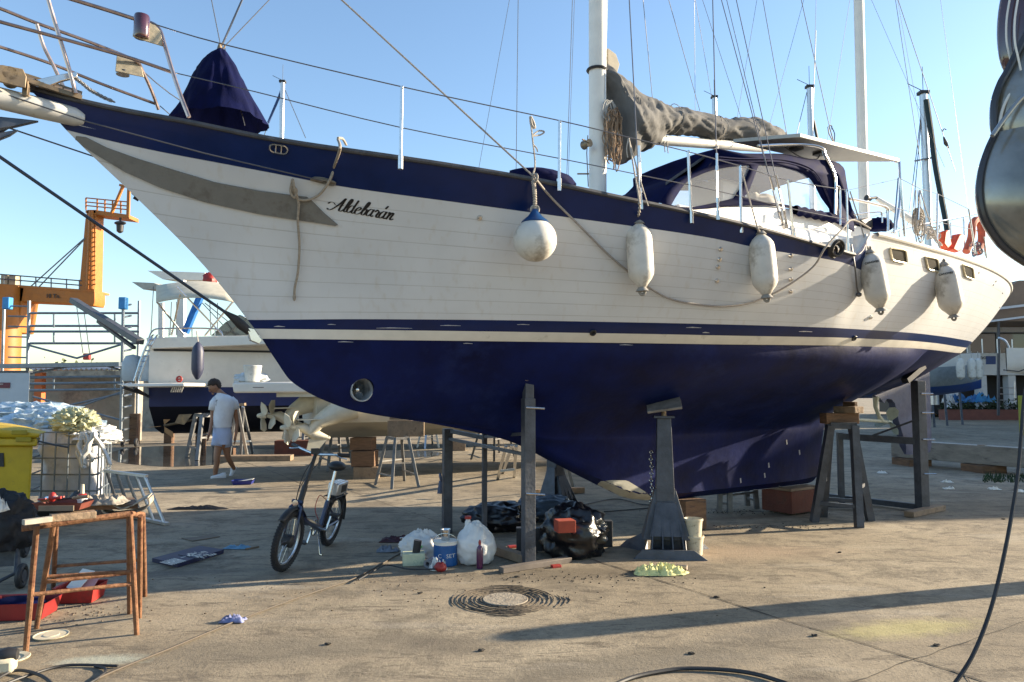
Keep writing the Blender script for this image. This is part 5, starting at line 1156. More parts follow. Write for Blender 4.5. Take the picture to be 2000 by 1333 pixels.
# red trays on the ground
b_=G(142,1180)+V((0,.1,0)); t=thing('mixing_tray','bright red plastic tray with folded papers inside, behind the rusty trestle legs','tray',tuple(b_)); tray(t,b_,.29,.24,.12,.1,redp,None)
MB().prism([b_+V(q) for q in ((-.10,-.02,.1),(.02,-.1,.08),(.07,.06,.2),(-.05,.10,.21))],V((0,0,.004))).build('paper_sheet',stripe,t,smooth=0); MB().prism([b_+V(q) for q in ((-.02,-.04,.1),(.11,-.03,.1),(.11,.1,.18),(.0,.1,.18))],V((0,0,.004))).build('paper_sheet',M('pink_paper',(.5,.25,.25),.8),t,smooth=0)
b_=G(20,1215)+V((0,.12,0)); t=thing('mixing_tray','dark red plastic basin at the left edge holding a navy cover','tray',tuple(b_)); tray(t,b_,.42,.26,.12,.12,M('dark_red_plastic',(.22,.015,.015),.5,0,.2,6),None); MB().ell(b_+V((-.02,0,.09)),(.19,.11,.05)).build('navy_cover',navycloth,t)
# ============================================================ yellow bin, cart
Yb=8.25; b0=G(20,1044); t=thing('wheelie_bin','yellow plastic wheelie bin with a bulging lid at the left edge','bin',tuple(b0))
def bx8(m,a_,b_): m.add(a_+b_,[(3,2,1,0),(4,5,6,7),(0,1,5,4),(1,2,6,5),(2,3,7,6),(3,0,4,7)])
m=MB(); xr0=at(55,1040,Yb).x; xr1=at(71,880,Yb).x; bx8(m,[V((-6.5,Yb,.05)),V((xr0,Yb,.05)),V((xr0-.38,Yb+.55,.05)),V((-6.5,Yb+.55,.05))],[V((-6.6,Yb-.06,1.0)),V((xr1,Yb-.06,1.0)),V((xr1-.48,Yb+.65,1.0)),V((-6.6,Yb+.65,1.0))]); m.build('bin_body',yel,t,smooth=0,bevel=.03)
m=MB()
m.prism([V((-6.65,Yb-.13,.985)),V((xr1+.09,Yb-.13,.985)),V((xr1-.47,Yb+.69,.985)),V((-6.65,Yb+.69,.985))],Z*.09); m.build('rim',yel,t,bevel=.02)
m=MB(); rows=[]
for i in range(9):
    f=i/8; x=-6.65+(xr1+.1+6.65)*f; hh=.15*(1-.65*f**3); rows.append([V((x,Yb-.13,1.08)),V((x,Yb-.12,1.08+hh*.7)),V((x,Yb,1.08+hh)),V((x-.28*f,Yb+.3,1.08+hh*1.1)),V((x-.52*f,Yb+.68,1.1))])
m.grid(rows); m.add(rows[-1],[(0,1,2,3,4)]); m.build('bin_lid',yel,t,smooth=60,solid=.02)
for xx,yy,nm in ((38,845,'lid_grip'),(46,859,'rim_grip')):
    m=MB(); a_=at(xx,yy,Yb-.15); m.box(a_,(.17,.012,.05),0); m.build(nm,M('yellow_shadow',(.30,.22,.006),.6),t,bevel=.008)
m=MB(); m.prism([at(x,y,Yb-.06) for x,y in [(-20,885),(7,885),(7,912),(-20,912)]],(0,.01,0)); m.build('dark_sticker',black,t)
tag(MB().tube([at(75,862,8.0),at(100,868,7.95),at(132,874,7.9)],.01,6).build('bent_rod',black,None),'thin black rod sticking out from under the yellow bin lid','rod')
# hand cart with a black bag
b0=G(18,1150); t=thing('hand_cart','black two-wheeled cart at the left edge, loaded with a black bag','cart',tuple(b0))
for x,y,r_,Y_ in ((42,1128,.098,6.1),(48,1075,.09,7.2)):
    c=at(x,y,Y_); c.z=r_; w_=MB(); w_.torus(c,(1,.25,0),r_*.78,r_*.26,28,8); q=w_.build('tyre',black,t); MB().lathe([(0,-.02),(r_*.5,-.02),(r_*.5,.02),(0,.02)],c,(1,.25,0),16).build('wheel_hub',darksteel,q)
MB().tube([G(42,1128)+Z*.1,G(-40,1120)+Z*.1],.014,8).build('axle',darksteel,t); MB().tube([at(33,1000,6.4),at(34,1060,6.3),at(30,1120,6.15),at(-30,1150,6.0)],.016,8).build('frame_tube',darksteel,t)
MB().prism([at(x,y,6.3) for x,y in [(-30,1070),(30,1075),(34,1105),(-30,1110)]],(0,.05,0)).build('cart_plate',darksteel,t)
g=at(5,1025,6.3); bagt('rubbish_bag','tall black sack hanging over the cart at the left edge',g,(.26,.2,.27),40,M('black_cloth',(.01,.01,.013),.7,0,.3,8,bump=.3),.15,None,2.,group=None)
crumple('white_rag',stripe,at(-5,1000,6.05),(.15,.15),.12,14,16,None,'white rag at the left edge hanging on the black sack','rag')
# ============================================================ cage container with plastic waste
Yc=9.2; galv=M('galvanised_cage',(.16,.19,.22),.5,.5,.2,10)
cx0=at(60,900,Yc).x; cx1=at(192,900,Yc).x; zt=at(130,845,Yc).z; b0=V(((cx0+cx1)/2,Yc+.4,0)); t=thing('cage_container','square galvanised cage container with white sacks inside, between the yellow bin and the ladder','cage container',tuple(b0))
dep=.8; rot=0
def cpt(u,v,z): return V((cx0+(cx1-cx0)*u-v*.28,Yc+dep*v,z))
for z_ in [.16,.36,.56,.76,.93,zt]:
    MB().tube([cpt(0,0,z_),cpt(1,0,z_),cpt(1,1,z_),cpt(0,1,z_),cpt(0,0,z_)],.010,6).build('cage_bar',galv,t)
for u in [0,.17,.36,.55,.73,.88,1]: MB().tube([cpt(u,0,.1),cpt(u,0,zt)],.010,6).build('cage_bar',galv,t)
for v in [.25,.5,.75,1]: MB().tube([cpt(1,v,.1),cpt(1,v,zt)],.010,6).build('cage_bar',galv,t)
m=MB(); m.box(cpt(.5,.5,.06),(cx1-cx0+.1,dep+.1,.12)); m.build('pallet',black,t)
sack=M('woven_sack',(.50,.51,.54),.75,0,.1,7,dirt=(.33,.34,.38),dscale=4,bump=.35,bscale=16)
m=MB(); rows=[]
for i in range(24):
    z_=.13+(zt-.1)*i/23; row=[]
    for j in range(60):
        a_=2*PI*j/60; c_,s_=math.cos(a_),math.sin(a_); x=math.copysign(abs(c_)**.4,c_); y=math.copysign(abs(s_)**.4,s_); p=cpt(.5+.46*x,.5+.44*y,z_); k=.05*ridge((p.x*2,p.y*2,p.z*1.2),1.3,3)
        row.append(p+V((x,y,0))*(k-.06))
    rows.append(row)
m.grid(rows,closed=True); m.add(rows[-1],[tuple(range(60))]); sk_=m.build('sack',sack,None,smooth=60); tag(sk_,'big white woven sack standing inside the galvanised cage','sack')
clearp=M('milky_film',(.36,.47,.56),.35,0,.25,7,dirt=(.62,.66,.68),dscale=8,dth=.5,bump=.6,bscale=14)
m=bag(MB(),at(70,835,9.5)+V((0,.3,-.02)),(.62,.35,.22),51,.26,2.6,64,36); tag(m.build('plastic_film',clearp,None,smooth=40),'heap of milky bluish plastic film piled behind the yellow bin on the cage','plastic film')
m=bag(MB(),at(30,812,10.2)+V((0,.3,0)),(.75,.3,.16),57,.26,2.8,64,30); tag(m.build('plastic_film',clearp,None,smooth=40),'far crumpled translucent sheeting along the top, in front of the white container','plastic film')
m=bag(MB(),at(165,850,9.3)+V((0,.2,-.03)),(.28,.3,.13),61,.3,3,40,24); tag(m.build('plastic_film',whitebag,None,smooth=40),'white torn sheeting spilling over the right corner of the cage','plastic film')
lime=M('lime_cloth',(.40,.41,.27),.85,0,.14,9)
m=bag(MB(),at(138,825,9.25)+V((0,.1,.0)),(.24,.2,.15),66,.34,3.2,72,44); tag(m.build('lime_cloth',lime,None,smooth=60),'pale lime-yellow cloth heaped on top of the plastic waste','cloth')
m=MB(); rg=random.Random(8)
for i in range(7):
    p=cpt(.86+rg.uniform(-.1,.12),0,zt)+V((0,-.03,0)); pts=[p]; 
    for k in range(5): pts.append(pts[-1]+V((rg.uniform(-.05,.06),rg.uniform(-.02,.02),-rg.uniform(.05,.12))))
    rows=[[q+V((-.03,0,0)),q+V((.0,-.02,.01)),q+V((.03,0,0))] for q in smooth_path(pts,3)]; m.grid(rows)
tag(m.build('torn_plastic',whitebag,None,solid=.002),'torn white plastic strips dangling from the right corner of the cage','plastic strips')
b_=cpt(.98,0,.22)+V((-.02,-.12,0)); t=thing('dirty_jar','cloudy glass jar standing at the foot of the cage','jar',tuple(G(188,1000))); MB().lathe([(.05,0),(.07,.02),(.07,.13),(.04,.19),(.045,.2)],G(188,1000),Z,20).build('jar_body',M('cloudy_glass',(.2,.2,.17),.2,0,.2,9,coat=.5),t)
# ladder lying against the cage
ldr=thing('aluminium_ladder','grey aluminium ladder lying tilted on the ground beside the cage','ladder',tuple(G(270,1020)))
La,Lb=at(205,920,9.0),at(287,930,9.0); Lc,Ld=G(232,1008),G(327,1027)
MB().bar(La,Lb,.06,.03).build('rail',alu,ldr); MB().bar(Lc+Z*.03,Ld+Z*.02,.06,.03).build('rail',alu,ldr)
for f in (.04,.27,.5,.73,.94): MB().tube([La.lerp(Lb,f),(Lc+Z*.03).lerp(Ld+Z*.02,f)],.018,8).build('rung',alu,ldr)
# ============================================================ electric folding bicycle
def bike():
    fw_=G(552,1116); rw_=G(640,1066); ax=(fw_-rw_).normalized(); L=(fw_-rw_).length
    t=thing('electric_bicycle','dark blue folding electric bicycle with a battery on its rack, on a kickstand','bicycle',tuple((fw_+rw_)/2),0)
    lean=.17; up=(Z+ax.cross(Z)*-lean).normalized(); sd_=ax.cross(up).normalized()
    o=rw_
    def q(f,z,s=0): return o+ax*f+up*z+sd_*s
    frm=M('bike_frame',(.012,.02,.06),.3,.2,.2,8,coat=.5); rubber=M('tyre_rubber',(.015,.015,.017),.8,0,.3,20,bump=.6,bscale=60)
    # steering axis
    st=.06; fx=(ax*math.cos(st)+sd_*-math.sin(st)*-1).normalized() if False else (ax*math.cos(st)-sd_*math.sin(st)*(1 if sd_.x>0 else -1)).normalized()
    fc=q(L,.27); rc=q(0,.27)
    def wheel(c,dirv,nm):
        n_=dirv.cross(up).normalized()
        w=MB().torus(c,n_,.235,.029,44,10)
        for i in range(60):
            a_=2*PI*i/60; e=(dirv*math.cos(a_)+up*math.sin(a_)); w.box(c+e*.265,(.008,.04,.008),Matrix((n_.cross(e),n_,e)).transposed())
        wo=w.build('wheel',rubber,t)
        MB().torus(c,n_,.203,.011,40,6).build('rim',alu,wo)
        m=MB()
        for i in range(20):
            a_=2*PI*i/20; e=(dirv*math.cos(a_)+up*math.sin(a_)); f=(dirv*math.cos(a_+.5)+up*math.sin(a_+.5)); m.tube([c+f*.04+n_*(.02 if i%2 else -.02),c+e*.2],.0022,4)
        m.build('spokes',steel,wo)
        MB().lathe([(.02,-.06),(.055,-.04),(.06,0),(.055,.04),(.02,.06)],c,n_,18).build('hub_motor',black,wo)
        return n_
    nf_=wheel(fc,fx,'f'); nr=wheel(rc,ax,'r')
    head0=q(L-.10,.60); head1=q(L-.17,.74)
    cr=fc+up*.29
    m=MB()
    for s_ in(-1,1): m.tube([fc+nf_*.055*s_,cr+nf_*.05*s_-fx*.03,cr+up*.05-fx*.05],[.012,.016,.016],8)
    m.tube([cr+up*.05-fx*.05+nf_*.05,cr+up*.05-fx*.05-nf_*.05],.018,8); m.tube([cr+up*.05-fx*.05,head0],.018,8); m.build('fork',frm,t)
    m=MB(); m.tube([head0-up*.06,head1],.026,10); stemtop=head1+up*.28-ax*.12; m.tube([head1,stemtop],[.02,.017],10); m.build('handlebar_stem',black,t)
    m=MB(); hb=nf_ if nf_.x>0 else -nf_
    pts=[stemtop-hb*.29-fx*.10+up*.03,stemtop-hb*.16-fx*.02+up*.02,stemtop,stemtop+hb*.16-fx*.02+up*.02,stemtop+hb*.29-fx*.10+up*.03]; m.tube(smooth_path(pts,4),.013,8); hbo=m.build('handlebar',steel,t)
    for e,f in((pts[0],pts[1]),(pts[4],pts[3])): MB().tube([e,e.lerp(f,.75)],.02,8).build('grip',black,hbo); MB().tube([e.lerp(f,.8)+fx*.02,e.lerp(f,.3)+fx*.06-up*.02,e+fx*.05-up*.03],.006,6).build('brake_lever',steel,hbo)
    MB().box(stemtop+up*.03+fx*.03,(.07,.03,.05),.4).build('display',black,hbo)
    # main step-through beam
    m=MB(); bb=q(.34,.24); seat0=q(.24,.50)
    m.tube(smooth_path([head0-up*.02,q(L-.26,.42),q(.52,.31),bb],6),[.034]*18+[.034],10); m.tube([bb-up*.02,seat0],.024,10)
    for s_ in(-1,1): m.tube([bb+sd_*.04*s_,rc+sd_*.06*s_],.012,6); m.tube([seat0-up*.04,rc+sd_*.06*s_],.011,6)
    m.build('frame',frm,t)
    m=MB(); m.tube([seat0-up*.05,q(.17,.80)],.015,10); m.build('seat_post',steel,t)
    m=MB(); c=q(.15,.84); rt_=Matrix((ax,sd_,up)).transposed(); m.ell(c,(.13,.085,.05),20,12,rot=rt_,fn=lambda d:(1-.0*d.x)*(1 if d.x<.2 else 1-.25*(d.x-.2))); m.build('saddle',black,t,smooth=80)
    m=MB(); m.box(q(.0,.60,0),(.30,.11,.13),Matrix((ax,sd_,up)).transposed()); bt=m.build('battery',alu,t,bevel=.012)
    MB().box(q(-.03,.60,0)-ax*.0,(.16,.115,.08),Matrix((ax,sd_,up)).transposed()).build('battery_panel',black,bt,bevel=.006)
    for i in range(3): MB().box(q(.04,.667,-.035+.035*i),(.29,.012,.006),Matrix((ax,sd_,up)).transposed()).build('battery_ridge',steel,bt)
    m=MB()
    for s_ in(-1,1): m.tube([q(-.16,.53,.06*s_),q(.2,.53,.06*s_)],.006,6); m.tube([q(-.12,.53,.06*s_),rc+sd_*.07*s_],.005,6)
    for f in(-.16,-.05,.06,.17): m.tube([q(f,.53,-.06),q(f,.53,.06)],.005,6)
    m.build('rack',black,t)
    for c,dv,a0,a1 in((rc,ax,PI*.25,PI*1.05),(fc,fx,PI*.25,PI*.8)):
        m=MB(); rows=[]; n_=dv.cross(up).normalized()
        for i in range(17):
            a_=a0+(a1-a0)*i/16; e=(dv*math.cos(a_)+up*math.sin(a_)); rows.append([c+e*.285+n_*-.035,c+e*.30+n_*-.02,c+e*.305,c+e*.30+n_*.02,c+e*.285+n_*.035])
        m.grid(rows); m.build('mudguard',black,t,solid=.004)
    cc=bb; m=MB(); m.torus(cc+sd_*.05,sd_,.075,.008,28,6); 
    for i in range(5):
        a_=2*PI*i/5; m.tube([cc+sd_*.05,cc+sd_*.05+(ax*math.cos(a_)+up*math.sin(a_))*.075],.006,5)
    m.tube([cc+sd_*.07,cc+sd_*.08+ax*.05-up*.15],.011,8); m.tube([cc-sd_*.07,cc-sd_*.08-ax*.05+up*.15],.011,8); m.tube([cc-sd_*.08,cc+sd_*.08],.015,8); m.build('crankset',steel,t)
    for s_,d_ in((1,ax*.05-up*.15),(-1,-ax*.05+up*.15)): MB().box(cc+sd_*.12*s_+d_,(.09,.08,.02),Matrix((ax,sd_,up)).transposed()).build('pedal',black,t)
    k0=q(.30,.22,.03); kx=G(626,1086); MB().tube([k0,k0.lerp(kx,.95),kx+V((.02,-.01,.01))],.009,8).build('kickstand',steel,t)
    m=MB(); m.tube(smooth_path([stemtop-fx*.03,head1+fx*.08+up*.1,head0+fx*.07,q(L-.25,.45,.04),q(.4,.36,.04)],6),.004,5); m.tube(smooth_path([stemtop+fx*.03+hb*.1,head1+fx*.1,head0+fx*.05-up*.1,cr+fx*.03],6),.004,5); m.build('brake_cable',black,t)
    m=MB(); m.tube(smooth_path([q(.22,.50,.02),q(.36,.56,.05),q(.42,.44,.05),q(.33,.32,.03)],6),.004,5); m.build('power_cable',redp,t)
    MB().lathe([(0,0),(.025,.005),(.028,.03),(0,.032)],head0+fx*.05,fx,14).build('headlamp',steel,t)
bike()
# ============================================================ walking man
def skin(name,verts,edges,mat,parent,sub=2,root=0):
    me=bpy.data.meshes.new(name); inv=WM[parent.name].inverted(); me.from_pydata([inv@V(v[0]) for v in verts],edges,[])
    o=bpy.data.objects.new(name,me); COL.objects.link(o); o.parent=parent; WM[o.name]=WM[parent.name]; me.materials.append(mat)
    o.modifiers.new('skin','SKIN'); sk2=me.skin_vertices[0].data
    for i,v in enumerate(verts):
        r_=v[1]; sk2[i].radius=r_ if isinstance(r_,tuple) else (r_,r_); sk2[i].use_root=(i==root)
    md=o.modifiers.new('sub','SUBSURF'); md.levels=sub; md.render_levels=sub
    for m_ in o.modifiers:
        if m_.type=='SKIN': m_.use_smooth_shade=True
    return o
def man():
    f=G(432,933); Y_=f.y; t=thing('person','man in a white T-shirt and light blue shorts walking with his head bowed','person',tuple(f))
    k=Y_/F
    def P(x,y,dy=0): return at(x,y,Y_+dy)
    skn=M('skin',(.28,.14,.08),.5,0,.1,9); tsh=M('white_tshirt',(.62,.64,.68),.85,0,.08,6,bump=.8,bscale=9); sho=M('light_blue_shorts',(.40,.48,.68),.85,0,.08,6,bump=.3,bscale=12); hair=M('dark_hair',(.03,.018,.012),.7,0,.3,30,bump=.8,bscale=90)
    v=[(P(434,868),(.115,.085)),(P(436,835),(.125,.09)),(P(438,800),(.15,.10)),(P(436,778),(.14,.085)),(P(431,768),(.055,.055)),(P(424,760,-.02),(.052,.055)),
       # legs
       (P(426,868,-.04),.085),(P(423,896,-.1),.058),(P(424,905,-.1),.052),(P(421,918,-.08),.05),(P(420,932,-.06),.034),
       (P(441,868,.06),.085),(P(444,890,.08),.058),(P(447,898,.1),.052),(P(453,908,.25),.046),(P(458,918,.33),.034),
       # arms: right (viewer's right) and left
       (P(456,787,.05),.055),(P(460,808,.10),.045),(P(463,824,.12),.038),(P(462,843,.05),.03),(P(460,852,.0),.024),
       (P(418,787,-.05),.05),(P(415,806,-.05),.042),(P(414,822,-.07),.036),(P(411,838,-.16),.03),(P(409,846,-.2),.024)]
    e=[(0,1),(1,2),(2,3),(3,4),(4,5),(0,6),(6,7),(7,8),(8,9),(9,10),(0,11),(11,12),(12,13),(13,14),(14,15),(3,16),(16,17),(17,18),(18,19),(19,20),(3,21),(21,22),(22,23),(23,24),(24,25)]
    n0=len(v)
    def hand(wr,dirv,sidev,ix):
        base=len(v); v.append((wr+dirv*.05,(.034,.018))); e.append((ix,base)); 
        for j,(o_,l_) in enumerate(((-.028,.062),(-.010,.072),(.009,.068),(.026,.054))):
            p0=wr+dirv*.085+sidev*o_; b1=len(v); v.append((p0,.0085)); v.append((p0+dirv*l_*.55+V((0,-.006,0)),.008)); v.append((p0+dirv*l_+V((0,-.02,0)),.0065)); e.extend([(base,b1),(b1,b1+1),(b1+1,b1+2)])
        p0=wr+dirv*.04-sidev*.045; b1=len(v); v.append((p0,.010)); v.append((p0+dirv*.045-sidev*.01,.008)); e.extend([(base,b1),(b1,b1+1)])
    hand(v[20][0],V((-.05,-.1,-1)).normalized(),V((0,1,0)),20); hand(v[25][0],V((-.1,-.25,-1)).normalized(),V((0,1,0)),25)
    skin('body',v,e,skn,t,2)
    # head turned down to the left, with face
    hc=P(419,757,-.03); fd=V((-.72,-.45,-.52)).normalized(); rt_=fd.cross(Z).normalized(); upv=rt_.cross(fd).normalized(); Rm=Matrix((fd,-rt_,upv)).transposed()
    m=MB()
    def hf(d):
        a_=1.
        if d.x>0 and d.z<-.2: a_*=1-.10*(-d.z)
        if d.z<-.3: a_*=.93
        return a_
    m.ell(hc,(.10,.078,.122),28,20,rot=Rm,fn=hf)
    def hp(x,y,z): return hc+Rm@V((x,y,z))
    m.ell(hp(.098,0,-.012),(.022,.013,.026),10,8,rot=Rm); m.ell(hp(.088,0,.028),(.016,.05,.010),10,6,rot=Rm); m.ell(hp(.082,0,-.085),(.022,.03,.022),10,8,rot=Rm)
    for s_ in(-1,1): m.ell(hp(-.005,.08*s_,-.008),(.02,.01,.033),8,8,rot=Rm)
    hd=m.build('head',skn,t,smooth=80)
    for s_ in(-1,1): MB().ell(hp(.09,.031*s_,.012),(.009,.015,.008),10,8,rot=Rm).build('eye',black,hd)
    MB().ell(hp(.09,0,-.052),(.012,.026,.007),10,6,rot=Rm).build('mouth',M('lips',(.28,.09,.07),.5),hd)
    m=MB(); m.ell(hp(-.02,0,.04),(.122,.098,.122),34,24,rot=Rm,fn=lambda d:(1+.09*noise.noise(d*6)+.05*noise.noise(d*15)) if (d.z>.05-.0 or d.x<-.1) and not (d.x>.55 and d.z<.35) else .72); m.build('hair',hair,t,smooth=60)
    # T-shirt
    def loft(secs,mat,nm,n=32,fold=.012):
        m=MB(); rows=[]
        for i,(x,y,rx,ry,dy) in enumerate(secs):
            c=P(x,y,dy); rows.append([c+V((math.cos(a_)*rx,math.sin(a_)*ry,.0))*(1+fold*8*noise.noise(V((math.cos(a_)*3,math.sin(a_)*3,i*.9)))) for a_ in [2*PI*j/n for j in range(n)]])
        m.grid(rows,closed=True); return m.build(nm,mat,t,smooth=70,subsurf=1)
    shirt=loft([(434,835,.17,.15,0),(434,826,.172,.15,0),(436,812,.172,.15,0),(438,800,.188,.155,0),(438,790,.20,.155,0),(437,781,.20,.145,0),(435,774,.15,.125,0),(433,771,.09,.08,0),(431,768,.066,.066,0)],tsh,'tshirt')
    m=MB(); m.tube([P(449,781,.03),P(456,787,.06),P(460,800,.08)],[.08,.083,.08],16,cap=False); m.build('sleeve',tsh,shirt,smooth=70,solid=.004)
    m=MB(); m.tube([P(424,781,-.03),P(418,788,-.06),P(415,802,-.07)],[.085,.08,.072],16,cap=False); m.build('sleeve',tsh,shirt,smooth=70,solid=.004)
    loft([(434,829,.15,.125,0),(434,838,.158,.13,0),(434,850,.172,.14,.0),(434,862,.17,.135,0),(434,868,.165,.13,0)],sho,'shorts')
    m=MB(); m.tube([P(428,850,-.02),P(425,862,-.05),P(423,872,-.07)],[.105,.10,.10],18,cap=False); m.build('shorts_leg',sho,t,smooth=70,solid=.005)
    m=MB(); m.tube([P(440,850,.03),P(442,862,.06),P(443,872,.08)],[.105,.10,.10],18,cap=False); m.build('shorts_leg',sho,t,smooth=70,solid=.005)
    shoe=M('white_shoe',(.62,.63,.65),.6,0,.08,10)
    def shoeb(c,d,upv_):
        sd2=d.cross(upv_).normalized(); m=MB(); rows=[]
        for f,w_,h_ in((-.085,.025,.05),(-.07,.036,.085),(-.02,.038,.085),(.04,.04,.06),(.10,.046,.045),(.15,.04,.035),(.18,.02,.02)):
            cc=c+d*f; rows.append([cc+sd2*math.cos(a_)*w_+upv_*(max(0,math.sin(a_))*h_-(.012 if math.sin(a_)<0 else 0)) for a_ in [2*PI*j/14 for j in range(14)]])
        m.grid(rows,closed=True); m.add(rows[0],[tuple(range(14))]); m.add(rows[-1],[tuple(range(14))]); o=m.build('shoe',shoe,t,smooth=60); 
    g=G(418,937,.014); shoeb(V((g.x,f.y-.1,.014)),V((-.93,-.36,0)).normalized(),Z)
    d=V((-.35,-.3,-.88)).normalized(); shoeb(P(457,921,.36),d,V((-.75,-.3,.6)).normalized())
    m=MB(); m.torus(P(424,784,-.135),(0,1,0),.02,.004,12,5); m.torus(P(424,791,-.135),(0,1,0),.022,.004,12,5); m.build('sunglasses',black,shirt)
man()
# ============================================================ background
def poleY(px,y0,y1,Y_,r_,lab,name='background_mast',extra=None,mat=None):
    t=thing(name,lab,'mast',tuple(at(px,762,Y_)*1)); p0=at(px,y1,Y_);p1=at(px,y0,Y_); p0=V((p1.x,p1.y,1.)); 
    MB().tube([p0,p1],[r_,r_*.9],12).build('pole',mat or alu,t); m=MB(); m.box(p1,(r_*2.4,r_*2,r_*.8)); m.tube([p1,p1+Z*r_*7],r_*.08,5); m.tube([p1+Z*r_*.5,p1+V((-r_*4,0,r_*2.5))],r_*.1,5); m.build('masthead',black,t)
    return t
t=poleY(552,160,270,40,.14,'bare mast with a wind vane just right of the navy sail bag'); 
for dx in(-38,45): MB().tube([at(552,165,40),at(552+dx,270,40)],.02,5).build('stay',wire,t)
MB().tube([at(550,178,40),at(524,240,40)],.07,6).build('furled_sail',M('sail_blue',(.02,.06,.18),.7),t)
t=poleY(1395,190,240,45,.16,'bare mast tip just above the middle of the grey sail cover')
t=poleY(1581,170,280,40,.17,'bare mast behind the white solar panel'); MB().tube([at(1589,236,40),at(1597,275,40)],.08,6).build('furled_sail',black,t); MB().tube([at(1594,60,40),at(1586,270,40)],.015,5).build('stay',wire,t)
for dx in(-22,): MB().tube([at(1576,180,40),at(1576+dx,270,40)],.02,5).build('stay',wire,t)
t=poleY(1803,182,440,30,.16,'tall mast with a dark furled sail beside it, above the orange lifebuoys'); MB().tube(smooth_path([at(1809,195,29.6),at(1820,270,29.6),at(1828,330,29.6),at(1845,420,29.6),at(1850,450,29.6)],4),.11,8).build('furled_sail',M('dark_green_cover',(.012,.03,.035),.7),t)
MB().tube([at(1786,315,29.8),at(1822,308,29.8)],.04,6).build('spreader',alu,t)
for dx in(-30,-22,45): MB().tube([at(1803,190,30),at(1803+dx*1.,440,30)],.018,5).build('stay',wire,t)
# ---- dark glossy boat bow on the right
olive=M('dark_gloss_hull',(.22,.22,.20),.24,.45,.5,1.6,dirt=(.22,.18,.11),dscale=2.4,dth=.52,coat=1)
maroon=M('maroon_gloss',(.045,.012,.014),.15,0,.2,3,coat=1)
db=thing('dark_motorboat','dark glossy motorboat bow overhanging the right edge, close to the camera','boat',(4.6,5.2,0))
def bow(outl,Yc,wk,mat,nm,xend=9.5,n=26,mif=None):
    rows=[]
    for x,y in outl:
        p=at(x,y,Yc); row=[]
        for i in range(-n,n+1):
            f=abs(i)/n; dx_=(f**2)*2.4+f*.0; row.append(V((p.x+dx_,Yc+math.copysign(wk*f**1.1,i),p.z)))
        row=[V((xend,Yc-wk-.0,p.z))]+row+[V((xend,Yc+wk,p.z))]; rows.append(row)
    m=MB().grid(rows,mif=mif); return m.build(nm,mat,db,smooth=70)
def smo(L,k=6): return [(p.x,p.y) for p in smooth_path([V((a_,b_,0)) for a_,b_ in L],k)]
bow(smo([(2090,548),(2040,533),(2000,515),(1960,487),(1935,458),(1915,420),(1908,375),(1913,330),(1925,292),(1939,262)]),4.6,.75,[olive],'lower_hull')
bow(smo([(1941,266),(1936,240),(1937,200),(1948,165),(1962,140),(1985,95),(2004,60),(2030,20)]),4.63,.70,[olive],'upper_hull')
bow(smo([(1964,138),(1955,115),(1950,80),(1950,40),(1955,0),(1965,-40)]),4.75,.62,[maroon],'bulwark')
m=MB(); L=smo([(1972,138),(1966,110),(1960,80),(1960,40),(1966,0),(1972,-30)])
m.tube([at(x+6,y,4.62) for x,y in L],.006,6); m.build('white_piping',stripe,db)
m=MB(); m.tube([at(x+22,y,4.5) for x,y in L],.006,6); m.build('white_piping',stripe,db)
m=MB(); m.tube([at(x,y,4.45) for x,y in smo([(1938,266),(1960,235),(1985,203),(2010,178),(2040,150)])],.014,10); m.build('rub_rail',M('rail_grey',(.22,.24,.26),.2,.2,.1,coat=1),db)
m=MB(); m.tube([at(x,y,4.55) for x,y in smo([(1952,243),(1958,215),(1972,185),(2000,150),(2030,110)])],.009,8); m.build('rub_rail',stripe,db)
for L in ([(2040,533),(2000,515),(1960,487),(1935,458),(1915,420),(1908,375),(1913,330),(1925,292),(1939,262)],[(1940,266),(1936,240),(1937,200),(1948,165),(1962,140),(1985,95),(2004,60),(2030,20)]):
    MB().tube([at(x+5,y,4.57) for x,y in smo(L)],.022,8).build('edge_moulding',M('moulding_dark',(.05,.05,.055),.2,.3,.2,4),db)
# unseen post added off-frame to cast the long shadow across the foreground
pt=thing('shadow_post','unseen grey post added just beyond the right edge to cast the long foreground shadow','post',(6.05,6.66,0))
MB().box((6.05,6.66,.85),(.30,.30,1.7),.2).build('post_body',darksteel,pt,bevel=.06); MB().lathe([(.15,0),(.15,.12),(.09,.24),(0,.28)],(6.05,6.66,1.7),Z,20).build('cap',darksteel,pt)
# ---- motor yacht with stern drives (behind the bow)
creamh=M('cream_hull',(.50,.48,.41),.4,0,.08,4,dirt=(.36,.31,.23),dscale=4,dth=.6); whith=M('bright_hull',(.66,.63,.57),.35,0,.06,4,dirt=(.5,.46,.4),dscale=4,dth=.62)
mb=thing('sterndrive_motorboat','cream motorboat propped on blocks behind the yacht bow, its two stern drives facing left','motorboat',tuple(G(700,937)))
Yq=13.2; vx=V((.93,.36,0)).normalized(); vn=V((vx.y,-vx.x,0)); o0=at(575,860,Yq); o0.z=0
def mbp(s,b,z): return o0+V((0,.9,0))+vx*s+vn*b+Z*z
rows=[]
for s in [0,.02,.8,2,3.5,5,6.5,7.5,8.3,9.0]:
    k=itp(s,[(0,1),(4,1),(7,.75),(8.3,.4),(9,.02)]); r_=itp(s,[(0,0),(5,.05),(8,.35),(9,.9)])
    rows.append([mbp(s,b*k,z+r_*(1-abs(b)/1.4)*.9) for b,z in [(1.35,2.0),(1.32,1.25),(1.2,1.02),(1.08,1.02),(.62,.84),(.58,.88),(0,.68),(-.58,.88),(-.62,.84),(-1.08,1.02),(-1.2,1.02),(-1.32,1.25),(-1.35,2.0)]])
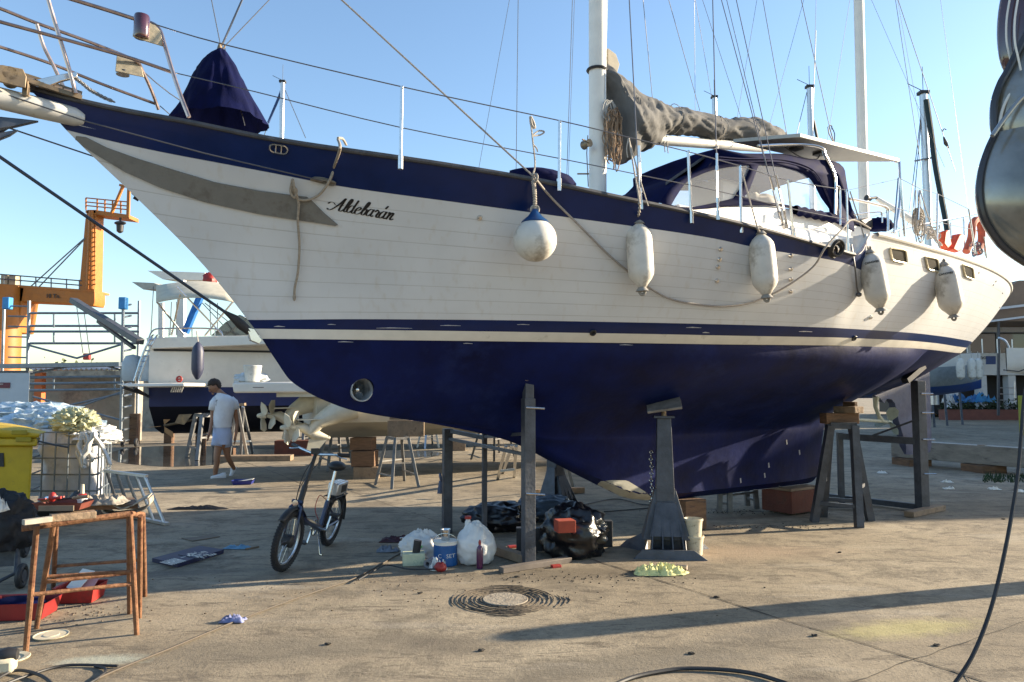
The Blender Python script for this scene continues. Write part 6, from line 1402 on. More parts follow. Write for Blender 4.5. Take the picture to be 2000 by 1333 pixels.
m=MB().grid(rows); m.add(rows[0],[tuple(range(13))]); m.grid([[r[0] for r in rows],[r[-1] for r in rows]]); m.build('hull',creamh,mb,smooth=30)
m=MB(); m.prism([at(452,748,12.3),at(640,745,12.6),at(650,767,12.6),at(455,768,12.3)],(0.2,1.9,0)); m.build('swim_platform',whith,mb,bevel=.03)
m=MB(); m.prism([at(540,768,12.6),at(640,765,12.6),at(640,775,12.6),at(540,776,12.6)],(0,1.5,0)); m.build('platform_support',creamh,mb)
MB().bar(at(494,757,12.28),at(515,757,12.28),.02,.012).build('maker_badge',black,mb)
m=MB(); 
for (px_,py_,dy_) in ((545,822,0),(573,838,.0)):
    pass
drv=M('drive_cream',(.55,.52,.42),.4,0,.1,8,coat=.2)
for k,(x,y,Y_) in enumerate(((545,812,13.3),(592,835,12.6))):
    c=at(x,y,Y_); sdv=-vx
    m=MB(); bx=c+vx*.55+Z*.25; m.tube([bx+vx*.3+Z*.1,bx,c+vx*.25+Z*.08,c+vx*.1-Z*.12],[.22,.2,.12,.09],12); m.tube([c+vx*.45-Z*.2,c+vx*.2-Z*.13,c,c-vx*.12],[.03,.09,.085,.05],12); m.prism([c+vx*.45-Z*.15,c+vx*.1-Z*.2,c+vx*.05-Z*.42,c+vx*.2-Z*.45],vn*.03); m.prism([c+vx*.5+Z*.13-vn*.15,c-vx*.1+Z*.12-vn*.12,c-vx*.1+Z*.12+vn*.12,c+vx*.5+Z*.13+vn*.15],Z*.02); dr=m.build('stern_drive',drv,mb,smooth=50)
    for q_,off in enumerate((0,.16)):
        m=MB(); pc=c-vx*(.12+off); m.lathe([(.05,-.06),(.055,.02),(.03,.09),(0,.1)],pc,-vx,14)
        for i in range(3):
            a_=i*2*PI/3+.5*q_+.2; d=Z*math.cos(a_)+vn*math.sin(a_); e=vx.cross(d); tw=(e*.85+vx*.5*(1 if q_ else -1)).normalized()
            pr=[pc+d*.04+tw*.05,pc+d*.13+tw*.12,pc+d*.22+tw*.13,pc+d*.29+tw*.05,pc+d*.27-tw*.07,pc+d*.15-tw*.08,pc+d*.04-tw*.05]; m.prism(pr,vx*.012)
        m.build('propeller',drv,dr,smooth=30)
m=MB(); m.box(at(610,720,13.2)+V((0,.5,0)),(.9,1.2,.6),.37); m.build('cockpit_moulding',whith,mb,bevel=.1)
m=MB(); bag(m,at(492,742,12.9),(.3,.25,.12),77,.2,3,28,18); tag(m.build('towel_heap',M('pale_towel',(.5,.53,.54),.9,0,.2,12),None),'grey-white towels heaped on the cream swim platform','towel'); 
c=at(493,746,12.7); t=thing('paint_bucket','grey-white bucket with drips among the towels on the swim platform','bucket',tuple(c)); MB().lathe([(.12,0),(.15,.26),(.155,.27),(.15,.28),(0,.26)],c,Z,20).build('pail',M('pail_white',(.5,.52,.5),.5,0,.2,12,dirt=(.2,.25,.25),dscale=12),t)
timber(G(713,936)+V((.0,.2,.10)),(.44,.42,.22),.05,oldwood,'lowest block of the timber pile under the cream motorboat','timber pile under the motorboat')
timber(G(710,936)+V((-.02,.2,.36)),(.42,.4,.28),.0,rustwood,'middle dark block of the timber pile under the cream motorboat','timber pile under the motorboat')
timber(G(706,936)+V((-.02,.22,.62)),(.4,.38,.22),-.04,rustwood,'topmost block of the timber pile under the cream motorboat','timber pile under the motorboat')
timber(at(790,838,12.6)+V((0,.2,0)),(.62,.3,.27),.1,oldwood,'long square timber under the cream hull, resting on the steel stool')
timber(at(782,817,12.6)+V((0,.2,0)),(.42,.2,.06),.1,oldwood,'thin wedge above the long square timber under the cream hull')
stst=M('stool_steel',(.16,.16,.16),.5,.4,.3,9)
def stool(foots,ztop,inset,w_,lab,g_='steel stools about the yard',mat=stst):
    ft=[G(x,y) for x,y in foots]; c=sum(ft,V())/len(ft); tp2=[c+(f-c)*inset+Z*ztop for f in ft]
    tp2=[V((p.x,p.y,ztop)) for p in tp2]
    return legstand('steel_stool',lab,ft,tp2,ztop,w_,g_,[(0,1,.25),(1,2,.5),(2,3,.25),(3,0,.5)],mat,'stool')
stool([(733,948),(765,956),(818,952),(790,940)],.80,.5,.045,'steel stool in sunlight under the cream motorboat, right of the timber pile')
stool([(622,915),(640,922),(690,915),(665,905)],.85,.5,.05,'dark steel stool left of the timber pile, behind the bicycle handlebar')
stool([(920,898),(965,902),(1005,893),(975,885)],.95,.5,.05,'dark steel stool beyond the thin upright of the front frame')
stool([(815,875),(830,878),(857,875),(845,870)],.6,.6,.05,'far pale stool seen through the gap under the cream boat','steel stools about the yard',alu)
stool([(560,884),(590,888),(626,882),(610,876)],.7,.6,.06,'far dark stool between the propellers and the timber pile')
stool([(365,892),(385,900),(440,895),(420,885)],1.0,.6,.08,'dark stool behind the walking man, left of the sawhorse')
st2=stool([(1405,1000),(1425,1001),(1478,994),(1460,988)],.45,.9,.06,'low dark stand glimpsed under the keel between the two timber blocks')
sl=thing('stepladder','light aluminium stepladder standing behind the tall front upright','ladder',tuple(G(1000,935)))
for a_,b_,c_ in (((972,937),(988,872),11.3),((1004,933),(1008,872),11.3),((982,925),(1000,870),11.9),((1120,955),(1100,880),11.0)): MB().bar(G(*a_),at(b_[0],b_[1],c_),.05,.03,up=(0,1,0)).build('leg',alu,sl,smooth=0)
MB().bar(at(977,920,11.3),at(1005,917,11.3),.05,.03).build('step',alu,sl); MB().bar(G(1045,962,.05),G(1140,957,.05),.08,.08).build('foot_beam',oldwood,sl)
sh=thing('sawhorse','weathered sawhorse with a tan top right behind the walking man','sawhorse',tuple(G(475,893)))
for a_,b_ in (((484,897),(464,795)),((448,890),(462,795)),((470,893),(475,795)),((494,885),(474,795))): g=G(*a_); MB().bar(g,at(b_[0],b_[1],g.y+(13.-g.y)*.2),.06,.04,up=(0,1,0)).build('leg',alu,sh,smooth=0)
g=G(480,895); MB().bar(at(448,793,g.y),at(479,790,g.y),.12,.06).build('top_beam',oldwood,sh); MB().bar(at(452,862,g.y),at(490,862,g.y),.05,.04).build('brace',alu,sh)
# scattered far timber and pallets on the ground behind
for x,y,w_,h_,lab,mt_ in ((575,888,.9,.35,'orange-brown timber crate beyond the propellers',redwood),(500,900,1.6,.12,'long low pallet on the ground behind the walking man',oldwood),(1130,868,1.2,.3,'dark block far behind the keel stand','',),(890,880,.5,.25,'small tan block in the distance left of the front frame',oldwood)):
    pass
    if mt_=='' : mt_=rustwood
    timber(G(x,y)+Z*h_/2,(w_,.4,h_),.1,mt_,lab,None)
# ---- blue and white motor yacht at left
Yl=18.; ly=thing('flybridge_motor_yacht','white and blue motor yacht on stands at the left, with beige bimini and swim platform','motor yacht',tuple(at(400,800,Yl)*1))
ux=V((.97,.24,0)).normalized(); un=V((ux.y,-ux.x,0)); ob_=at(300,700,Yl); ob_.z=0
def lyp(s,b,z): return ob_+ux*s+un*b+Z*z
zz=lambda y,Y_=Yl: at(0,y,Y_).z
rows=[]
for s in [-.1,0,1,3,5,7,9,11,12.5,13.2]:
    k=itp(s,[(0,1),(8,1),(11,.7),(12.5,.3),(13.2,.02)]); r_=itp(s,[(0,0),(6,.1),(13,.9)])
    rows.append([lyp(s,b*k*.0+1.6*(b*k-1)+0 if False else (b*k-1)*1.7,z+r_*.3) for b,z in [(1,zz(662)),(1.0,zz(700)),(.99,zz(757)),(.95,zz(766)),(.92,zz(795)),(.5,zz(840)),(0,zz(855)),(-.5,zz(840)),(-.92,zz(795)),(-.95,zz(766)),(-1,zz(757)),(-1,zz(700)),(-1,zz(662))]])
blueh=M('yacht_blue',(.008,.022,.10),.4,0,.15,3); darkb=M('dark_bottom',(.008,.009,.02),.7,0,.2,4)
def lmi(i,j): j=min(j,11-j); return 0 if j<2 else 1 if j in(2,3) else 2
m=MB().grid(rows,mif=lmi); m.add(rows[0],[tuple(range(13))]); m.grid([[r[0] for r in rows],[r[-1] for r in rows]]); m.build('hull',[whith,blueh,darkb],ly,smooth=30)
m=MB(); m.bar(lyp(.0,.02,zz(684)),lyp(9,.02,zz(686)),.03,.05); m.build('rub_rail',black,ly)
m=MB(); m.prism([at(225,750,17),at(360,748,17.2),at(360,755,17.2),at(250,756,17)],(.3,3.2,0)); pf=m.build('swim_platform',whith,ly,bevel=.02)
for a_,b_ in (((262,758),(290,775)),((240,757),(285,772))): MB().tube([at(*a_,17.4),at(*b_,18)],.035,8).build('platform_strut',darksteel,ly)
for k,x in enumerate((258,288)):
    c=at(x,745,18.2); MB().lathe([(.2,0),(.24,.1),(.24,.45),(.16,.62),(0,.66)],c,Z,18).build('stern_tank',M('tank_grey',(.32,.38,.42),.5,0,.1,5),ly)
m=MB()
for dx in(0,9): m.tube(smooth_path([at(262+dx,745,17.3),at(280+dx,690,17.4),at(295+dx,660,17.5),at(300+dx,655,17.8)],4),.025,6)
for i in range(8): m.tube([at(264+4*i,738-10.5*i,17.35),at(273+4*i,738-10.5*i,17.35)],.018,5)
m.build('boarding_ladder',steel,ly)
m=MB(); m.prism([at(x,y,17.9) for x,y in [(285,660),(520,655),(545,672),(290,682)]],(0,3.,0)); m.build('gunwale',whith,ly,bevel=.02)
m=MB(); m.prism([at(x,y,18.5) for x,y in [(412,656),(440,630),(468,615),(500,630),(520,656)]],(0,2.2,0)); m.build('windscreen',M('tinted_screen',(.06,.06,.055),.2,0,.2,coat=1),ly)
# bimini
bim=M('bimini_canvas',(.50,.46,.36),.8,0,.1,6,bump=.2)
m=MB(); rows=[]
for i in range(8):
    f=i/7; y0=at(305+ (455-305)*f,0,18).x; r=[]
    for j in range(9):
        g_=j/8; p=at(305+155*f+ (25*(1-f) if False else 0),591-32*math.sin(PI*.5*min(1,g_*1.6+.0))-0,17.6+2.4*g_); p.z+=.12*math.sin(PI*f)
        r.append(p)
    rows.append(r)
m.grid(rows); m.build('bimini_top',bim,ly,smooth=60,solid=.02)
for a_,b_ in (((306,590),(360,655)),((345,560),(435,655)),((352,575),(335,655)),((455,590),(400,656))): MB().tube([at(*a_,17.6),at(*b_,18)],.022,6).build('bimini_leg',steel,ly)
m=MB(); m.tube(smooth_path([at(290,662,17.9),at(300,645,17.9),at(330,642,17.9),at(420,643,17.9),at(435,656,17.9)],4),.02,6); m.build('stern_rail',steel,ly)
for x in(330,375,420): MB().tube([at(x,643,17.9),at(x,658,17.9)],.015,5).build('rail_post',steel,ly)
c=at(350,741,17.75); t=MB().torus(c,(0,1,0),.06,.022,18,8); t.tube([c-V((.06,0,0)),c+V((.06,0,0))],.02,8); t.build('red_float',redp,ly)
for i in range(6): MB().tube([at(338+4*i,756,17.3),at(334+4*i,766,17.4)],.015,5).build('grating_slat',whith,ly)
for k,(x,y) in enumerate(((320,832),)):
    c=at(x,y,18.6)
    for i in range(3):
        a_=i*2.1+.4; d=Z*math.cos(a_)+un*.0+ux*math.sin(a_); MB().prism([c+d*.03,c+d*.2+ux*.1,c+d*.38,c+d*.2-ux*.1],un*.02).build('propeller_blade',M('bronze_blade',(.35,.2,.09),.45,.3,.2,9),ly)
    MB().tube([c,c+ux*2.2+Z*.45],.035,8).build('propeller_shaft',brz,ly)
MB().prism([at(x,y,18.3) for x,y in [(350,810),(376,809),(360,830),(342,826)]],un*.05).build('trim_tab',brz,ly)
for x,y in((262,868),(330,866),(392,872),(452,860)): g=G(x,y); MB().box(g+Z*.45,(.22,.22,.9)).build('yard_block',rustwood,ly,smooth=0)
c=at(385,742,17.2); t=thing('boat_fender','dark navy cylinder fender hanging on the white and blue motor yacht','fender',tuple(c),0); L=zz(662,17.2)-zz(744,17.2)-.1; MB().lathe([(.02,0),(.05,.03),(.11,.14),(.135,.24),(.135,L-.24),(.11,L-.12),(.045,L-.02),(.02,L)],c,Z,20).build('fender_body',M('fender_navy',(.03,.035,.07),.5,0,.15,8),t,smooth=60); MB().tube([c+Z*L,at(384,647,17.4)],.015,6).build('fender_line',ropew,t)
# other boat parts behind: solar boards on poles, mast, blue boom
bk=thing('distant_yacht_rig','pair of flat boards and two white masts rising behind the beige bimini','yacht rig',tuple(at(340,700,24)))
MB().prism([at(x,y,24) for x,y in [(257,551),(300,553),(330,565),(280,566)]],(0,1.5,.1)).build('antenna_board',M('board_grey',(.35,.34,.3),.6),bk,smooth=0)
MB().prism([at(x,y,25) for x,y in [(288,529),(400,533),(402,548),(318,546)]],(0,1.5,.1)).build('antenna_board',whith,bk,smooth=0)
for x,y0,w_ in((315,592,.14),(355,548,.22)): MB().bar(at(x,y0,24.5),at(x,668,24.5),w_,w_).build('mast',mastw,bk)
MB().tube([at(408,540,24),at(362,650,24)],.13,8).build('rolled_blue_sail',M('bright_blue',(.01,.13,.42),.7),bk)
m=MB(); bag(m,at(410,548,23.8),(.22,.2,.25),88,.2,3,20,12); m.build('red_bundle',redp,bk)
for x0,y0,x1,y1 in ((300,560,295,650),(335,590,332,655),(345,590,345,655),(395,592,440,640),(400,592,460,640),(410,592,412,655),(425,592,425,655)): MB().tube([at(x0,y0,24),at(x1,y1,24)],.015,5).build('rigging',wire,bk)
# dark gangway arm leaning on the boat
gw=thing('folding_gangway','dark folding gangway pole slanting down to the stern of the motor yacht','gangway',tuple(at(275,672,19))); MB().bar(at(143,587,20),at(274,668,18),.2,.14).build('arm',darksteel,gw,bevel=.01); MB().bar(at(192,628,19.3),at(262,680,18),.09,.07).build('strut',black,gw)
# ---- scaffold tower
scf=thing('scaffold_tower','grey steel scaffold tower on castors left of the motor yacht','scaffold',tuple(G(150,868)))
scm=M('scaffold_tube',(.20,.23,.26),.45,.5,.2,8)
Ys=21.5
def sc(x,y,Y_=Ys): return at(x,y,Y_)
for x,Y_ in((57,Ys),(241,Ys),(8,Ys+1.2),(272,Ys+1.2)): MB().tube([V((sc(x,700,Y_).x,Y_,.15)),sc(x,588 if x!=8 else 605,Y_)],.045,8).build('standard',scm,scf)
for y in(612,637,648,671): MB().tube([sc(57,y),sc(272,y,Ys+.6)],.035,8).build('ledger',scm,scf)
MB().bar(sc(10,716),sc(241,712),.5,.12).build('platform_beam',scm,scf)
for y in(738,750,763): MB().tube([sc(57,y),sc(241,y-2)],.04,8).build('ledger',scm,scf)
for a_,b_ in (((57,675),(150,700)),((150,700),(241,672)),((64,775),(240,822)),((140,800),(241,765)),((57,810),(241,768)),((60,730),(140,715)),((200,712),(241,725))): MB().tube([sc(*a_),sc(*b_)],.032,6).build('brace',scm,scf)
for x in(105,224): MB().tube([sc(x,614),sc(x,640)],.025,6).build('guard_post',scm,scf); MB().tube([sc(x,648),sc(x,671)],.025,6).build('guard_post',scm,scf); MB().tube([sc(x,740),sc(x,765)],.025,6).build('guard_post',scm,scf)
for i in range(13): y=598+i*22; MB().tube([sc(241,y),sc(256,y-3,Ys+.5)],.03,6).build('end_rung',scm,scf)
for i in range(9): y=598+i*20; MB().tube([sc(16,y),sc(57,y+1)],.025,6).build('end_rung',scm,scf)
for x in(241,15): MB().box(sc(x,593),(.2,.2,.35)).build('blue_clamp',M('clamp_blue',(.03,.22,.5),.5),scf,bevel=.02)
for x,y in((240,862),(266,862)): c=sc(x,y,21); c.z=.12; MB().torus(c,(1,.2,0),.085,.04,18,8).build('castor',black,scf)
# ---- orange crane
orc=M('crane_orange',(.37,.125,.014),.55,0,.15,3,dirt=(.28,.12,.04),dscale=4,dth=.6,bump=.1)
cr=thing('harbour_crane','orange dockside crane with a lattice-railed mast and 10-ton beam','crane',tuple(at(-10,762,34)*1+V((0,0,-1.5))))
Yk=34
def ck(x,y,d=0): return at(x,y,Yk+d)
MB().tube([V((ck(5,700).x,Yk,0)),ck(8,560)],[.75,.75],24).build('pedestal',orc,cr)
MB().prism([ck(x,y) for x,y in [(-40,562),(0,558),(48,562),(34,650),(20,650),(-40,650)]],(0,1.2,0)).build('slew_head',orc,cr,bevel=.04)
MB().prism([ck(x,y) for x,y in [(-40,556),(150,566),(185,570),(185,590),(182,598),(140,594),(48,590),(-40,590)]],(0,.9,0)).build('jib_beam',orc,cr,bevel=.03)
MB().prism([ck(x,y,-.02) for x,y in [(-40,552),(184,567),(184,571),(-40,557)]],(0,1.3,0)).build('walkway',orc,cr)
MB().prism([ck(x,y) for x,y in [(154,567),(184,569),(187,425),(188,410),(170,410),(166,430)]],(0,.7,0)).build('mast_column',orc,cr,bevel=.03)
m=MB()
for x0,x1,y in((168,172,0),(178,176,0)): m.tube([ck(x1+4,412,-.15),ck(x0+2,565,-.15)],.06,6)
for i in range(16): y=418+i*9.2; m.tube([ck(175-i*.35,y,-.15),ck(187-i*.0,y,-.15)],.035,5)
m.build('ladder',orc,cr)
MB().prism([ck(x,y) for x,y in [(167,411),(190,411),(252,420),(252,427),(190,420),(167,416)]],(0,.9,0)).build('top_gantry',orc,cr)
for z0,z1,xs,st_ in ((387,410,(168,190,205,220,236,250),0),):
    for x in xs: MB().tube([ck(x,z0+(x-168)*.1),ck(x,z1+(x-168)*.1)],.04,5).build('handrail_post',orc,cr)
    for q in(0,8,15): MB().tube([ck(168,z0+q),ck(250,z0+q+8)],.03,5).build('handrail',orc,cr)
for a_,b_ in (((218,417),(240,365)),((250,425),(252,370)),((234,362),(252,366))): MB().bar(ck(*a_),ck(*b_),.13,.1).build('gantry_strut',orc,cr)
c=ck(235,430); m=MB(); m.tube([c+Z*.1,c-Z*.1],.05,6); m.ell(c-Z*.15,(.28,.12,.1)); m.lathe([(.16,.15),(.14,-.15),(.05,-.22),(0,-.22)],c-Z*.4,Z,12); m.build('hook_block',black,cr)
for x in(8,40,70,100,130,155): MB().tube([ck(x,536+x*.07),ck(x,556+x*.07)],.03,5).build('handrail_post',wire,cr)
for q in(0,9): MB().tube([ck(-40,533+q),ck(160,549+q)],.03,5).build('handrail',wire,cr)
MB().tube([ck(166,465),ck(60,560)],.03,5).build('cable_stay',wire,cr); MB().tube([ck(166,467),ck(75,562)],.03,5).build('cable_stay',wire,cr)
for x in(12,28): MB().box(ck(x,548,.4),(.3,.3,.45)).build('motor_box',M('motor_grey',(.35,.3,.2),.6),cr)
tm=text('t','10 Tn.',ck(89,582,-.03),(1,0,-.01),(0,0,1),.26,black,ext=.005,bold=.006); tm.build('load_sign',MATS['black_vinyl'],cr,smooth=0)
m=MB(); 
for x in(150,163): m.tube([ck(x,600),ck(x+12,690)],.02,5)
m.build('hoist_rope',wire,cr); MB().box(ck(170,697),(.3,.2,.3)).build('hoist_hook',redp,cr,bevel=.04)
# ---- walls, container, shelter
conc=M('wall_concrete',(.30,.27,.22),.85,0,.2,2.5,dirt=(.15,.135,.115),dscale=1.4,dth=.5,bump=.3)
g=G(160,866); wl=MB(); x0=at(55,800,23).x; x1=at(262,800,23).x; wl.box(((x0+x1)/2,23.3,zz(737,23)/2),(x1-x0,.5,zz(737,23))); tag(wl.build('quay_wall',conc,None,smooth=0,bevel=.03),'stained grey concrete wall behind the scaffold tower','wall')
x0=at(262,800,30).x; wl=MB(); wl.box((x0-15,31,1.2),(60,.6,2.4)); tag(wl.build('far_wall',conc,None,smooth=0),'long low grey wall far behind the scaffold and motor yacht','wall')
sp2=thing('open_shelter','low shelter with a corrugated roof and an orange post behind the scaffold','shelter',tuple(at(75,800,22.5)*1))
MB().box(V((at(78,760,22.3).x,22.3,zz(728,22.3)/2)),(.22,.2,zz(728,22.3))).build('orange_post',M('post_orange',(.55,.13,.03),.6,0,.1,5),sp2,smooth=0)
m=MB(); rows=[]; 
for i in range(70): x=at(66,720,22.3).x+(at(235,720,22.3).x-at(66,720,22.3).x)*i/69; zc_=zz(722,22.3)+.03*math.sin(i*1.57); rows.append([V((x,22.1,zc_)),V((x,24.5,zc_+.12))])
m.grid(rows); m.build('corrugated_roof',alu,sp2,solid=.02)
wc=thing('white_container','scratched white steel cabinet at the left edge behind the yellow bin','cabinet',tuple(at(10,800,13.5)*1)); xr=at(57,760,13.5).x; zc_=zz(728,13.5); MB().prism([V((xr-2,13.5,0)),V((xr,13.5,0)),V((xr-.25,13.8,0)),V((xr-2,13.8,0))],Z*zc_).build('cabinet_body',M('scratched_white',(.44,.49,.53),.6,0,.08,3,dirt=(.10,.12,.13),dscale=5,dth=.66),wc,smooth=0,bevel=.01)
MB().box((xr-1.02,13.55,zc_+.015),(2.0,.12,.03)).build('cabinet_lid',darksteel,wc,smooth=0)
MB().box((at(9,753,13.5).x,13.49,zz(753,13.5)),(.21,.006,.1)).build('warning_label',M('label_maroon',(.14,.035,.05),.6),wc,smooth=0)
text('t','UMAX',V((at(-3,751,13.5).x,13.482,zz(752,13.5))),(1,0,0),(0,0,1),.035,stripe,ext=.001).build('label_print',stripe,wc,smooth=0)
# trees above the far wall
leafm=M('olive_leaves',(.07,.085,.035),.8,0,.5,6)
def tree(x,ytop,Y_,w_,lab,seed,nl=900):
    r_=random.Random(seed); b_=at(x,762,Y_); b_.z=0; H_=zz(ytop,Y_); t=thing('tree',lab,'tree',tuple(b_),0,'trees beyond the far wall')
    m=MB(); m.tube([b_,b_+V((.1,0,H_*.4)),b_+V((0,0,H_*.75))],[.18,.14,.06],8)
    for k in range(5): a_=r_.uniform(0,6.3); m.tube([b_+Z*H_*.45,b_+V((math.cos(a_)*w_*.5,math.sin(a_)*w_*.5,H_*(.6+.2*r_.random())))],[.07,.025],6)
    m.build('trunk',rustwood,t); m=MB()
    for i in range(nl):
        cl=r_.randrange(9); rr_=random.Random(seed*31+cl); cc=b_+V((rr_.uniform(-.7,.7)*w_,rr_.uniform(-.5,.5)*w_,H_*(.45+.5*rr_.random())))
        p=cc+V((r_.gauss(0,.22)*w_,r_.gauss(0,.22)*w_,r_.gauss(0,.12)*H_)); s_=.16; a_=V((r_.uniform(-1,1),r_.uniform(-1,1),r_.uniform(-1,1))).normalized()*s_; c_=a_.cross(V((r_.uniform(-1,1),r_.uniform(-1,1),r_.uniform(-1,1)))).normalized()*s_*.6
        m.add([p-a_,p-c_,p+a_,p+c_],[(0,1,2,3)])
    m.build('crown',leafm,t,smooth=0)
for i,(x,yt,w_) in enumerate(((100,726,1.5),(125,722,1.8),(150,727,1.6),(178,724,1.8),(205,728,1.5))): tree(x,yt,48,w_,['small olive tree, leftmost','pale-tipped tree, second from the left','low bushy tree, middle one','dark rounded tree, second from the right','thin tree, rightmost'][i]+' of the five beyond the concrete wall',i+3)
# puddle
pm=M('puddle_water',(.045,.045,.045),.04,0,.2,1.5,spec=.7)
def puddle(L,z=.004): 
    pts=[(p.x,p.y) for p in smooth_path([V((a_,b_,0)) for a_,b_ in L+[L[0]]],5)][:-1]; o=MB().add([G(x,y,z) for x,y in pts],[tuple(range(len(pts)))]).build('puddle',pm,None,smooth=0); return struct(o)
puddle([(215,884),(262,874),(350,871),(430,874),(520,878),(620,880),(650,888),(560,893),(470,898),(420,908),(330,912),(250,906),(222,898)])
puddle([(700,886),(760,880),(860,884),(840,892),(760,895)])
# ---- right-hand background
b_=G(1870,926); bb=thing('timber_barrier','long grey timber trough standing on sleepers at the right','barrier',tuple(b_))
yb=b_.y; a1=G(1755,905);a2=G(2080,935)
MB().bar(a1+Z*.33,a2+Z*.33,.5,.36).build('beam',M('grey_timber',(.22,.2,.17),.85,0,.3,3,dirt=(.1,.09,.08),dscale=4,stretch=(.3,1,3)),bb,smooth=0,bevel=.01); MB().bar(a1+V((0,-.28,.50)),a2+V((0,-.28,.50)),.03,.03).build('white_edge',stripe,bb,smooth=0)
for f in(.04,.5,.95): p=a1.lerp(a2,f)+V((0,-.3,0)); MB().box(p+Z*.07,(.5,.6,.14),.1).build('sleeper',rustwood,bb,smooth=0); MB().box(p+V((0,.0,.3)),(.14,.1,.45),.1).build('bracket',oldwood,bb,smooth=0)
grn=MB(); rg=random.Random(3)
for i in range(260):
    p=G(1960+rg.uniform(-40,90),938+rg.uniform(-8,6)); h_=rg.uniform(.03,.12); d=V((rg.uniform(-.04,.04),rg.uniform(-.03,.03),0)); grn.add([p-V((.012,0,0)),p+V((.012,0,0)),p+d+Z*h_],[(0,1,2)])
tag(grn.build('weeds',M('weed_green',(.015,.04,.012),.8,0,.4,5),None,smooth=0),kind='stuff')
for i,(x,y) in enumerate(((1722,925),(1850,943),(1943,957),(1992,962),(1852,956))):
    crumple('litter_scrap',stripe,G(x,y),(.18,.12),.05,70+i,10,None,['small white scrap near the timber barrier end','white scrap below the middle of the barrier','large crumpled white wrapper right of the barrier foot','white scrap at the right edge','tan scrap on the lit concrete below the barrier'][i],'litter')
# harbour building
wb_=M('building_white',(.55,.58,.62),.7,0,.06,1.5,dirt=(.42,.44,.46),dscale=2); brn=M('roof_brown',(.23,.165,.12),.8,0,.12,2)
hb2=thing('harbour_building','white harbour building with a brown overhanging roof and a dark window band at the right','building',tuple(at(1960,762,42)*1))
Yh=42; X0=at(1826,700,Yh).x; X1=X0+26
def hz(y): return at(0,y,Yh).z
def slab(nm,xa,xb,ya,yb,mat,y_=0,dep_=8): MB().box(((xa+xb)/2,Yh+y_+dep_/2,(hz(ya)+hz(yb))/2),(xb-xa,dep_,abs(hz(ya)-hz(yb)))).build(nm,mat,hb2,smooth=0,bevel=.02)
slab('upper_wall',X0,X1,690,733,wb_,0,8); slab('fascia',X0-.6,X1,636,650,wb_,-.4,8.8); slab('window_band',X0+.3,X1,650,690,glassd,.3,7)
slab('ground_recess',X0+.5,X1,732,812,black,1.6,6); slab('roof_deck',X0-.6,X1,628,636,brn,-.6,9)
for i in range(12): xx=X0+1.1+i*1.65; MB().box((xx,Yh+.35,hz(771)),(.42,.5,abs(hz(732)-hz(814)))).build('column',wb_,hb2,smooth=0)
for i in range(16): xx=X0+.4+i*1.7; MB().box((xx,Yh+.25,(hz(650)+hz(690))/2),(.13,.12,abs(hz(650)-hz(690)))).build('mullion',wb_,hb2,smooth=0)
MB().prism([V((at(1883,620,38).x,38,at(0,628,38).z)),V((X1+4,38,at(0,628,38).z)),V((X1+4,38,at(0,532,38).z)),V((at(1990,545,38).x,38,at(0,548,38).z))],(0,9,0)).build('roof_overhang',brn,hb2,smooth=0)
for x in(1950,2040): MB().bar(at(x,630,37.8),at(x,812,37.8),.10,.10).build('canopy_post',darksteel,hb2)
MB().bar(at(1890,610,37.7),at(2060,590,37.7),.12,.12).build('lattice_beam',wb_,hb2); MB().bar(at(1900,632,37.7),at(2060,612,37.7),.1,.1).build('lattice_beam',wb_,hb2)
MB().prism([at(1926,696,Yh-.02),at(1945,696,Yh-.02),at(1945,712,Yh-.02),at(1926,712,Yh-.02)],(0,.02,0)).build('blue_sign',M('sign_blue',(.01,.05,.2),.5),hb2,smooth=0)
text('t','nno\nno',at(1908,702,Yh-.03),(1,0,0),(0,0,1),.35,black,ext=.005).build('wall_lettering',darksteel,hb2,smooth=0)
pl=MB().box((X0+10,39.8,.28),(22,.6,.56)); tag(pl.build('flower_bed_wall',M('brick_red',(.16,.06,.045),.85,0,.2,3),None,smooth=0),'low reddish planter wall in front of the white harbour building','planter wall')
hd_=MB(); rg=random.Random(6)
for i in range(2200):
    p=V((X0+rg.uniform(-1,21),39.8+rg.uniform(-.3,.3),.56+abs(rg.gauss(0,.22)))); a_=V((rg.uniform(-1,1),rg.uniform(-1,1),rg.uniform(-1,1))).normalized()*.12; c_=a_.cross(Z+a_)*.7; hd_.add([p-a_,p-c_,p+a_,p+c_],[(0,1,2,3)])
tag(hd_.build('low_hedge',M('hedge_leaf',(.03,.05,.02),.8,0,.4,4),None,smooth=0),'low dark green hedge growing on the reddish planter wall','hedge')
# plastic chair
def chair(x,y,lab):
    g=G(x,y); t=thing('plastic_chair',lab,'chair',tuple(g)); pw_=M('chair_white',(.75,.75,.7),.5)
    for dx,dy in((-.22,-.2),(.22,-.2),(-.22,.22),(.22,.22)): MB().bar(g+V((dx,dy,0)),g+V((dx*.9,dy*.9,.44)),.05,.05).build('leg',pw_,t)
    MB().box(g+Z*.45,(.5,.46,.05)).build('seat',pw_,t,bevel=.02)
    m=MB(); m.tube([g+V((.22*math.cos(a_)*1.1,.24,.45+.42*math.sin(a_))) for a_ in [PI*i/12 for i in range(13)]],.03,6); 
    for x_ in(-.12,-.04,.04,.12): m.bar(g+V((x_,.24,.45)),g+V((x_,.25,.83)),.05,.02)
    m.build('backrest',pw_,t)
    for s_ in(-1,1): MB().tube([g+V((.24*s_,.24,.66)),g+V((.26*s_,-.15,.66)),g+V((.23*s_,-.2,.45))],.022,6).build('armrest',pw_,t)
chair(1903,815,'white plastic garden chair in front of the hedge at the right')
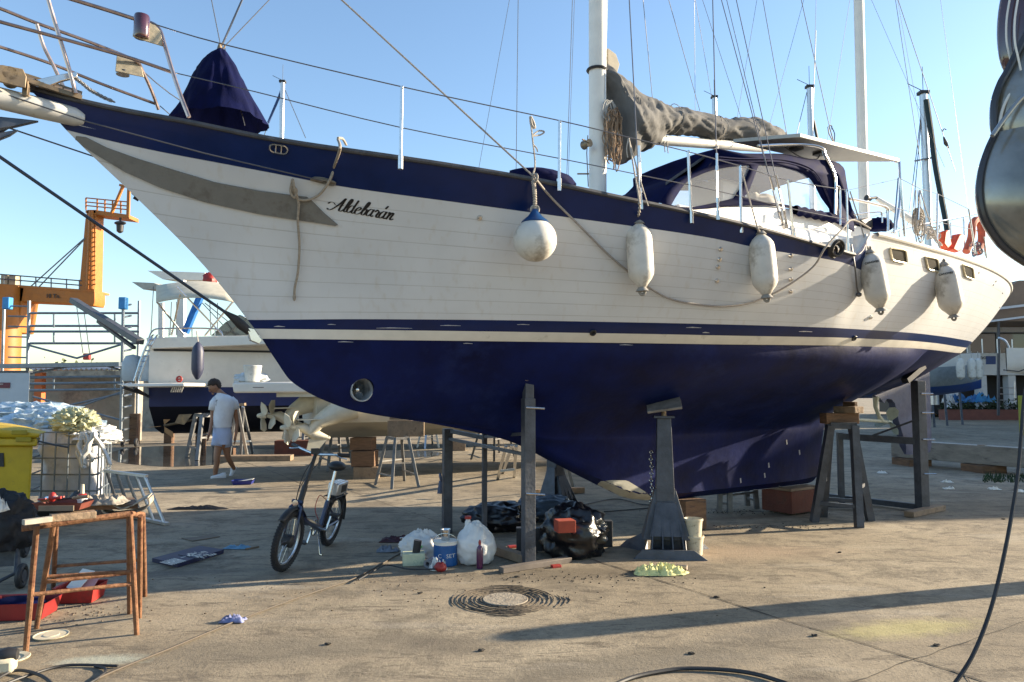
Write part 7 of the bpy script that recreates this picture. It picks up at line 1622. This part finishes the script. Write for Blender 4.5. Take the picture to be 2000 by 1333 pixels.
def smallboat(nm,lab,x,y,Y_,L,W_,H_,z0,rz,mats,cat='sailboat'):
    c=at(x,y,Y_); c.z=z0; t=thing(nm,lab,cat,tuple(c),rz); Rm=Matrix.Rotation(rz,3,'Z'); q=lambda a_,b_,z_:c+Rm@V((a_,b_,z_)); rows=[]
    for i in range(15):
        f=i/14; s=-L/2+L*f; k=math.sin(PI*min(1,(f+.35)/1.35))**.6 if f<1 else .02; k=max(.02,(1-max(0,(f-.45)/.55)**2.2)); zr=H_*(1+.15*f*f); zb=.25*H_*f**3
        rows.append([q(s,W_/2*k*b_,zb+(zr-zb)*z_) for b_,z_ in [(1,1),(1,.72),(.96,.45),(.8,.25),(.4,.08),(0,0),(-.4,.08),(-.8,.25),(-.96,.45),(-1,.72),(-1,1)]])
    m=MB().grid(rows,mif=lambda i,j:0 if min(j,9-j)<1 else (1 if min(j,9-j)<3 else 2)); m.add(rows[0],[tuple(range(11))]); m.grid([[r[0] for r in rows],[r[-1] for r in rows]]); m.build('hull',mats,t,smooth=40)
    return t,q
t,q=smallboat('blue_bottom_boat','white boat with a bright blue bottom and three fenders, beyond the yacht rudder',1787,740,27,5.4,2.2,1.45,1.3,.15,[whith,M('pale_side',(.22,.25,.27),.5),M('bottom_blue',(.005,.045,.22),.5,0,.15,4)],'boat')
MB().box(q(0,0,-.5),(.6,.2,1.2),.15).build('keel_fin',darkb,t); MB().box(q(-.5,0,1.75),(2.6,1.5,.4),.15).build('cabin',whith,t,bevel=.1)
for i in range(4): MB().tube([q(1.2+.6*i,-1.15,1.6),q(1.2+.6*i,-1.15,2.1)],.02,5).build('stanchion',alu,t)
for i,x in enumerate((1876,1898,1911)):
    c=at(x,722,25.4); tt=thing('boat_fender','','fender',tuple(c)); tag(tt,['leftmost','middle','rightmost'][i]+' of the three pale fenders on the blue-bottomed boat at the right'); MB().lathe([(.02,0),(.12,.08),(.14,.2),(.14,.55),(.1,.68),(.02,.74)],c-Z*.35,Z,14).build('fender_body',fw,tt); MB().tube([c+Z*.39,c+Z*.62],.012,5).build('fender_line',ropew,tt)
for x,y in ((1825,835),(1850,832),(1880,830)): g=G(x,y); MB().bar(g,g+V((.1,.3,1.5)),.09,.07).build('shore_leg',darksteel,t)
t,q=smallboat('white_dinghy','white moulded boat bow high at the right edge, in front of the harbour building',2140,730,17,4.4,1.7,.62,1.84,PI+.1,[whith,whith,whith],'boat')
MB().tube(smooth_path([at(1950,660,17),at(1965,668,17),at(1976,695,17)],4),.025,6).build('bow_rail',steel,t); MB().tube([at(1960,723,16.2),at(1990,726,16.2),at(2020,715,16.2)],.012,5).build('mooring_line',black,t)
MB().bar(G(2030,850),G(2030,850)+Z*1.9,.14,.14).build('shore_leg',darksteel,t)
t=thing('yellow_bollard','yellow-green post at the far right edge behind the hanging cable','post',tuple(G(1996,850))); MB().box(G(1998,850)+Z*.7,(.16,.16,1.4)).build('post_body',M('dull_yellow',(.3,.3,.03),.6),t,bevel=.02)
fs=thing('small_scaffold','thin silver scaffold frame between the harbour building and the white boat bow','scaffold',tuple(G(1965,820)))
for x in(1950,1981): MB().tube([G(x,820),at(x,745,G(x,820).y)],.03,6).build('standard',alu,fs)
for y in(758,770,782,794,806): MB().tube([at(1950,y,39.8),at(1981,y,39.8)],.025,5).build('rung',alu,fs)
for i,(x,w_,c_) in enumerate(((1868,.7,(.02,.12,.3)),(1890,1.6,(.03,.16,.4)),(1922,1.4,(.03,.2,.42)),(1852,.6,(.5,.5,.5)))):
    c=at(x,786,40.8); c.z=.9; crumple('tarpaulin',M('tarp%d'%i,c_,.6),c,(w_,.6),.6,90+i,14,None,['small deep blue tarpaulin bundle left of the garden chair','blue tarpaulin heap behind the garden chair','bright blue tarpaulin under the white boat bow','white sheet bundle, leftmost before the building'][i],'tarpaulin')
# shed added out of view on the right to throw shade over the far yard
for X_,Y_,sx,sy,h_,lab in ((31,26,6,17,8.5,'long unseen shed added beyond the right edge to shade the far yard'),):
    t=thing('shade_shed',lab,'shed',(X_,Y_,0)); MB().box((X_,Y_,h_/2),(sx,sy,h_)).build('shed_wall',wb_,t,smooth=0); MB().prism([V((X_-sx/2-.3,Y_-sy/2-.3,h_)),V((X_+sx/2+.3,Y_-sy/2-.3,h_)),V((X_,Y_-sy/2-.3,h_+1.2))],(0,sy+.6,0)).build('shed_roof',brn,t,smooth=0); MB().box((X_-sx/2-.02,Y_,h_*.4),(.06,sy*.3,h_*.75)).build('shed_door',darksteel,t,smooth=0)
